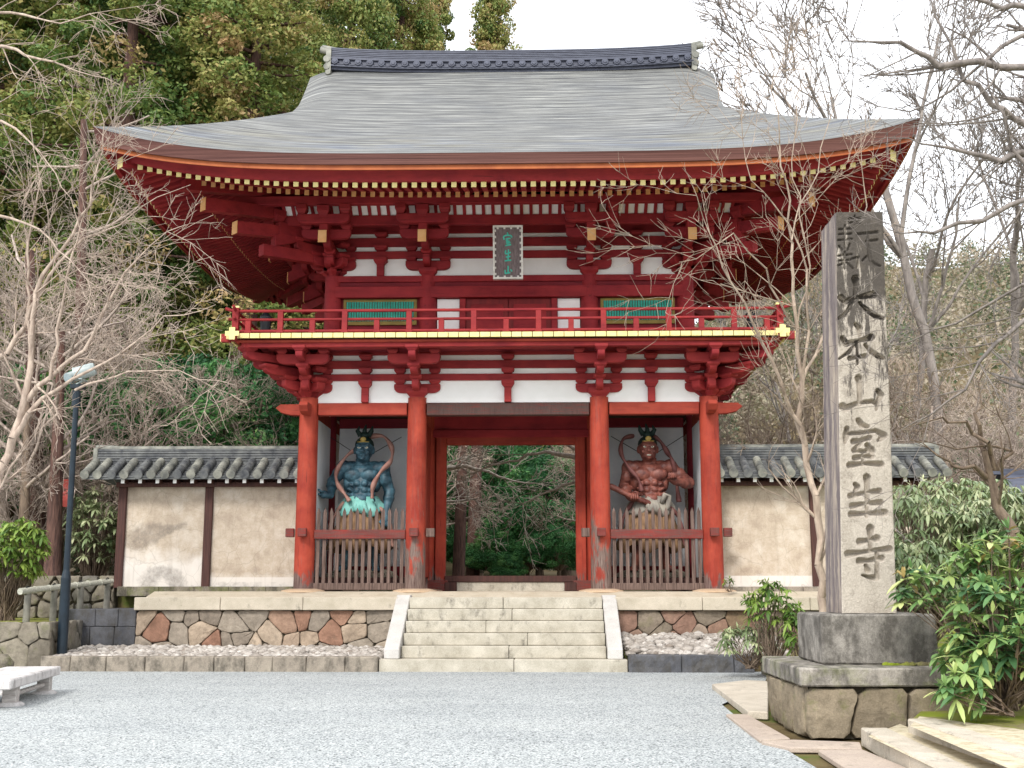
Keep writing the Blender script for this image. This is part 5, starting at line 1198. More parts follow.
ks = np.linspace(0, 1, nxg+1); zs = np.linspace(ZB, ZT, nzg+1); X = np.zeros((nzg+1, nxg+1)); Z = np.zeros_like(X)
for j, z in enumerate(zs): X[j] = [fx(k, z) for k in ks]; Z[j] = z
ppm = (brr.x-bl.x)/55.0; D = np.zeros_like(X)
def carve(strokes, depth, soft):
    global D
    for s in strokes:
        pts = [(at(u, v, PY), w_*ppm) for u, v, w_ in s]
        for (pa, wa), (pb, wb) in zip(pts[:-1], pts[1:]):
            dx_, dz_ = pb.x-pa.x, pb.z-pa.z; L2 = dx_*dx_+dz_*dz_; t_ = np.clip(((X-pa.x)*dx_+(Z-pa.z)*dz_)/L2, 0, 1)
            d = np.hypot(X-pa.x-t_*dx_, Z-pa.z-t_*dz_); w_ = wa+(wb-wa)*t_; e = np.clip((w_-d)/soft+.5, 0, 1); D = np.maximum(D, depth*e*(.5+.5*np.clip((w_-d)/w_, 0, 1)))
carve(S1, .095, .005); carve(S2, .035, .005)
rr = np.random.default_rng(3); rough = rr.normal(0, .0012, D.shape)
Yg = PY+D+rough; edge = np.minimum(ks, 1-ks)*.6; Yg += np.where(edge < .012, (.012-edge)*.9, 0)[None, :]
V = np.stack([X.ravel(), Yg.ravel(), Z.ravel()], 1); ii = np.arange(nzg)[:, None]*(nxg+1)+np.arange(nxg)[None, :]
Fq = np.stack([ii, ii+1, ii+nxg+2, ii+nxg+1], -1).reshape(-1, 4)
arrays('front_face', V, Fq, 'pillar_stone', pil, org=ORG[pil.name], smooth=True)
mb = MB(); y1 = PY+.70; yf = PY+.011
def face_grid(fn, n, m):
    V, Q = [], []; rg = random.Random(4)
    for j in range(m+1):
        for k in range(n+1): V.append(fn(k/n, j/m, rg.uniform(-.004, .004)))
    for j in range(m):
        for k in range(n): a = j*(n+1)+k; Q.append((a, a+1, a+n+2, a+n+1))
    mb.add(V, Q)
face_grid(lambda k, j, e: (fx(0, ZB+(ZT-ZB)*j)+e*(0 < k < 1)+.001, yf+(y1-yf)*(1-k), ZB+(ZT-ZB)*j), 10, 60)
face_grid(lambda k, j, e: (fx(1, ZB+(ZT-ZB)*j)+e*(0 < k < 1)-.001, yf+(y1-yf)*k, ZB+(ZT-ZB)*j), 10, 60)
face_grid(lambda k, j, e: (fx(1-k, ZB+(ZT-ZB)*j), y1, ZB+(ZT-ZB)*j), 6, 30)
mb.build('side_faces', 'pillar_side', pil, smooth=True)
mb = MB(); a, b = fx(0, ZT), fx(1, ZT); mb.add([(a, yf, ZT), (b, yf, ZT), (b, y1, ZT), (a, y1, ZT), (a+.07, yf+.1, ZT+.035), (b-.07, yf+.1, ZT+.035), (b-.07, y1-.1, ZT+.035), (a+.07, y1-.1, ZT+.035)], [(0, 1, 5, 4), (1, 2, 6, 5), (2, 3, 7, 6), (3, 0, 4, 7), (4, 5, 6, 7)])
mb.build('cap_face', 'pillar_stone', pil, smooth=True)
# pedestal
f = at(820.6, 614, 12.4); zt_b = 1.20; xr = at(938, 640, 12.4).x
mb = MB(); rough_box(mb, f.x, xr, 12.4, 13.56, .683, zt_b, 12, .006, .12); mb.build('plinth_block', 'granite_block', pil, bevel=.02)
f = at(800, 668, 11.9); xr2 = at(966, 668, 11.9).x
mb = MB(); rough_box(mb, f.x, xr2, 11.9, 13.95, .50, .68, 13, .007, .12); mb.build('base_slab', 'granite_slab', pil, bevel=.015)
x0, x1, ya, yb = f.x+.05, xr2-.06, 11.98, 13.85
mb = MB(); masonry(mb, x0, x1, -.02, .495, .40, front(ya+.06), .10, 17, gap=.012, jit=.42); masonry(mb, ya+.05, yb, -.02, .495, .42, lambda s_, z, o: (x0+.06-o, s_, z), .10, 18, gap=.012)
masonry(mb, ya+.05, yb, -.02, .495, .42, lambda s_, z, o: (x1-.06+o, s_, z), .10, 19)
mb.build('masonry_base', 'masonry_pedestal', pil, tint=True, auto=True)
mb = MB(); mb.box(x0+.07, x1-.07, ya+.07, yb, -.02, .497); mb.build('core', 'mortar', pil)
mb = MB(); rgm = random.Random(6)
for k in range(26):
    x = at(rgm.uniform(885, 940), 664, 12.37).x; mb.blob((x, 12.36-rgm.uniform(0, .05), .688), (rgm.uniform(.03, .07), .03, rgm.uniform(.01, .035)), 8)
mb.build('moss_cushion', 'moss', pil, smooth=True)
# ================================================================== GUARDIAN STATUES
def capsule(mb, a, b, r0, r1, n=6):
    a, b = Vector(a), Vector(b); L = (b-a).length; k = max(2, int(L/(min(r0, r1)*.45)))
    for i in range(k+1): t_ = i/k; mb.blob(a.lerp(b, t_), r0+(r1-r0)*t_, 10)
def statue(x, y, kind):
    blue = kind == 'blue'; skin = 'statue_blue' if blue else 'statue_red'
    z0 = FL+.30; nm = 'blue-black muscular guardian statue with teal sash in the left bay' if blue else 'red-brown muscular guardian statue gripping a club in the right bay'
    st = empty('guardian_statue', (x, y, z0), nm, 'statue', 'guardian statues in the gate bays'); st.scale = (1.07, 1.07, 1.08)
    P = lambda a, b, c: Vector((x+a, y+b, z0+c))
    s = 1 if blue else -1
    body = MB()
    def bl(a, b, c, r, rot=None): body.blob(P(a, b, c), r, 16, rot)
    # pelvis, belly, ribcage
    bl(0, 0, 1.42, (.31, .24, .22)); bl(0, -.03, 1.62, (.28, .23, .22)); bl(0, 0, 1.86, (.34, .25, .26)); bl(0, .02, 2.10, (.38, .25, .20))
    for q in (-1, 1):
        bl(q*.17, -.19, 2.04, (.18, .09, .13)); bl(q*.31, .0, 2.20, (.16, .15, .13)); bl(q*.24, .05, 2.25, (.17, .12, .1)); bl(q*.3, -.02, 1.9, (.09, .16, .2))
        for k in range(3): bl(q*.075, -.235+.01*k, 1.86-.13*k, (.072, .05, .062))
        for k in range(3): bl(q*(.2+.02*k), -.2, 1.84-.1*k, (.07, .05, .035), Matrix.Rotation(-q*.5, 3, 'Y'))
        bl(q*.2, -.12, 1.5, (.12, .12, .12))
    bl(0, -.22, 1.52, (.16, .1, .13)); 
    body.blob(P(0, .0, 2.31), (.15, .15, .16), 14)
    for q in (-1, 1): capsule(body, P(q*.06, -.13, 2.16), P(q*.11, -.04, 2.36), .035, .04)
    # head turned a little towards the passage
    hx, hy, hz = .03*s, -.06, 2.56; H = lambda a, b, c: P(hx+a*1.14, hy+b*1.14, hz-.01+c*1.14)
    body.blob(H(0, 0, .02), (.195, .215, .235), 20); body.blob(H(0, -.07, -.11), (.155, .15, .13), 16)
    body.blob(H(0, -.215, -.01), (.038, .05, .055), 10); body.blob(H(0, -.235, -.035), (.055, .035, .028), 10)
    for q in (-1, 1):
        body.blob(H(q*.07, -.165, .075), (.075, .045, .026), 12, Matrix.Rotation(-q*.3, 3, 'Y')); body.blob(H(q*.09, -.15, -.045), (.055, .05, .045), 12); body.blob(H(q*.175, .01, .0), (.025, .05, .08), 10)
        body.blob(H(q*.06, -.165, -.09), (.03, .03, .022), 8)
    body.blob(H(0, -.185, -.165), (.06, .05, .035), 12); body.blob(H(0, -.19, -.095), (.07, .035, .016), 12)
    if not blue: body.blob(H(0, -.2, -.15), (.065, .04, .014), 12)
    # arms
    if blue:
        # left of picture: upper arm out, forearm down and forward, palm up in front of the hip; right of picture: fist down beside the hip
        A = (P(-.40, .02, 2.20), P(-.62, .02, 1.92), P(-.60, -.28, 1.62), P(-.72, -.38, 1.63)); B = (P(.41, .02, 2.18), P(.56, .02, 1.72), P(.52, -.10, 1.26), P(.50, -.14, 1.12))
    else:
        A = (P(-.41, .02, 2.18), P(-.52, .02, 1.80), P(-.42, -.30, 1.56), P(-.36, -.36, 1.55)); B = (P(.42, .02, 2.20), P(.80, .0, 1.88), P(.48, -.28, 1.88), P(.42, -.32, 1.94))
    for S_, E_, W2, Hn in (A, B):
        body.blob(S_, (.165, .165, .17), 14); capsule(body, S_, E_, .145, .115); m_ = S_.lerp(E_, .5); body.blob(m_+Vector((0, -.05, 0)), (.13, .12, .15), 12)
        capsule(body, E_, W2, .125, .075); body.blob(E_.lerp(W2, .3), (.125, .125, .13), 12); capsule(body, W2, Hn, .075, .08)
        body.blob(Hn, (.095, .085, .085), 12)
    # legs under the skirt, feet on the rock
    for q, fx_ in ((-1, -.32), (1, .30)):
        K = P(q*.27, -.08, .78); An = P(fx_, .0, .26); capsule(body, P(q*.17, 0, 1.34), K, .2, .14); capsule(body, K, An, .135, .085); body.blob(K.lerp(An, .3)+Vector((0, .05, 0)), (.12, .13, .17), 12)
        capsule(body, An+Vector((0, .03, -.07)), An+Vector((q*.06, -.24, -.1)), .085, .07)
        for t_ in range(5): body.blob(An+Vector((q*.06+(t_-2)*.036, -.30+.008*abs(t_-1), -.125)), (.022, .045, .024), 8)
    o = body.build('body', skin, st, smooth=True)
    rm = o.modifiers.new('remesh', 'REMESH'); rm.mode = 'VOXEL'; rm.voxel_size = .014; rm.use_smooth_shade = True
    sm = o.modifiers.new('smooth', 'SMOOTH'); sm.factor = .5; sm.iterations = 1
    # fingers
    def finger(pts, r):
        f = MB(); f.tube(pts, [r*(1-.12*i) for i in range(len(pts))], 8); f.build('finger', skin, st, smooth=True)
    if blue:
        hn = A[3]
        for k in range(4): d = (k-1.5)*.042; finger([hn+Vector((-.05, d, 0)), hn+Vector((-.13, d*1.2, .005)), hn+Vector((-.19+.01*abs(k-1), d*1.35, -.02)), hn+Vector((-.22+.012*abs(k-1), d*1.4, -.05))], .024)
        finger([hn+Vector((.0, -.06, .03)), hn+Vector((-.06, -.11, .07)), hn+Vector((-.10, -.12, .10))], .027)
        hn = B[3]
        for k in range(4): d = (k-1.5)*.04; finger([hn+Vector((d, -.05, -.02)), hn+Vector((d, -.11, -.07)), hn+Vector((d, -.08, -.13)), hn+Vector((d, -.02, -.12))], .025)
        finger([hn+Vector((-.07, -.05, .0)), hn+Vector((-.09, -.12, -.03)), hn+Vector((-.04, -.14, -.06))], .026)
    else:
        hn = A[3]
        for k in range(4): d = (k-1.5)*.042; finger([hn+Vector((d-.02, -.02, .08)), hn+Vector((d-.0, -.10, .07)), hn+Vector((d+.01, -.13, .0)), hn+Vector((d+.0, -.09, -.06))], .026)
        finger([hn+Vector((-.05, .0, .09)), hn+Vector((.03, -.05, .12)), hn+Vector((.09, -.08, .09))], .027)
        hn = B[3]
        for k in range(4): d = (k-1.5)*.042; finger([hn+Vector((d, -.04, .07)), hn+Vector((d, -.12, .09)), hn+Vector((d, -.14, .02)), hn+Vector((d, -.09, -.02))], .026)
        finger([hn+Vector((-.08, -.03, .0)), hn+Vector((-.07, -.11, .01)), hn+Vector((.0, -.14, .03))], .027)
        c = MB(); hh = A[3]; c.tube([hh+Vector((-.56, -.12, .27)), hh+Vector((-.45, -.10, .22)), hh+Vector((0, -.045, .0)), hh+Vector((.36, .01, -.12)), hh+Vector((.40, .015, -.13))], [.03, .06, .055, .06, .03], 10); c.build('club', 'statue_red', st, smooth=True)
    # eyes, crown, topknot
    for q in (-1, 1):
        e = MB(); e.blob(H(q*.068, -.172, .032), (.036, .022, .019), 12, Matrix.Rotation(-q*.2, 3, 'Y')); e = e.build('eye', 'eye_white', st, smooth=True)
        e2 = MB(); e2.blob(H(q*.064, -.193, .032), (.011, .006, .012), 8); e2.build('pupil', 'hair_dark', e)
    h = MB(); h.blob(H(0, .03, .10), (.20, .212, .175), 16); h.blob(H(0, .02, .27), (.10, .10, .09), 12); hr = h.build('hair', 'hair_dark', st, smooth=True)
    for q in (-1, 0, 1):
        t2 = MB(); t2.tube([H(q*.07, .02, .27), H(q*.13, .0, .36), H(q*.12+.03*s, -.01, .44+.03*(q == 0))], [.06, .045, .012], 8); t2.build('topknot', 'hair_dark', hr, smooth=True)
    g = MB(); g.blob(H(0, -.155, .185), (.065, .03, .05), 12); g.blob(H(0, -.13, .14), (.13, .04, .016), 14); g.build('crown', 'gilt', st, smooth=True)
    if not blue:
        t3 = MB(); t3.blob(H(0, -.222, -.118), (.05, .012, .011), 10); t3.build('teeth', 'eye_white', st, smooth=True)
    # skirt: a ring of folds; sash bunched over it
    def ringfold(name, mat, levels, n=72, folds=11, amp=.03, ph=0):
        V = []; 
        for (zz, rx, ry, am) in levels:
            for k in range(n):
                th = 2*math.pi*k/n; w_ = 1+am*math.sin(folds*th+ph+zz*2)+am*.5*math.sin(folds*2.3*th+1.3); V.append(P(rx*w_*math.cos(th), ry*w_*math.sin(th), zz+am*.5*math.sin(folds*.5*th)))
        Fq = [(i*n+k, i*n+(k+1) % n, (i+1)*n+(k+1) % n, (i+1)*n+k) for i in range(len(levels)-1) for k in range(n)]
        m2 = MB(); m2.add(V, Fq); o = m2.build(name, mat, st, smooth=True); sl = o.modifiers.new('thickness', 'SOLIDIFY'); sl.thickness = .02; return o
    ringfold('skirt', 'cloth_tan', [(1.44, .34, .27, .03), (1.25, .40, .31, .06), (1.0, .47, .35, .10), (.75, .54, .38, .14), (.55, .60, .40, .17)], folds=13)
    ringfold('sash', 'cloth_teal' if blue else 'cloth_grey', [(1.60, .31, .25, .02), (1.50, .37, .30, .05), (1.40, .43, .345, .08), (1.28, .45, .36, .12), (1.24, .42, .34, .1)], folds=9, ph=1)
    sk = MB(); 
    for k in range(4): sk.tube([P(-.05+.04*k, -.34-.01*k, 1.5), P(-.08+.07*k, -.38, 1.38-.02*k), P(.02+.06*k, -.36, 1.28-.02*k)], [.05, .055, .02], 8)
    if not blue: sk.tube([P(.2, -.28, 1.45), P(.28, -.34, 1.62), P(.36, -.28, 1.6), P(.33, -.28, 1.40), P(.28, -.3, 1.28)], [.05, .06, .05, .06, .03], 8)
    sk.build('sash_knot', 'cloth_teal' if blue else 'cloth_grey', st, smooth=True)
    # floating scarf loops
    def loop(pts, r, mat):
        pts = [P(*p) for p in pts]; q = []
        for i in range(len(pts)-1):
            p0, p1, p2, p3 = pts[max(i-1, 0)], pts[i], pts[i+1], pts[min(i+2, len(pts)-1)]
            for t_ in np.linspace(0, 1, 7)[:-1]:
                t_ = float(t_); q.append(.5*((2*p1)+(-p0+p2)*t_+(2*p0-5*p1+4*p2-p3)*t_*t_+(-p0+3*p1-3*p2+p3)*t_**3))
        q.append(pts[-1]); m2 = MB(); m2.tube(q, [r*(.8+.25*math.sin(i*.7)) for i in range(len(q))], 8, flat=1.7); m2.build('scarf', mat, st, smooth=True)
    if blue:
        loop([(-.10, .1, 2.62), (-.32, -.05, 2.45), (-.50, -.2, 2.12), (-.46, -.32, 1.86), (-.30, -.36, 1.64), (-.2, -.34, 1.5)], .05, 'scarf_rose')
        loop([(.10, .14, 2.86), (.40, .1, 2.86), (.60, -.05, 2.6), (.60, -.2, 2.32), (.42, -.36, 2.08), (.28, -.38, 1.8), (.26, -.36, 1.55)], .055, 'scarf_rose')
    else:
        loop([(-.30, .14, 2.86), (-.52, .06, 2.78), (-.58, -.1, 2.48), (-.44, -.3, 2.16), (-.26, -.36, 1.92), (-.2, -.36, 1.68)], .05, 'scarf_maroon')
        loop([(.08, .14, 2.86), (.24, .08, 2.74), (.38, .02, 2.5), (.46, -.14, 2.3), (.55, .05, 1.9), (.6, .1, 1.5)], .055, 'scarf_maroon')
    loop([(-.34, -.1, 1.5), (-.52, -.1, 1.25), (-.62, -.12, .95), (-.60, -.1, .6)], .05, 'scarf_rose' if blue else 'scarf_maroon')
    loop([(.36, -.1, 1.4), (.55, -.1, 1.2), (.62, -.12, .9), (.66, -.1, .6)], .05, 'scarf_rose' if blue else 'scarf_maroon')
    rk = MB(); 
    for (a, b, c, r) in ((-.3, 0, .0, (.45, .4, .16)), (.35, .05, .0, (.42, .38, .17)), (0, .1, .0, (.5, .4, .14))): rk.blob(P(a, b, c), r, 12)
    o = rk.build('rock_base', 'rock', st)
    # staff wires crossing behind the head
    wr = MB()
    for q in (-1, 1): wr.cyl(P(q*.75, .35, 2.88), P(q*.1, .1, 2.46), .008, .008, 5)
    wr.build('support_wire', 'black_iron', st)
    return st
statue(at(362, 500, 25.2).x, 25.2, 'blue'); statue(at(650, 500, 25.2).x, 25.2, 'red')
# ================================================================== VEGETATION
def seg_mesh(name, segs, mat, parent, org=(0, 0, 0), big=.05):
    """tapered tubes from (p0,p1,r0,r1) rows; thick ones get 7 sides, thin ones 3"""
    S = np.array([(*a, *b, c, d) for a, b, c, d in segs]); VV, FF, n0 = [], [], 0
    P0, P1, r0, r1 = S[:, :3], S[:, 3:6], S[:, 6], S[:, 7]; d = P1-P0; P1 = P1+d*.04; L = np.linalg.norm(d, axis=1); L[L == 0] = 1e-6; d = d/L[:, None]
    ref = np.array([[.13, 1., .09]]); a = np.cross(d, ref); a /= np.linalg.norm(a, axis=1)[:, None]; b = np.cross(d, a)
    for mask, n in ((r0 > big, 8), ((r0 <= big) & (r0 > .02), 5), (r0 <= .02, 3)):
        m = mask.sum()
        if not m: continue
        th = np.arange(n)*2*np.pi/n; c, s = np.cos(th)[None, :, None], np.sin(th)[None, :, None]
        o = a[mask][:, None, :]*c+b[mask][:, None, :]*s; V0 = P0[mask][:, None, :]+o*r0[mask][:, None, None]; V1 = P1[mask][:, None, :]+o*r1[mask][:, None, None]
        V = np.concatenate([V0, V1], 1).reshape(-1, 3); k = np.arange(n); f = np.stack([k, (k+1) % n, (k+1) % n+n, k+n], 1)
        Fq = (f[None]+(np.arange(m)*2*n)[:, None, None]).reshape(-1, 4)+n0; VV.append(V); FF.append(Fq); n0 += len(V)
    return arrays(name, np.concatenate(VV), np.concatenate(FF), mat, parent, org=org, smooth=True)
def grow(rg, p, d, L, r, lvl, segs, up=.08, wob=.22, nch=(3, 5), spread=(25, 60), rmin=.006, lfac=(.5, .75), droop=0):
    n = max(3, int(L/(.22+.16*L/3))); st = L/n; p = Vector(p); d = Vector(d).normalized(); kids = rg.randint(*nch) if lvl > 0 else 0
    at_k = sorted(rg.uniform(.2, 1) for _ in range(kids)); ki = 0
    for i in range(n):
        r1 = max(rmin*.7, r*(1-.62/n*1)) if lvl > 0 else max(rmin*.5, r*(1-.8/n))
        d = (d+Vector((rg.gauss(0, wob), rg.gauss(0, wob), rg.gauss(0, wob)))*.5+Vector((0, 0, up-droop))).normalized(); q = p+d*st; segs.append((tuple(p), tuple(q), r, r1))
        while ki < kids and at_k[ki] <= (i+1)/n+1e-6:
            ax = d.orthogonal().normalized(); ax.rotate(Matrix.Rotation(rg.uniform(0, 6.283), 3, d)); c = d.copy(); c.rotate(Matrix.Rotation(R(rg.uniform(*spread)), 3, ax))
            grow(rg, q, c, L*rg.uniform(*lfac)*(1.1-.4*at_k[ki]), max(rmin, r1*rg.uniform(.5, .7)), lvl-1, segs, up, wob, nch, spread, rmin, lfac, droop); ki += 1
        p, r = q, r1
def bare_tree(seed, H, r0, lvl=4, stems=1, lean=(0, 0), **kw):
    rg = random.Random(seed); segs = []
    for s in range(stems):
        a = rg.uniform(0, 6.28); k = .0 if stems == 1 else rg.uniform(.12, .35)
        grow(rg, (rg.uniform(-.1, .1)*(stems > 1), rg.uniform(-.1, .1)*(stems > 1), -.1), (k*math.cos(a)+lean[0], k*math.sin(a)+lean[1], 1), H*rg.uniform(.5, .62), r0*(1 if stems == 1 else .75), lvl, segs, **kw)
    return segs
def split(segs, rt=.045): return [s for s in segs if s[2] > rt], [s for s in segs if s[2] <= rt]
def place_bare(name, segs, mat, loc, label, group=None, scale=1, rz=0, cat='tree'):
    a, b = split(segs); t_ = empty(name, loc, label, cat, group, rz); ORG[t_.name] = Vector((0, 0, 0)); t_.scale = (scale,)*3
    if a: seg_mesh('trunk', a, mat, t_)
    if b: seg_mesh('branches', b, mat, t_)
    return t_
def leaves(C, Rr, per, size, seed, tint, up=.3, aspect=1.9, shell=.5, fold=False):
    """leaf quads scattered through ellipsoid clumps; C (n,3), Rr (n,3), tint (n,)"""
    r = np.random.default_rng(seed); n = len(C); idx = np.repeat(np.arange(n), per); m = len(idx)
    v = r.normal(size=(m, 3)); v /= np.linalg.norm(v, axis=1)[:, None]; rad = (shell+(1-shell)*r.random(m))**.7; P = C[idx]+v*rad[:, None]*Rr[idx]
    nrm = v*.6+r.normal(size=(m, 3))*.6+np.array([0, 0, up]); nrm /= np.linalg.norm(nrm, axis=1)[:, None]
    t_ = np.cross(nrm, r.normal(size=(m, 3))); t_ /= np.linalg.norm(t_, axis=1)[:, None]; b = np.cross(nrm, t_); s = size*r.uniform(.6, 1.35, m)[:, None]
    V = np.stack([P-t_*s*aspect/2, P+b*s/2+nrm*s*.12, P+t_*s*aspect/2-nrm*s*.15, P-b*s/2+nrm*s*.12], 1).reshape(-1, 3)
    return V, np.arange(m*4).reshape(-1, 4), np.clip(tint[idx]+r.normal(0, .09, m), 0, 1)
def evergreen(seed, H, Rm, n, per, size, mat, conifer=True, base=.2, brown=.5):
    """returns a prototype tree at the origin with trunk and crown"""
    rg = random.Random(seed); C, Rr, T = [], [], []; segs = []
    if conifer:
        m = 12; 
        for i in range(m): z0, z1 = H*i/m, H*(i+1)/m; segs.append(((0, 0, z0), (.0, 0, z1), .022*H*(1-i/m)+.03, .022*H*(1-(i+1)/m)+.03))
        for k in range(n):
            t_ = (k+rg.random())/n; t_ = t_**.8; z = H*(base+(1-base)*t_); rr_ = Rm*((1-t_)**.75+.06)*rg.uniform(.35, 1.22); a = rg.uniform(0, 6.283); e = (rr_*math.cos(a), rr_*math.sin(a), z-rr_*.18)
            s = Rm*rg.uniform(.10, .25)*(1-.4*t_); C.append(e); Rr.append((s*1.15, s*1.15, s*.75)); T.append(min(1, max(0, rg.gauss(.38+.3*brown*rg.random()+.16*(rg.random() < brown*.4), .12))))
            if k % 3 == 0: segs.append(((0, 0, z), e, .012*Rm+.03, .02))
    else:
        segs.append(((0, 0, 0), (.1, 0, H*.35), .03*H, .024*H)); 
        for k in range(n):
            a, ph = rg.uniform(0, 6.283), math.acos(rg.uniform(-.5, 1)); q = rg.uniform(.5, 1.0)
            e = (Rm*q*math.sin(ph)*math.cos(a), Rm*q*math.sin(ph)*math.sin(a), H*.58+H*.40*q*math.cos(ph)); s = Rm*rg.uniform(.2, .34); C.append(e); Rr.append((s, s, s*.7)); T.append(min(1, max(0, rg.gauss(.45, .18))))
            if k % 3 == 0: mid = (e[0]*.4, e[1]*.4, H*.35+(e[2]-H*.35)*.45); segs.append(((.1, 0, H*.33), mid, .014*H, .009*H)); segs.append((mid, e, .009*H, .004*H))
    V, Fq, T_ = leaves(np.array(C), np.array(Rr), per, size, seed, np.array(T))
    return segs, V, Fq, T_
def tree_proto(name, data, leaf, bark):
    segs, V, Fq, T_ = data; t_ = empty(name, (0, 0, 0)); seg_mesh('trunk', segs, bark, t_); arrays('crown', V, Fq, leaf, t_, tint=T_); return t_
POS = ['leftmost', 'second', 'third', 'fourth', 'fifth', 'sixth', 'seventh', 'eighth', 'ninth', 'tenth']
# ---- tall cedars behind and left of the gate
ced = [tree_proto('cedar_tree', evergreen(100+i, 26, 4.6, 330, 235, .09, 'cedar_leaf', True, .12, .9-.2*i), 'cedar_leaf', 'bark_dark') for i in range(3)]
spots = []
def U(u, Y): return at(u, 560, Y).x
CED = [ # u, Y, height scale, width scale, proto
 (-60, 40, 1.15, 1.3, 0), (15, 44, 1.3, 1.2, 1), (100, 38, 1.02, 1.15, 0), (165, 43, 1.2, 1.25, 2), (235, 39, .98, 1.1, 1), (262, 52, 1.12, 1.05, 0), (55, 56, 1.5, 1.5, 2), (150, 60, 1.55, 1.5, 0), (215, 62, 1.5, 1.4, 1),
 (338, 50, 1.22, .95, 2), (392, 54, 1.30, 1.0, 0), (492, 58, 1.22, .85, 1), (318, 64, 1.4, .9, 1), (428, 62, 1.32, .85, 2), (-20, 60, 1.6, 1.5, 1)]
used = [False]*3
for i, (u, Y, hs_, ws_, k) in enumerate(CED):
    x = U(u, Y); loc = (x, Y, hill_z(x, Y)-.2); o = ced[k] if not used[k] else dup(ced[k]); used[k] = True
    o.location = loc; o.rotation_euler.z = i*1.7; o.scale = (ws_, ws_, hs_*26/26)
    side = ('over the left wall' if u < 280 else 'behind the gate roof')
    tag(o, ['tall brown-tipped cedar at the far left edge of the picture', 'tall cedar high above the bare tree at the top left corner', 'nearer broad olive cedar above the left roof tip', 'dense cedar rising between roof tip and gable, left of centre', 'brownish cedar just left of the roof gable', 'farther cedar peeping over the left gable shoulder', 'far tall cedar filling the top left', 'far tall cedar above the left eaves', 'far tall cedar left of the ridge',
            'cedar top showing just right of the left ridge end', 'dark cedar top above the ridge, left of its middle', 'lone narrow cedar top above the middle of the ridge', 'thin far cedar crown beside the left ridge end', 'thin far cedar crown between the two ridge cedars', 'far cedar beyond the left picture edge trees'][i], 'cedar', 'cedars on the slope behind the gate')
# ---- broadleaf evergreens, darker, behind the left wall and seen through the passage
dk = [tree_proto('evergreen_tree', evergreen(200+i, 7, 2.6, 90, 420, .075, 'dark_leaf', False), 'dark_leaf', 'bark_trunk') for i in range(3)]
DK = [(120, 31, .9), (190, 33, 1.0), (235, 31, .85), (285, 34, 1.0), (0, 32, .95), (478, 48, .95), (508, 45, .85), (540, 42, .72), (572, 47, .85), (520, 66, 1.6), (455, 62, 1.5), (585, 64, 1.5), (558, 40, .36), (560, 74, 1.9), (480, 78, 2.0), (462, 43, .36), (492, 40.5, .33), (528, 41, .34), (577, 43.5, .42), (508, 39.5, .2), (930, 38, .6), (960, 33, .45), (880, 46, .7), (1010, 44, .8), (760, 44, .6)]
LB = ['dark evergreen behind the outer end of the left wall', 'green tree behind the middle of the left wall roof', 'olive evergreen left of the gate above the wall', 'evergreen close behind the gate and left wall', 'evergreen behind the rubble wall at the left edge', 'dark tree at the left inside the gate passage view', 'dark green tree in the middle of the passage view', 'bright green round tree low in the passage view', 'green tree at the right of the passage view', 'far tall tree closing the passage view', 'far dark tree at the left of the passage view', 'far dark tree at the right of the passage view', 'small clipped bush at the right foot of the passage view', 'farthest tree behind the passage, right', 'farthest tree behind the passage, left', 'low dark bush at the left foot of the passage view', 'low bush left of centre in the passage view', 'low bush just right of centre in the passage view', 'round bush against the right jamb in the passage view', 'tiny bush by the path border in the passage view', 'green tree above the right wall end', 'small green tree right of the pillar above shrubs', 'green tree beyond the right wall', 'green tree above the wooden shelter', 'green tree beyond the wall right of the gate']
used = [False]*3
for i, (u, Y, s) in enumerate(DK):
    k = i % 3; x = U(u, Y); o = dk[k] if not used[k] else dup(dk[k]); used[k] = True; o.location = (x, Y, (hill_z(x, Y) if Y > 30 else 1.3)-.1); o.rotation_euler.z = i*2.1; o.scale = (s*1.15, s*1.15, s); tag(o, LB[i], 'tree', 'broadleaf evergreens beyond the walls')
# ---- trunks seen through the passage and a low stone edge
for i, (u, Y, r) in enumerate(((458, 38, .22), (472, 41, .26), (567, 42, .34))):
    x = U(u, Y); rg = random.Random(i); segs = []
    z = 1.2
    for k in range(10): segs.append(((x+.03*k, Y, z), (x+.03*(k+1), Y, z+1.1), r*(1-.05*k), r*(1-.05*(k+1)))); z += 1.1
    t_ = empty('cedar_tree', (x, Y, 1.2), ['slim dark trunk at the left jamb in the passage view', 'thick dark trunk left in the passage view', 'pale brown trunk right in the passage view'][i], 'tree', 'tree trunks seen through the passage')
    ORG[t_.name] = Vector((x, Y, 1.2)); seg_mesh('trunk', segs, 'bark_dark' if i < 2 else 'bark_trunk', t_, org=(x, Y, 1.2)); 
    br_ = []; 
    for k in range(6): grow(rg, (x+.2, Y, 7+k*.9), (rg.uniform(-1, 1), rg.uniform(-.5, .3), .1), 3, .05, 2, br_, up=0)
    seg_mesh('branches', br_, 'bark_trunk', t_, org=(x, Y, 1.2))
mb = MB(); a = at(495, 577, 36); b = at(540, 577, 36); mb.box(a.x, b.x, 36, 37, 1.28, 1.62); mb.box(a.x-1.0, b.x+1.0, 37, 37.5, 1.28, 1.5); mb.build('stone_border', 'granite_curb', label='low pale stone border on the path beyond the gate', cat='stone border', bevel=.02)
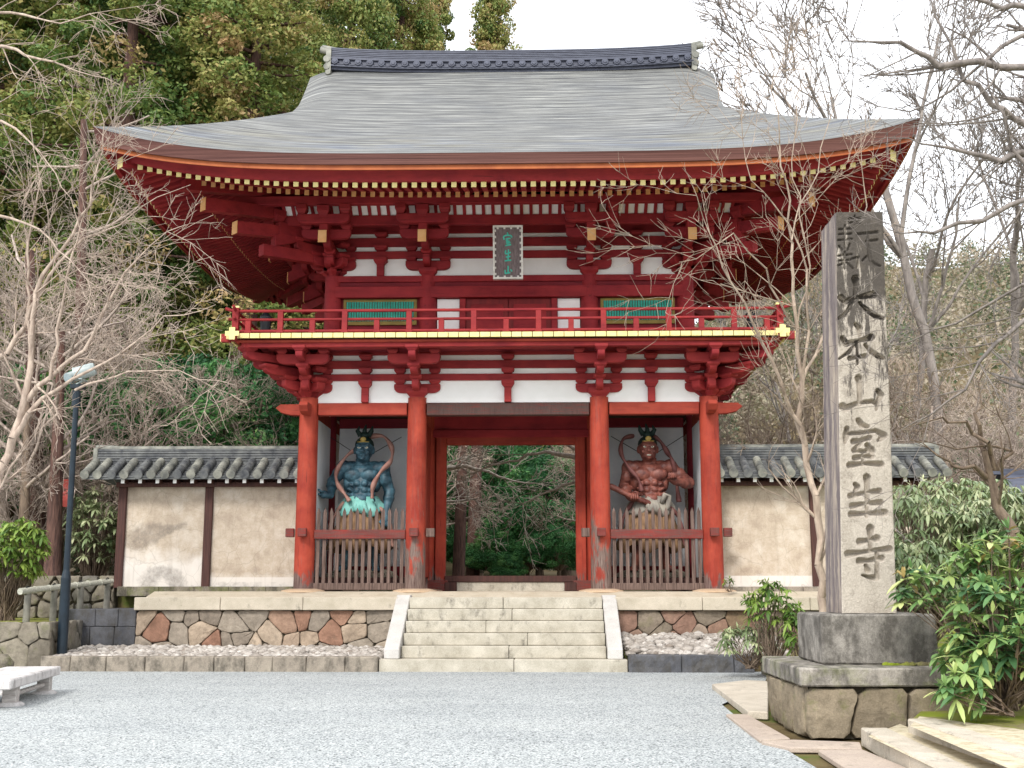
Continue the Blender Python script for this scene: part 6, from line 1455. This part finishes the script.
# ---- bare trees
BT = {}
def bare_proto(key, *a, **k): BT[key] = bare_tree(*a, **k)
bare_proto('fine', 11, 9, .11, 5, 2, nch=(3, 4), rmin=.010, up=.05, wob=.25, spread=(20, 55))
bare_proto('fine2', 14, 9, .10, 5, 3, nch=(3, 4), rmin=.010, up=.04, wob=.28, spread=(20, 60))
bare_proto('wide', 12, 8, .15, 5, 1, nch=(4, 4), rmin=.011, up=.02, wob=.25, spread=(30, 75), lfac=(.6, .8))
bare_proto('tall', 13, 13, .115, 5, 1, nch=(4, 4), rmin=.012, up=.08, wob=.2, spread=(20, 50))
bare_proto('brush', 16, 5, .05, 4, 6, nch=(4, 5), rmin=.010, up=.05, wob=.3, spread=(15, 55))
PRO = {}
def put_bare(key, mat, u, Y, scale, rz, label, group, z=None):
    x = U(u, Y); z = (hill_z(x, Y) if Y > 30 else 1.25) if z is None else z
    kk = (key, mat)
    if kk not in PRO: o = place_bare('bare_tree', BT[key], mat, (x, Y, z-.1), label, group, scale, rz); PRO[kk] = o
    else: o = dup(PRO[kk]); o.location = (x, Y, z-.1); o.rotation_euler.z = rz; o.scale = (scale,)*3; tag(o, label, 'tree', group)
    return o
LT = [('wide', 'bark_rose', 150, 29.5, 1.0, .5), ('fine', 'bark_rose', 95, 28, .95, 1.1), ('fine2', 'bark_pale', 215, 30, .85, 2.0), ('wide', 'bark_pale', 265, 31.5, .9, 3.0), ('fine', 'bark_pale', 30, 29, 1.1, 4.0), ('fine2', 'bark_rose', 170, 33, 1.0, 5.0), ('wide', 'bark_rose', 60, 33, 1.1, 2.4), ('fine', 'bark_rose', 240, 33, .9, .2), ('brush', 'bark_pale', 130, 27, .8, 0), ('brush', 'bark_rose', 200, 28, .8, 1), ('brush', 'bark_pale', 270, 29, .8, 2), ('fine2', 'bark_rose', -10, 31, 1.25, 2.9), ('brush', 'bark_rose', 20, 27, .9, 4), ('wide', 'bark_pale', 330, 36, 1.2, 1.0), ('fine', 'bark_rose', 290, 30, .75, 5.5), ('fine2', 'bark_pale', 115, 31, 1.1, 4.4), ('wide', 'bark_rose', 0, 27.5, .9, 3.6)]
LL = ['spreading pinkish bare tree behind the outer part of the left wall', 'fine-twigged bare tree behind the lamp post', 'pale many-stemmed bare tree over the middle of the left wall', 'pale bare tree between the wall roof and the balcony', 'pale bare tree left of the blue lamp post', 'farther rosy bare tree over the left wall', 'wide rosy bare tree behind the lamp post top', 'rosy bare tree under the left eave corner', 'low pale brush just behind the outer end of the left wall', 'low rosy brush behind the middle of the left wall', 'low pale brush behind the inner end of the left wall', 'rosy bare tree at the left picture edge', 'low rosy brush behind the rubble wall', 'pale bare tree right behind the left flank of the gate', 'small rosy bare tree touching the left bracket corner', 'pale bare tree above the damp wall panel', 'rosy bare tree low at the left picture edge']
for a, l in zip(LT, LL): put_bare(*a, l, 'bare winter trees left of the gate')
RT = [('fine', 'bark_sand', 760, 27.5, .8, .3), ('fine2', 'bark_sand', 800, 29, .8, 1.4), ('fine', 'bark_sand', 840, 31, 1.05, 2.2), ('tall', 'bark_grey', 905, 33, 1.3, 3.1), ('tall', 'bark_grey', 950, 30, 1.55, .8), ('fine2', 'bark_rose', 900, 28, .9, 4.0), ('wide', 'bark_rose', 960, 36, 1.1, 5.0), ('tall', 'bark_grey', 1000, 37, 1.55, 2.7), ('brush', 'bark_sand', 775, 26.5, .85, 0), ('brush', 'bark_sand', 735, 28, .9, 1), ('brush', 'bark_rose', 880, 27, .9, 2), ('brush', 'bark_rose', 985, 28, 1.0, 3), ('fine', 'bark_rose', 1010, 31, .95, 1.9), ('tall', 'bark_grey', 860, 40, 1.1, 4.6), ('fine2', 'bark_sand', 730, 31, .8, 3.3), ('tall', 'bark_grey', 800, 46, 1.05, 1.2), ('wide', 'bark_sand', 930, 29.5, .95, .6)]
RL = ['pale bare tree behind the wall between gate and pillar', 'many-stemmed pale bare tree behind the right eave corner', 'pale bare tree behind the top of the pillar', 'tall grey bare tree right of the pillar', 'tall grey bare tree forking high above the right wall end', 'rosy bare tree just right of the pillar', 'farther wide rosy bare tree right of the pillar', 'tall grey bare tree near the right picture edge', 'low pale brush behind the wall left of the pillar', 'low pale brush beside the right flank of the gate', 'low rosy brush behind the wall end right of the pillar', 'low rosy brush left of the wooden shelter', 'rosy bare tree above the wooden shelter', 'far tall grey bare tree behind the pillar', 'slim pale bare tree close to the right gate column', 'far tall grey bare tree behind the right eaves', 'wide pale bare tree over the right wall end']
for a, l in zip(RT, RL): put_bare(*a, l, 'bare winter trees right of the gate')
PT = [('wide', 'bark_pale', 425, 37, .8, .4), ('wide', 'bark_pale', 612, 36, .8, 2.2)]
for a, l in zip(PT, ['pale bare tree at the left jamb of the passage view', 'pale bare tree at the right jamb of the passage view']): put_bare(*a, l, 'bare trees seen through the passage')
# ---- the wooded hills: one mass far off
r = np.random.default_rng(9); C = []; 
while len(C) < 2300:
    x, y = r.uniform(-150, 170), r.uniform(72, 215)
    if abs(x) < 14 and y < 80: continue
    C.append((x, y, hill_z(x, y)+r.uniform(.5, 4.5)))
C = np.array(C); Rr = np.stack([r.uniform(1.6, 3.2, len(C))]*2+[r.uniform(1.8, 4.2, len(C))], 1); T = np.where(r.random(len(C)) < .62, r.uniform(.6, 1, len(C)), r.uniform(0, .45, len(C)))
V, Fq, T_ = leaves(C, Rr, 150, .30, 10, T, aspect=1.6); o = arrays('hill_forest', V, Fq, 'wood_leaf', tint=T_); tag(o, 'distant mixed woods of brown and green trees covering the hills', 'forest', kind='stuff')
# near undergrowth behind the walls
C = []
for k in range(420):
    x = r.uniform(-34, 34); y = r.uniform(27, 46)
    if abs(x) < 5 and y < 46: continue
    C.append((x, y, (hill_z(x, y) if y > 30 else 1.3)+r.uniform(.1, 1.0)))
C = np.array(C); Rr = np.stack([r.uniform(.5, 1.2, len(C))]*2+[r.uniform(.4, .9, len(C))], 1)
V, Fq, T_ = leaves(C, Rr, 260, .085, 11, r.uniform(0, .9, len(C))); o = arrays('undergrowth', V, Fq, 'wood_leaf', tint=T_); tag(o, 'undergrowth on the slope behind the tiled walls', 'undergrowth', kind='stuff')
# ---- guided trees: limbs measured in the photograph, each given its own distance, then grown out with twigs
def guided(name, limbs, mat, base, label, seed, twig=(.9, 2), tlen=1.2, per=6, up=.03, rmin=.006, wob=.25, spread=(25, 65), rk=1):
    rg = random.Random(seed); segs = []; t_ = empty(name, base, label, 'tree'); ORG[t_.name] = Vector((0, 0, 0)); t_.location = (0, 0, 0)
    for L_ in limbs:
        pts = [at(u, v, Y) for u, v, Y, r_ in L_]; rs = [q[3]*rk for q in L_]; path = []
        for i in range(len(pts)-1):
            n = max(2, int((pts[i+1]-pts[i]).length/.25)); 
            for k in range(n):
                f = k/n; path.append((pts[i].lerp(pts[i+1], f)+Vector((rg.gauss(0, .025), rg.gauss(0, .03), rg.gauss(0, .025)))*(1 if (i or k) else 0), rs[i]+(rs[i+1]-rs[i])*f))
        path.append((pts[-1], rs[-1]))
        for (a, ra), (b, rb) in zip(path[:-1], path[1:]): segs.append((tuple(a), tuple(b), ra, rb))
        tot = len(path)
        for k in range(int(per*sum((pts[i+1]-pts[i]).length for i in range(len(pts)-1))/1.6)):
            i = rg.randint(int(tot*.12), tot-2); a, ra = path[i]; d = (path[i+1][0]-a).normalized(); ax = d.orthogonal().normalized(); ax.rotate(Matrix.Rotation(rg.uniform(0, 6.283), 3, d)); c = d.copy(); c.rotate(Matrix.Rotation(R(rg.uniform(*spread)), 3, ax)); c.y *= .7
            grow(rg, a, c, tlen*rg.uniform(.5, 1.3), max(rmin*1.3, ra*.45), twig[1], segs, up=up, wob=wob, nch=(3, 5), spread=(20, 60), rmin=rmin)
    b0 = Vector(base); segs = [(tuple(Vector(a)-b0), tuple(Vector(b)-b0), c, d) for a, b, c, d in segs]; t_.location = base
    a, b = split(segs, .03); seg_mesh('trunk', a, mat, t_); seg_mesh('branches', b, mat, t_); return t_
Y = 15.5; b = gnd(826, 640, .35)
guided('bare_tree', [
 [(824, 640, 16, .12), (820, 560, 16, .105), (814, 500, 16, .10), (806, 445, 16, .09), (800, 400, 15.9, .075), (797, 330, 15.7, .055), (792, 240, 15.5, .04), (784, 165, 15.3, .03), (776, 110, 15.1, .02), (771, 48, 15, .008)],
 [(806, 445, 16, .07), (780, 380, 15.6, .05), (752, 320, 15.2, .04), (722, 268, 15, .028), (700, 215, 14.8, .016), (688, 175, 14.6, .007)],
 [(800, 400, 15.9, .05), (812, 330, 15.6, .04), (803, 250, 15.2, .03), (775, 205, 15, .022), (750, 180, 14.9, .014), (738, 60, 14.7, .006)],
 [(800, 390, 15.9, .05), (830, 320, 16.2, .035), (862, 250, 16.4, .028), (866, 205, 16.4, .02), (861, 130, 16.4, .01)],
 [(797, 330, 15.7, .04), (765, 270, 15.2, .03), (730, 235, 14.9, .02), (700, 260, 14.6, .012), (668, 268, 14.4, .006)],
 [(792, 240, 15.5, .03), (815, 170, 15.6, .02), (835, 110, 15.6, .012), (845, 70, 15.6, .006)],
 [(797, 330, 15.7, .035), (810, 270, 15.3, .028), (790, 160, 15.2, .018), (800, 100, 15.2, .01), (806, 60, 15.1, .005)]],
 'bark_sand', at(826, 660, 16).to_tuple()[:2]+(.3,), 'pale many-stemmed bare tree rising close behind the stone pillar across the eaves', 31, (.9, 2), .95, 3.6, .03, .004, rk=.5)
guided('bare_tree', [
 [(1110, 520, 11.5, .2), (1095, 300, 11.5, .17), (1075, 150, 11.4, .14), (1060, 40, 11.3, .1), (1050, -60, 11.2, .07)],
 [(1075, 110, 11.4, .08), (1024, 66, 11, .05), (978, 67, 10.8, .045), (940, 62, 10.7, .04), (918, 52, 10.6, .03), (877, 43, 10.5, .018), (839, 41, 10.4, .006)],
 [(1080, 170, 11.4, .07), (1024, 152, 11, .045), (997, 156, 10.9, .04), (972, 151, 10.8, .028), (921, 146, 10.7, .012), (890, 138, 10.7, .005)],
 [(1085, 230, 11.4, .06), (1024, 201, 11, .035), (985, 212, 10.9, .03), (934, 233, 10.7, .022), (902, 231, 10.6, .01), (885, 226, 10.6, .005)],
 [(1050, 140, 11.3, .06), (1010, 118, 11, .04), (994, 103, 10.9, .035), (966, 74, 10.8, .025), (940, 20, 10.7, .016), (925, -15, 10.7, .01)],
 [(1060, 30, 11.3, .06), (1024, 8, 11, .04), (1004, 5, 10.9, .035), (969, -3, 10.8, .02), (930, -20, 10.8, .01)],
 [(1090, 290, 11.4, .06), (1024, 319, 11, .03), (996, 342, 10.9, .027), (967, 384, 10.8, .018), (930, 415, 10.7, .012), (899, 431, 10.6, .005)],
 [(1090, 270, 11.4, .05), (1024, 283, 11, .024), (980, 309, 10.9, .022), (930, 334, 10.8, .014), (892, 345, 10.7, .005)],
 [(1085, 200, 11.4, .05), (1030, 172, 11, .03), (1000, 120, 10.9, .02), (985, 60, 10.8, .012), (960, 10, 10.8, .006)],
 [(1070, 90, 11.3, .05), (1020, 30, 11, .03), (950, 95, 10.8, .018), (905, 110, 10.7, .01), (850, 95, 10.6, .005)]],
 'bark_grey', (at(1110, 600, 11.5).x, 11.5, .4), 'dark grey bare tree reaching in from the right edge over the pillar', 37, (.8, 2), .8, 5, .02, .0036, .22, rk=.8)
guided('bare_tree', [
 [(1010, 545, 13.5, .07), (1008, 520, 13.5, .065), (992, 490, 13.5, .05), (985, 455, 13.4, .035), (978, 425, 13.3, .025), (980, 405, 13.2, .014), (990, 360, 13.2, .006)],
 [(993, 480, 13.5, .04), (975, 470, 13.3, .025), (955, 462, 13.2, .018), (940, 455, 13.1, .012), (910, 440, 13.0, .005)],
 [(995, 470, 13.5, .035), (985, 440, 13.3, .025), (965, 425, 13.2, .018), (940, 418, 13.1, .012), (900, 428, 13, .006)],
 [(997, 470, 13.5, .03), (1010, 455, 13.4, .02), (1000, 445, 13.4, .016), (960, 448, 13.3, .01), (920, 440, 13.2, .005)]],
 'bark_trunk', (at(1010, 560, 13.5).x, 13.5, .5), 'small gnarled tree standing in the shrubs right of the pillar', 41, (.8, 1), .6, 3, .05, .005, .25)
guided('bare_tree', [
 [(-30, 600, 19.5, .12), (-8, 500, 19.5, .11), (12, 440, 19.5, .10), (28, 400, 19.5, .09), (31, 350, 19.4, .07), (34, 290, 19.3, .06), (60, 250, 19.2, .045), (90, 205, 19, .03), (105, 150, 19, .015), (100, 110, 19, .007)],
 [(28, 400, 19.5, .08), (50, 375, 19.3, .06), (82, 350, 19.1, .05), (108, 305, 19, .04), (125, 272, 18.9, .03), (150, 242, 18.8, .018), (185, 225, 18.7, .008)],
 [(12, 440, 19.5, .08), (40, 400, 19.3, .06), (75, 380, 19, .04), (120, 352, 18.8, .03), (165, 318, 18.6, .02), (215, 305, 18.5, .008)],
 [(-20, 372, 19.6, .08), (5, 355, 19.5, .07), (25, 325, 19.4, .06), (48, 275, 19.3, .045), (84, 238, 19.2, .035), (120, 225, 19.1, .022), (155, 195, 19, .012), (190, 185, 18.8, .006)],
 [(31, 360, 19.4, .05), (28, 300, 19.4, .04), (30, 240, 19.4, .03), (38, 180, 19.3, .02), (30, 120, 19.2, .01)],
 [(50, 380, 19.3, .05), (62, 310, 19.2, .035), (75, 240, 19.1, .025), (100, 180, 19, .012), (130, 150, 18.9, .006)],
 [(75, 390, 19.1, .035), (130, 370, 18.8, .025), (180, 372, 18.6, .015), (235, 385, 18.5, .006)],
 [(-40, 60, 19, .06), (0, 45, 18.8, .045), (40, 60, 18.6, .03), (80, 70, 18.5, .018), (120, 85, 18.4, .006)],
 [(-40, 20, 19, .05), (10, 10, 18.8, .035), (60, 25, 18.6, .022), (100, 15, 18.5, .012), (125, 30, 18.4, .006)],
 [(-40, 130, 19, .05), (0, 120, 18.8, .035), (40, 150, 18.6, .022), (70, 200, 18.5, .012), (85, 240, 18.4, .006)],
 [(-40, 200, 19, .05), (0, 215, 18.8, .04), (40, 230, 18.6, .026), (80, 270, 18.5, .015), (110, 300, 18.4, .006)]],
 'bark_pale', (at(-30, 600, 19.5).x, 19.5, .3), 'pale bare tree leaning in from the left edge, nearest on that side', 43, (1, 2), 1.0, 4, -.01, .0055, .25, rk=.7)
guided('bare_tree', [
 [(630, 560, 33, .16), (622, 500, 33, .14), (612, 470, 33, .12), (585, 458, 33, .08), (545, 452, 32.8, .05), (500, 462, 32.6, .03), (462, 478, 32.4, .014)],
 [(612, 470, 33, .08), (580, 480, 32.8, .05), (545, 492, 32.6, .03), (515, 508, 32.5, .012)],
 [(585, 458, 33, .06), (560, 438, 32.8, .04), (520, 430, 32.6, .02), (480, 446, 32.5, .01)]],
 'bark_white', (at(630, 575, 33).x, 33, 1.3), 'pale bare branches reaching across the top of the passage view from the right', 51, (1, 2), 1.1, 3.2, .01, .013, .2)
guided('bare_tree', [
 [(395, 560, 35, .15), (405, 490, 35, .13), (430, 470, 35, .09), (465, 466, 34.8, .06), (505, 478, 34.6, .035), (545, 486, 34.5, .014)],
 [(405, 490, 35, .07), (440, 500, 34.8, .05), (475, 500, 34.6, .025), (500, 520, 34.5, .01)]],
 'bark_white', (at(395, 575, 35).x, 35, 1.3), 'pale bare branches reaching into the passage view from the left', 52, (1, 2), 1.1, 3.2, .01, .013, .2)
# dark trunks at the left
for i, (u0, u1, r_, Y, m_) in enumerate(((52, 62, .20, 25.6, 'bark_dark'), (38, 30, .26, 27, 'bark_dark'), (76, 84, .24, 33, 'bark_dark'), (22, 28, .15, 26, 'bark_trunk'))):
    a, b = at(u0, 585, Y), at(u1, [330, 250, 120, 400][i], Y); rg = random.Random(70+i); segs = []; n = 12
    for k in range(n): p, q = a.lerp(b, k/n), a.lerp(b, (k+1)/n); f = 1.25 if k == 0 else 1; segs.append((tuple(p-a), tuple(q-a), r_*f*(1-.05*k), r_*(1-.05*(k+1))))
    t_ = empty('old_tree', (a.x, Y, a.z-.05), ['brown trunk standing behind the bamboo rail', 'darker trunk left of the bamboo rail trunk', 'tall dark trunk behind the lamp post floodlights', 'thin mottled trunk at the left by the leafy bush'][i], 'tree', 'dark tree trunks at the left'); ORG[t_.name] = Vector((0, 0, 0)); seg_mesh('trunk', segs, m_, t_)
    br_ = []
    for k in range(9): f = rg.uniform(.45, 1); p = (b-a)*f; grow(rg, p, (rg.uniform(-1, 1), rg.uniform(-.6, .6), .3), 2.2, .05, 3, br_, up=.02, rmin=.009)
    seg_mesh('branches', br_, 'bark_rose', t_)
# ---- leafy shrubs with whorled leaves
def whorl_leaf(V, Q, T, c, d, L, w_, droop, tint, rg):
    d = d.normalized(); up = Vector((0, 0, 1)); s = d.cross(up); s = s.normalized() if s.length > .05 else Vector((1, 0, 0)); n = s.cross(d).normalized(); pts = []
    prof = ((0, .12), (.3, .8), (.6, 1), (.85, .62), (1, .03)); n0 = len(V); roll = rg.uniform(-.25, .25)
    for f, ww in prof:
        p = c+d*(L*f)-up*(droop*L*f*f); e = s*(w_*ww/2)+n*(w_*ww/2*roll); V.append(tuple(p-e+n*w_*ww*.10)); V.append(tuple(p)); V.append(tuple(p+e+n*w_*ww*.10))
    for i in range(4):
        for k in (0, 1): a = n0+i*3+k; Q.append((a, a+1, a+4, a+3)); T.append(tint)
def whorl_bush(name, centre, rad, n, L, w_, leaf, label, seed, stems=8, droop=.25, base=None, nleaf=(7, 10), fill=.55, group=None):
    rg = random.Random(seed); V, Q, T = [], [], []; segs = []; c0 = Vector(centre); b0 = Vector(base) if base else Vector((c0.x, c0.y, c0.z-rad[2])); root = empty(name, b0, label, 'shrub', group)
    tips = []
    for k in range(n):
        th, ph = rg.uniform(0, 6.283), math.acos(rg.uniform(-.75, 1)); q = rg.uniform(fill, 1); p = c0+Vector((rad[0]*q*math.sin(ph)*math.cos(th), rad[1]*q*math.sin(ph)*math.sin(th), rad[2]*q*math.cos(ph)))
        if p.z < b0.z+.06: p.z = b0.z+rg.uniform(.06, .3)
        tips.append(p); ax = (p-b0).normalized()*.6+Vector((rg.gauss(0, .35), rg.gauss(0, .35), .5+rg.gauss(0, .2))); ax.normalize(); tint = min(1, max(0, rg.gauss(.5, .27))); o = ax.orthogonal().normalized(); a0 = rg.uniform(0, 6.28); m = rg.randint(*nleaf); new = rg.random() < .35
        for j in range(m):
            dd = o.copy(); dd.rotate(Matrix.Rotation(a0+j*2*math.pi/m+rg.uniform(-.2, .2), 3, ax)); dd = dd+ax*rg.uniform(-.1, .35); whorl_leaf(V, Q, T, p, dd, L*rg.uniform(.55, 1.2), w_*rg.uniform(.85, 1.15), droop+rg.uniform(-.15, .25), (1 if rg.random() < .025 else min(.95, max(0, tint+rg.gauss(0, .09)))), rg)
        if new:
            for j in range(4): dd = o.copy(); dd.rotate(Matrix.Rotation(a0+j*1.57, 3, ax)); whorl_leaf(V, Q, T, p+ax*.02, dd*.6+ax, L*.6, w_*.6, -.05, min(1, tint+.3), rg)
        mid = b0.lerp(p, .45)+Vector((rg.gauss(0, .07), rg.gauss(0, .07), -.05)); segs += [(tuple(b0+Vector((rg.gauss(0, .06), rg.gauss(0, .06), 0))-b0), tuple(mid-b0), .014, .010), (tuple(mid-b0), tuple(p-b0), .009, .005)]
    arrays('leaves', np.array(V), np.array(Q), leaf, root, tint=T, org=b0, smooth=True); seg_mesh('stems', segs, 'bark_trunk', root); return root
def bushpx(name, u, v, Y, ru, rv, ry, n, L, w_, leaf, label, seed, zb, bx=0, **k):
    c = at(u, v, Y); s = (at(u+100, v, Y)-c).x/100; return whorl_bush(name, c, (ru*s, ry, rv*s), n, L, w_, leaf, label, seed, base=(c.x+bx, c.y, zb), **k)
bushpx('rhododendron', 1000, 638, 11.3, 58, 60, .75, 120, .21, .06, 'rhodo_leaf', 'large glossy rhododendron hiding the right end of the pillar base', 1, .35)
bushpx('rhododendron', 1010, 575, 11.9, 60, 48, .6, 85, .21, .06, 'rhodo_leaf', 'upper leafy rhododendron at the right edge above the moss', 2, .35)
bushpx('rhododendron', 918, 590, 11.75, 22, 34, .25, 16, .19, .055, 'rhodo_leaf', 'slender rhododendron branch leaning over the plinth block', 3, .45, bx=.95)
bushpx('rhododendron', 966, 690, 10.95, 28, 22, .25, 20, .19, .055, 'rhodo_leaf', 'low rhododendron sprig drooping over the base slab corner', 4, .34, bx=.35)
for i, (u, v, Y, ru, rv, n) in enumerate(((925, 532, 15.5, 50, 44, 200), (985, 538, 15, 55, 42, 200), (915, 575, 14.4, 45, 40, 150), (1030, 520, 14.5, 40, 40, 120), (950, 494, 17, 70, 20, 110))):
    bushpx('evergreen_shrub', u, v, Y, ru, rv, .9, n, .16, .04, 'shrub_leaf', ['pale drooping shrub right beside the pillar above the plinth', 'pale drooping shrub around the small gnarled tree', 'lower pale shrub between the pillar and the rhododendrons', 'pale shrub at the right edge under the shelter', 'back row of pale shrub below the wall end'][i], 20+i, .9 if i != 2 else .6, droop=.75, group='pale drooping shrubs right of the pillar')
bushpx('young_shrub', 772, 605, 19.3, 30, 26, .5, 60, .17, .045, 'bush_leaf', 'airy young shrub with narrow leaves left of the pillar', 30, .15, droop=.5)
bushpx('young_shrub', 750, 640, 19.8, 32, 16, .4, 50, .17, .045, 'shrub_leaf', 'low spreading shrub growing out of the pebbles', 31, .15, droop=.5)
bushpx('young_shrub', 805, 632, 18.6, 22, 26, .5, 45, .17, .045, 'bush_leaf', 'shrub squeezed between pebbles and pillar block', 32, .15, droop=.5)
bushpx('leafy_bush', 12, 550, 22.8, 34, 34, .8, 170, .2, .06, 'bush_leaf', 'bright yellow-green bush at the left edge above the rubble wall', 33, .84, droop=.5)
bushpx('leafy_bush', 95, 528, 26.5, 26, 42, .8, 150, .2, .06, 'shrub_leaf', 'dull green bush between the lamp post and the tiled wall', 34, 1.3, droop=.5)
bushpx('leafy_bush', 66, 455, 27.5, 20, 20, .6, 40, .2, .05, 'bush_leaf', 'small bush foliage beside the brown trunk', 35, 1.3, droop=.5)
bushpx('young_shrub', 730, 585, 23.3, 6, 6, .1, 5, .1, .03, 'bush_leaf', 'tiny tuft at the foot of the right tiled wall', 36, 1.4)
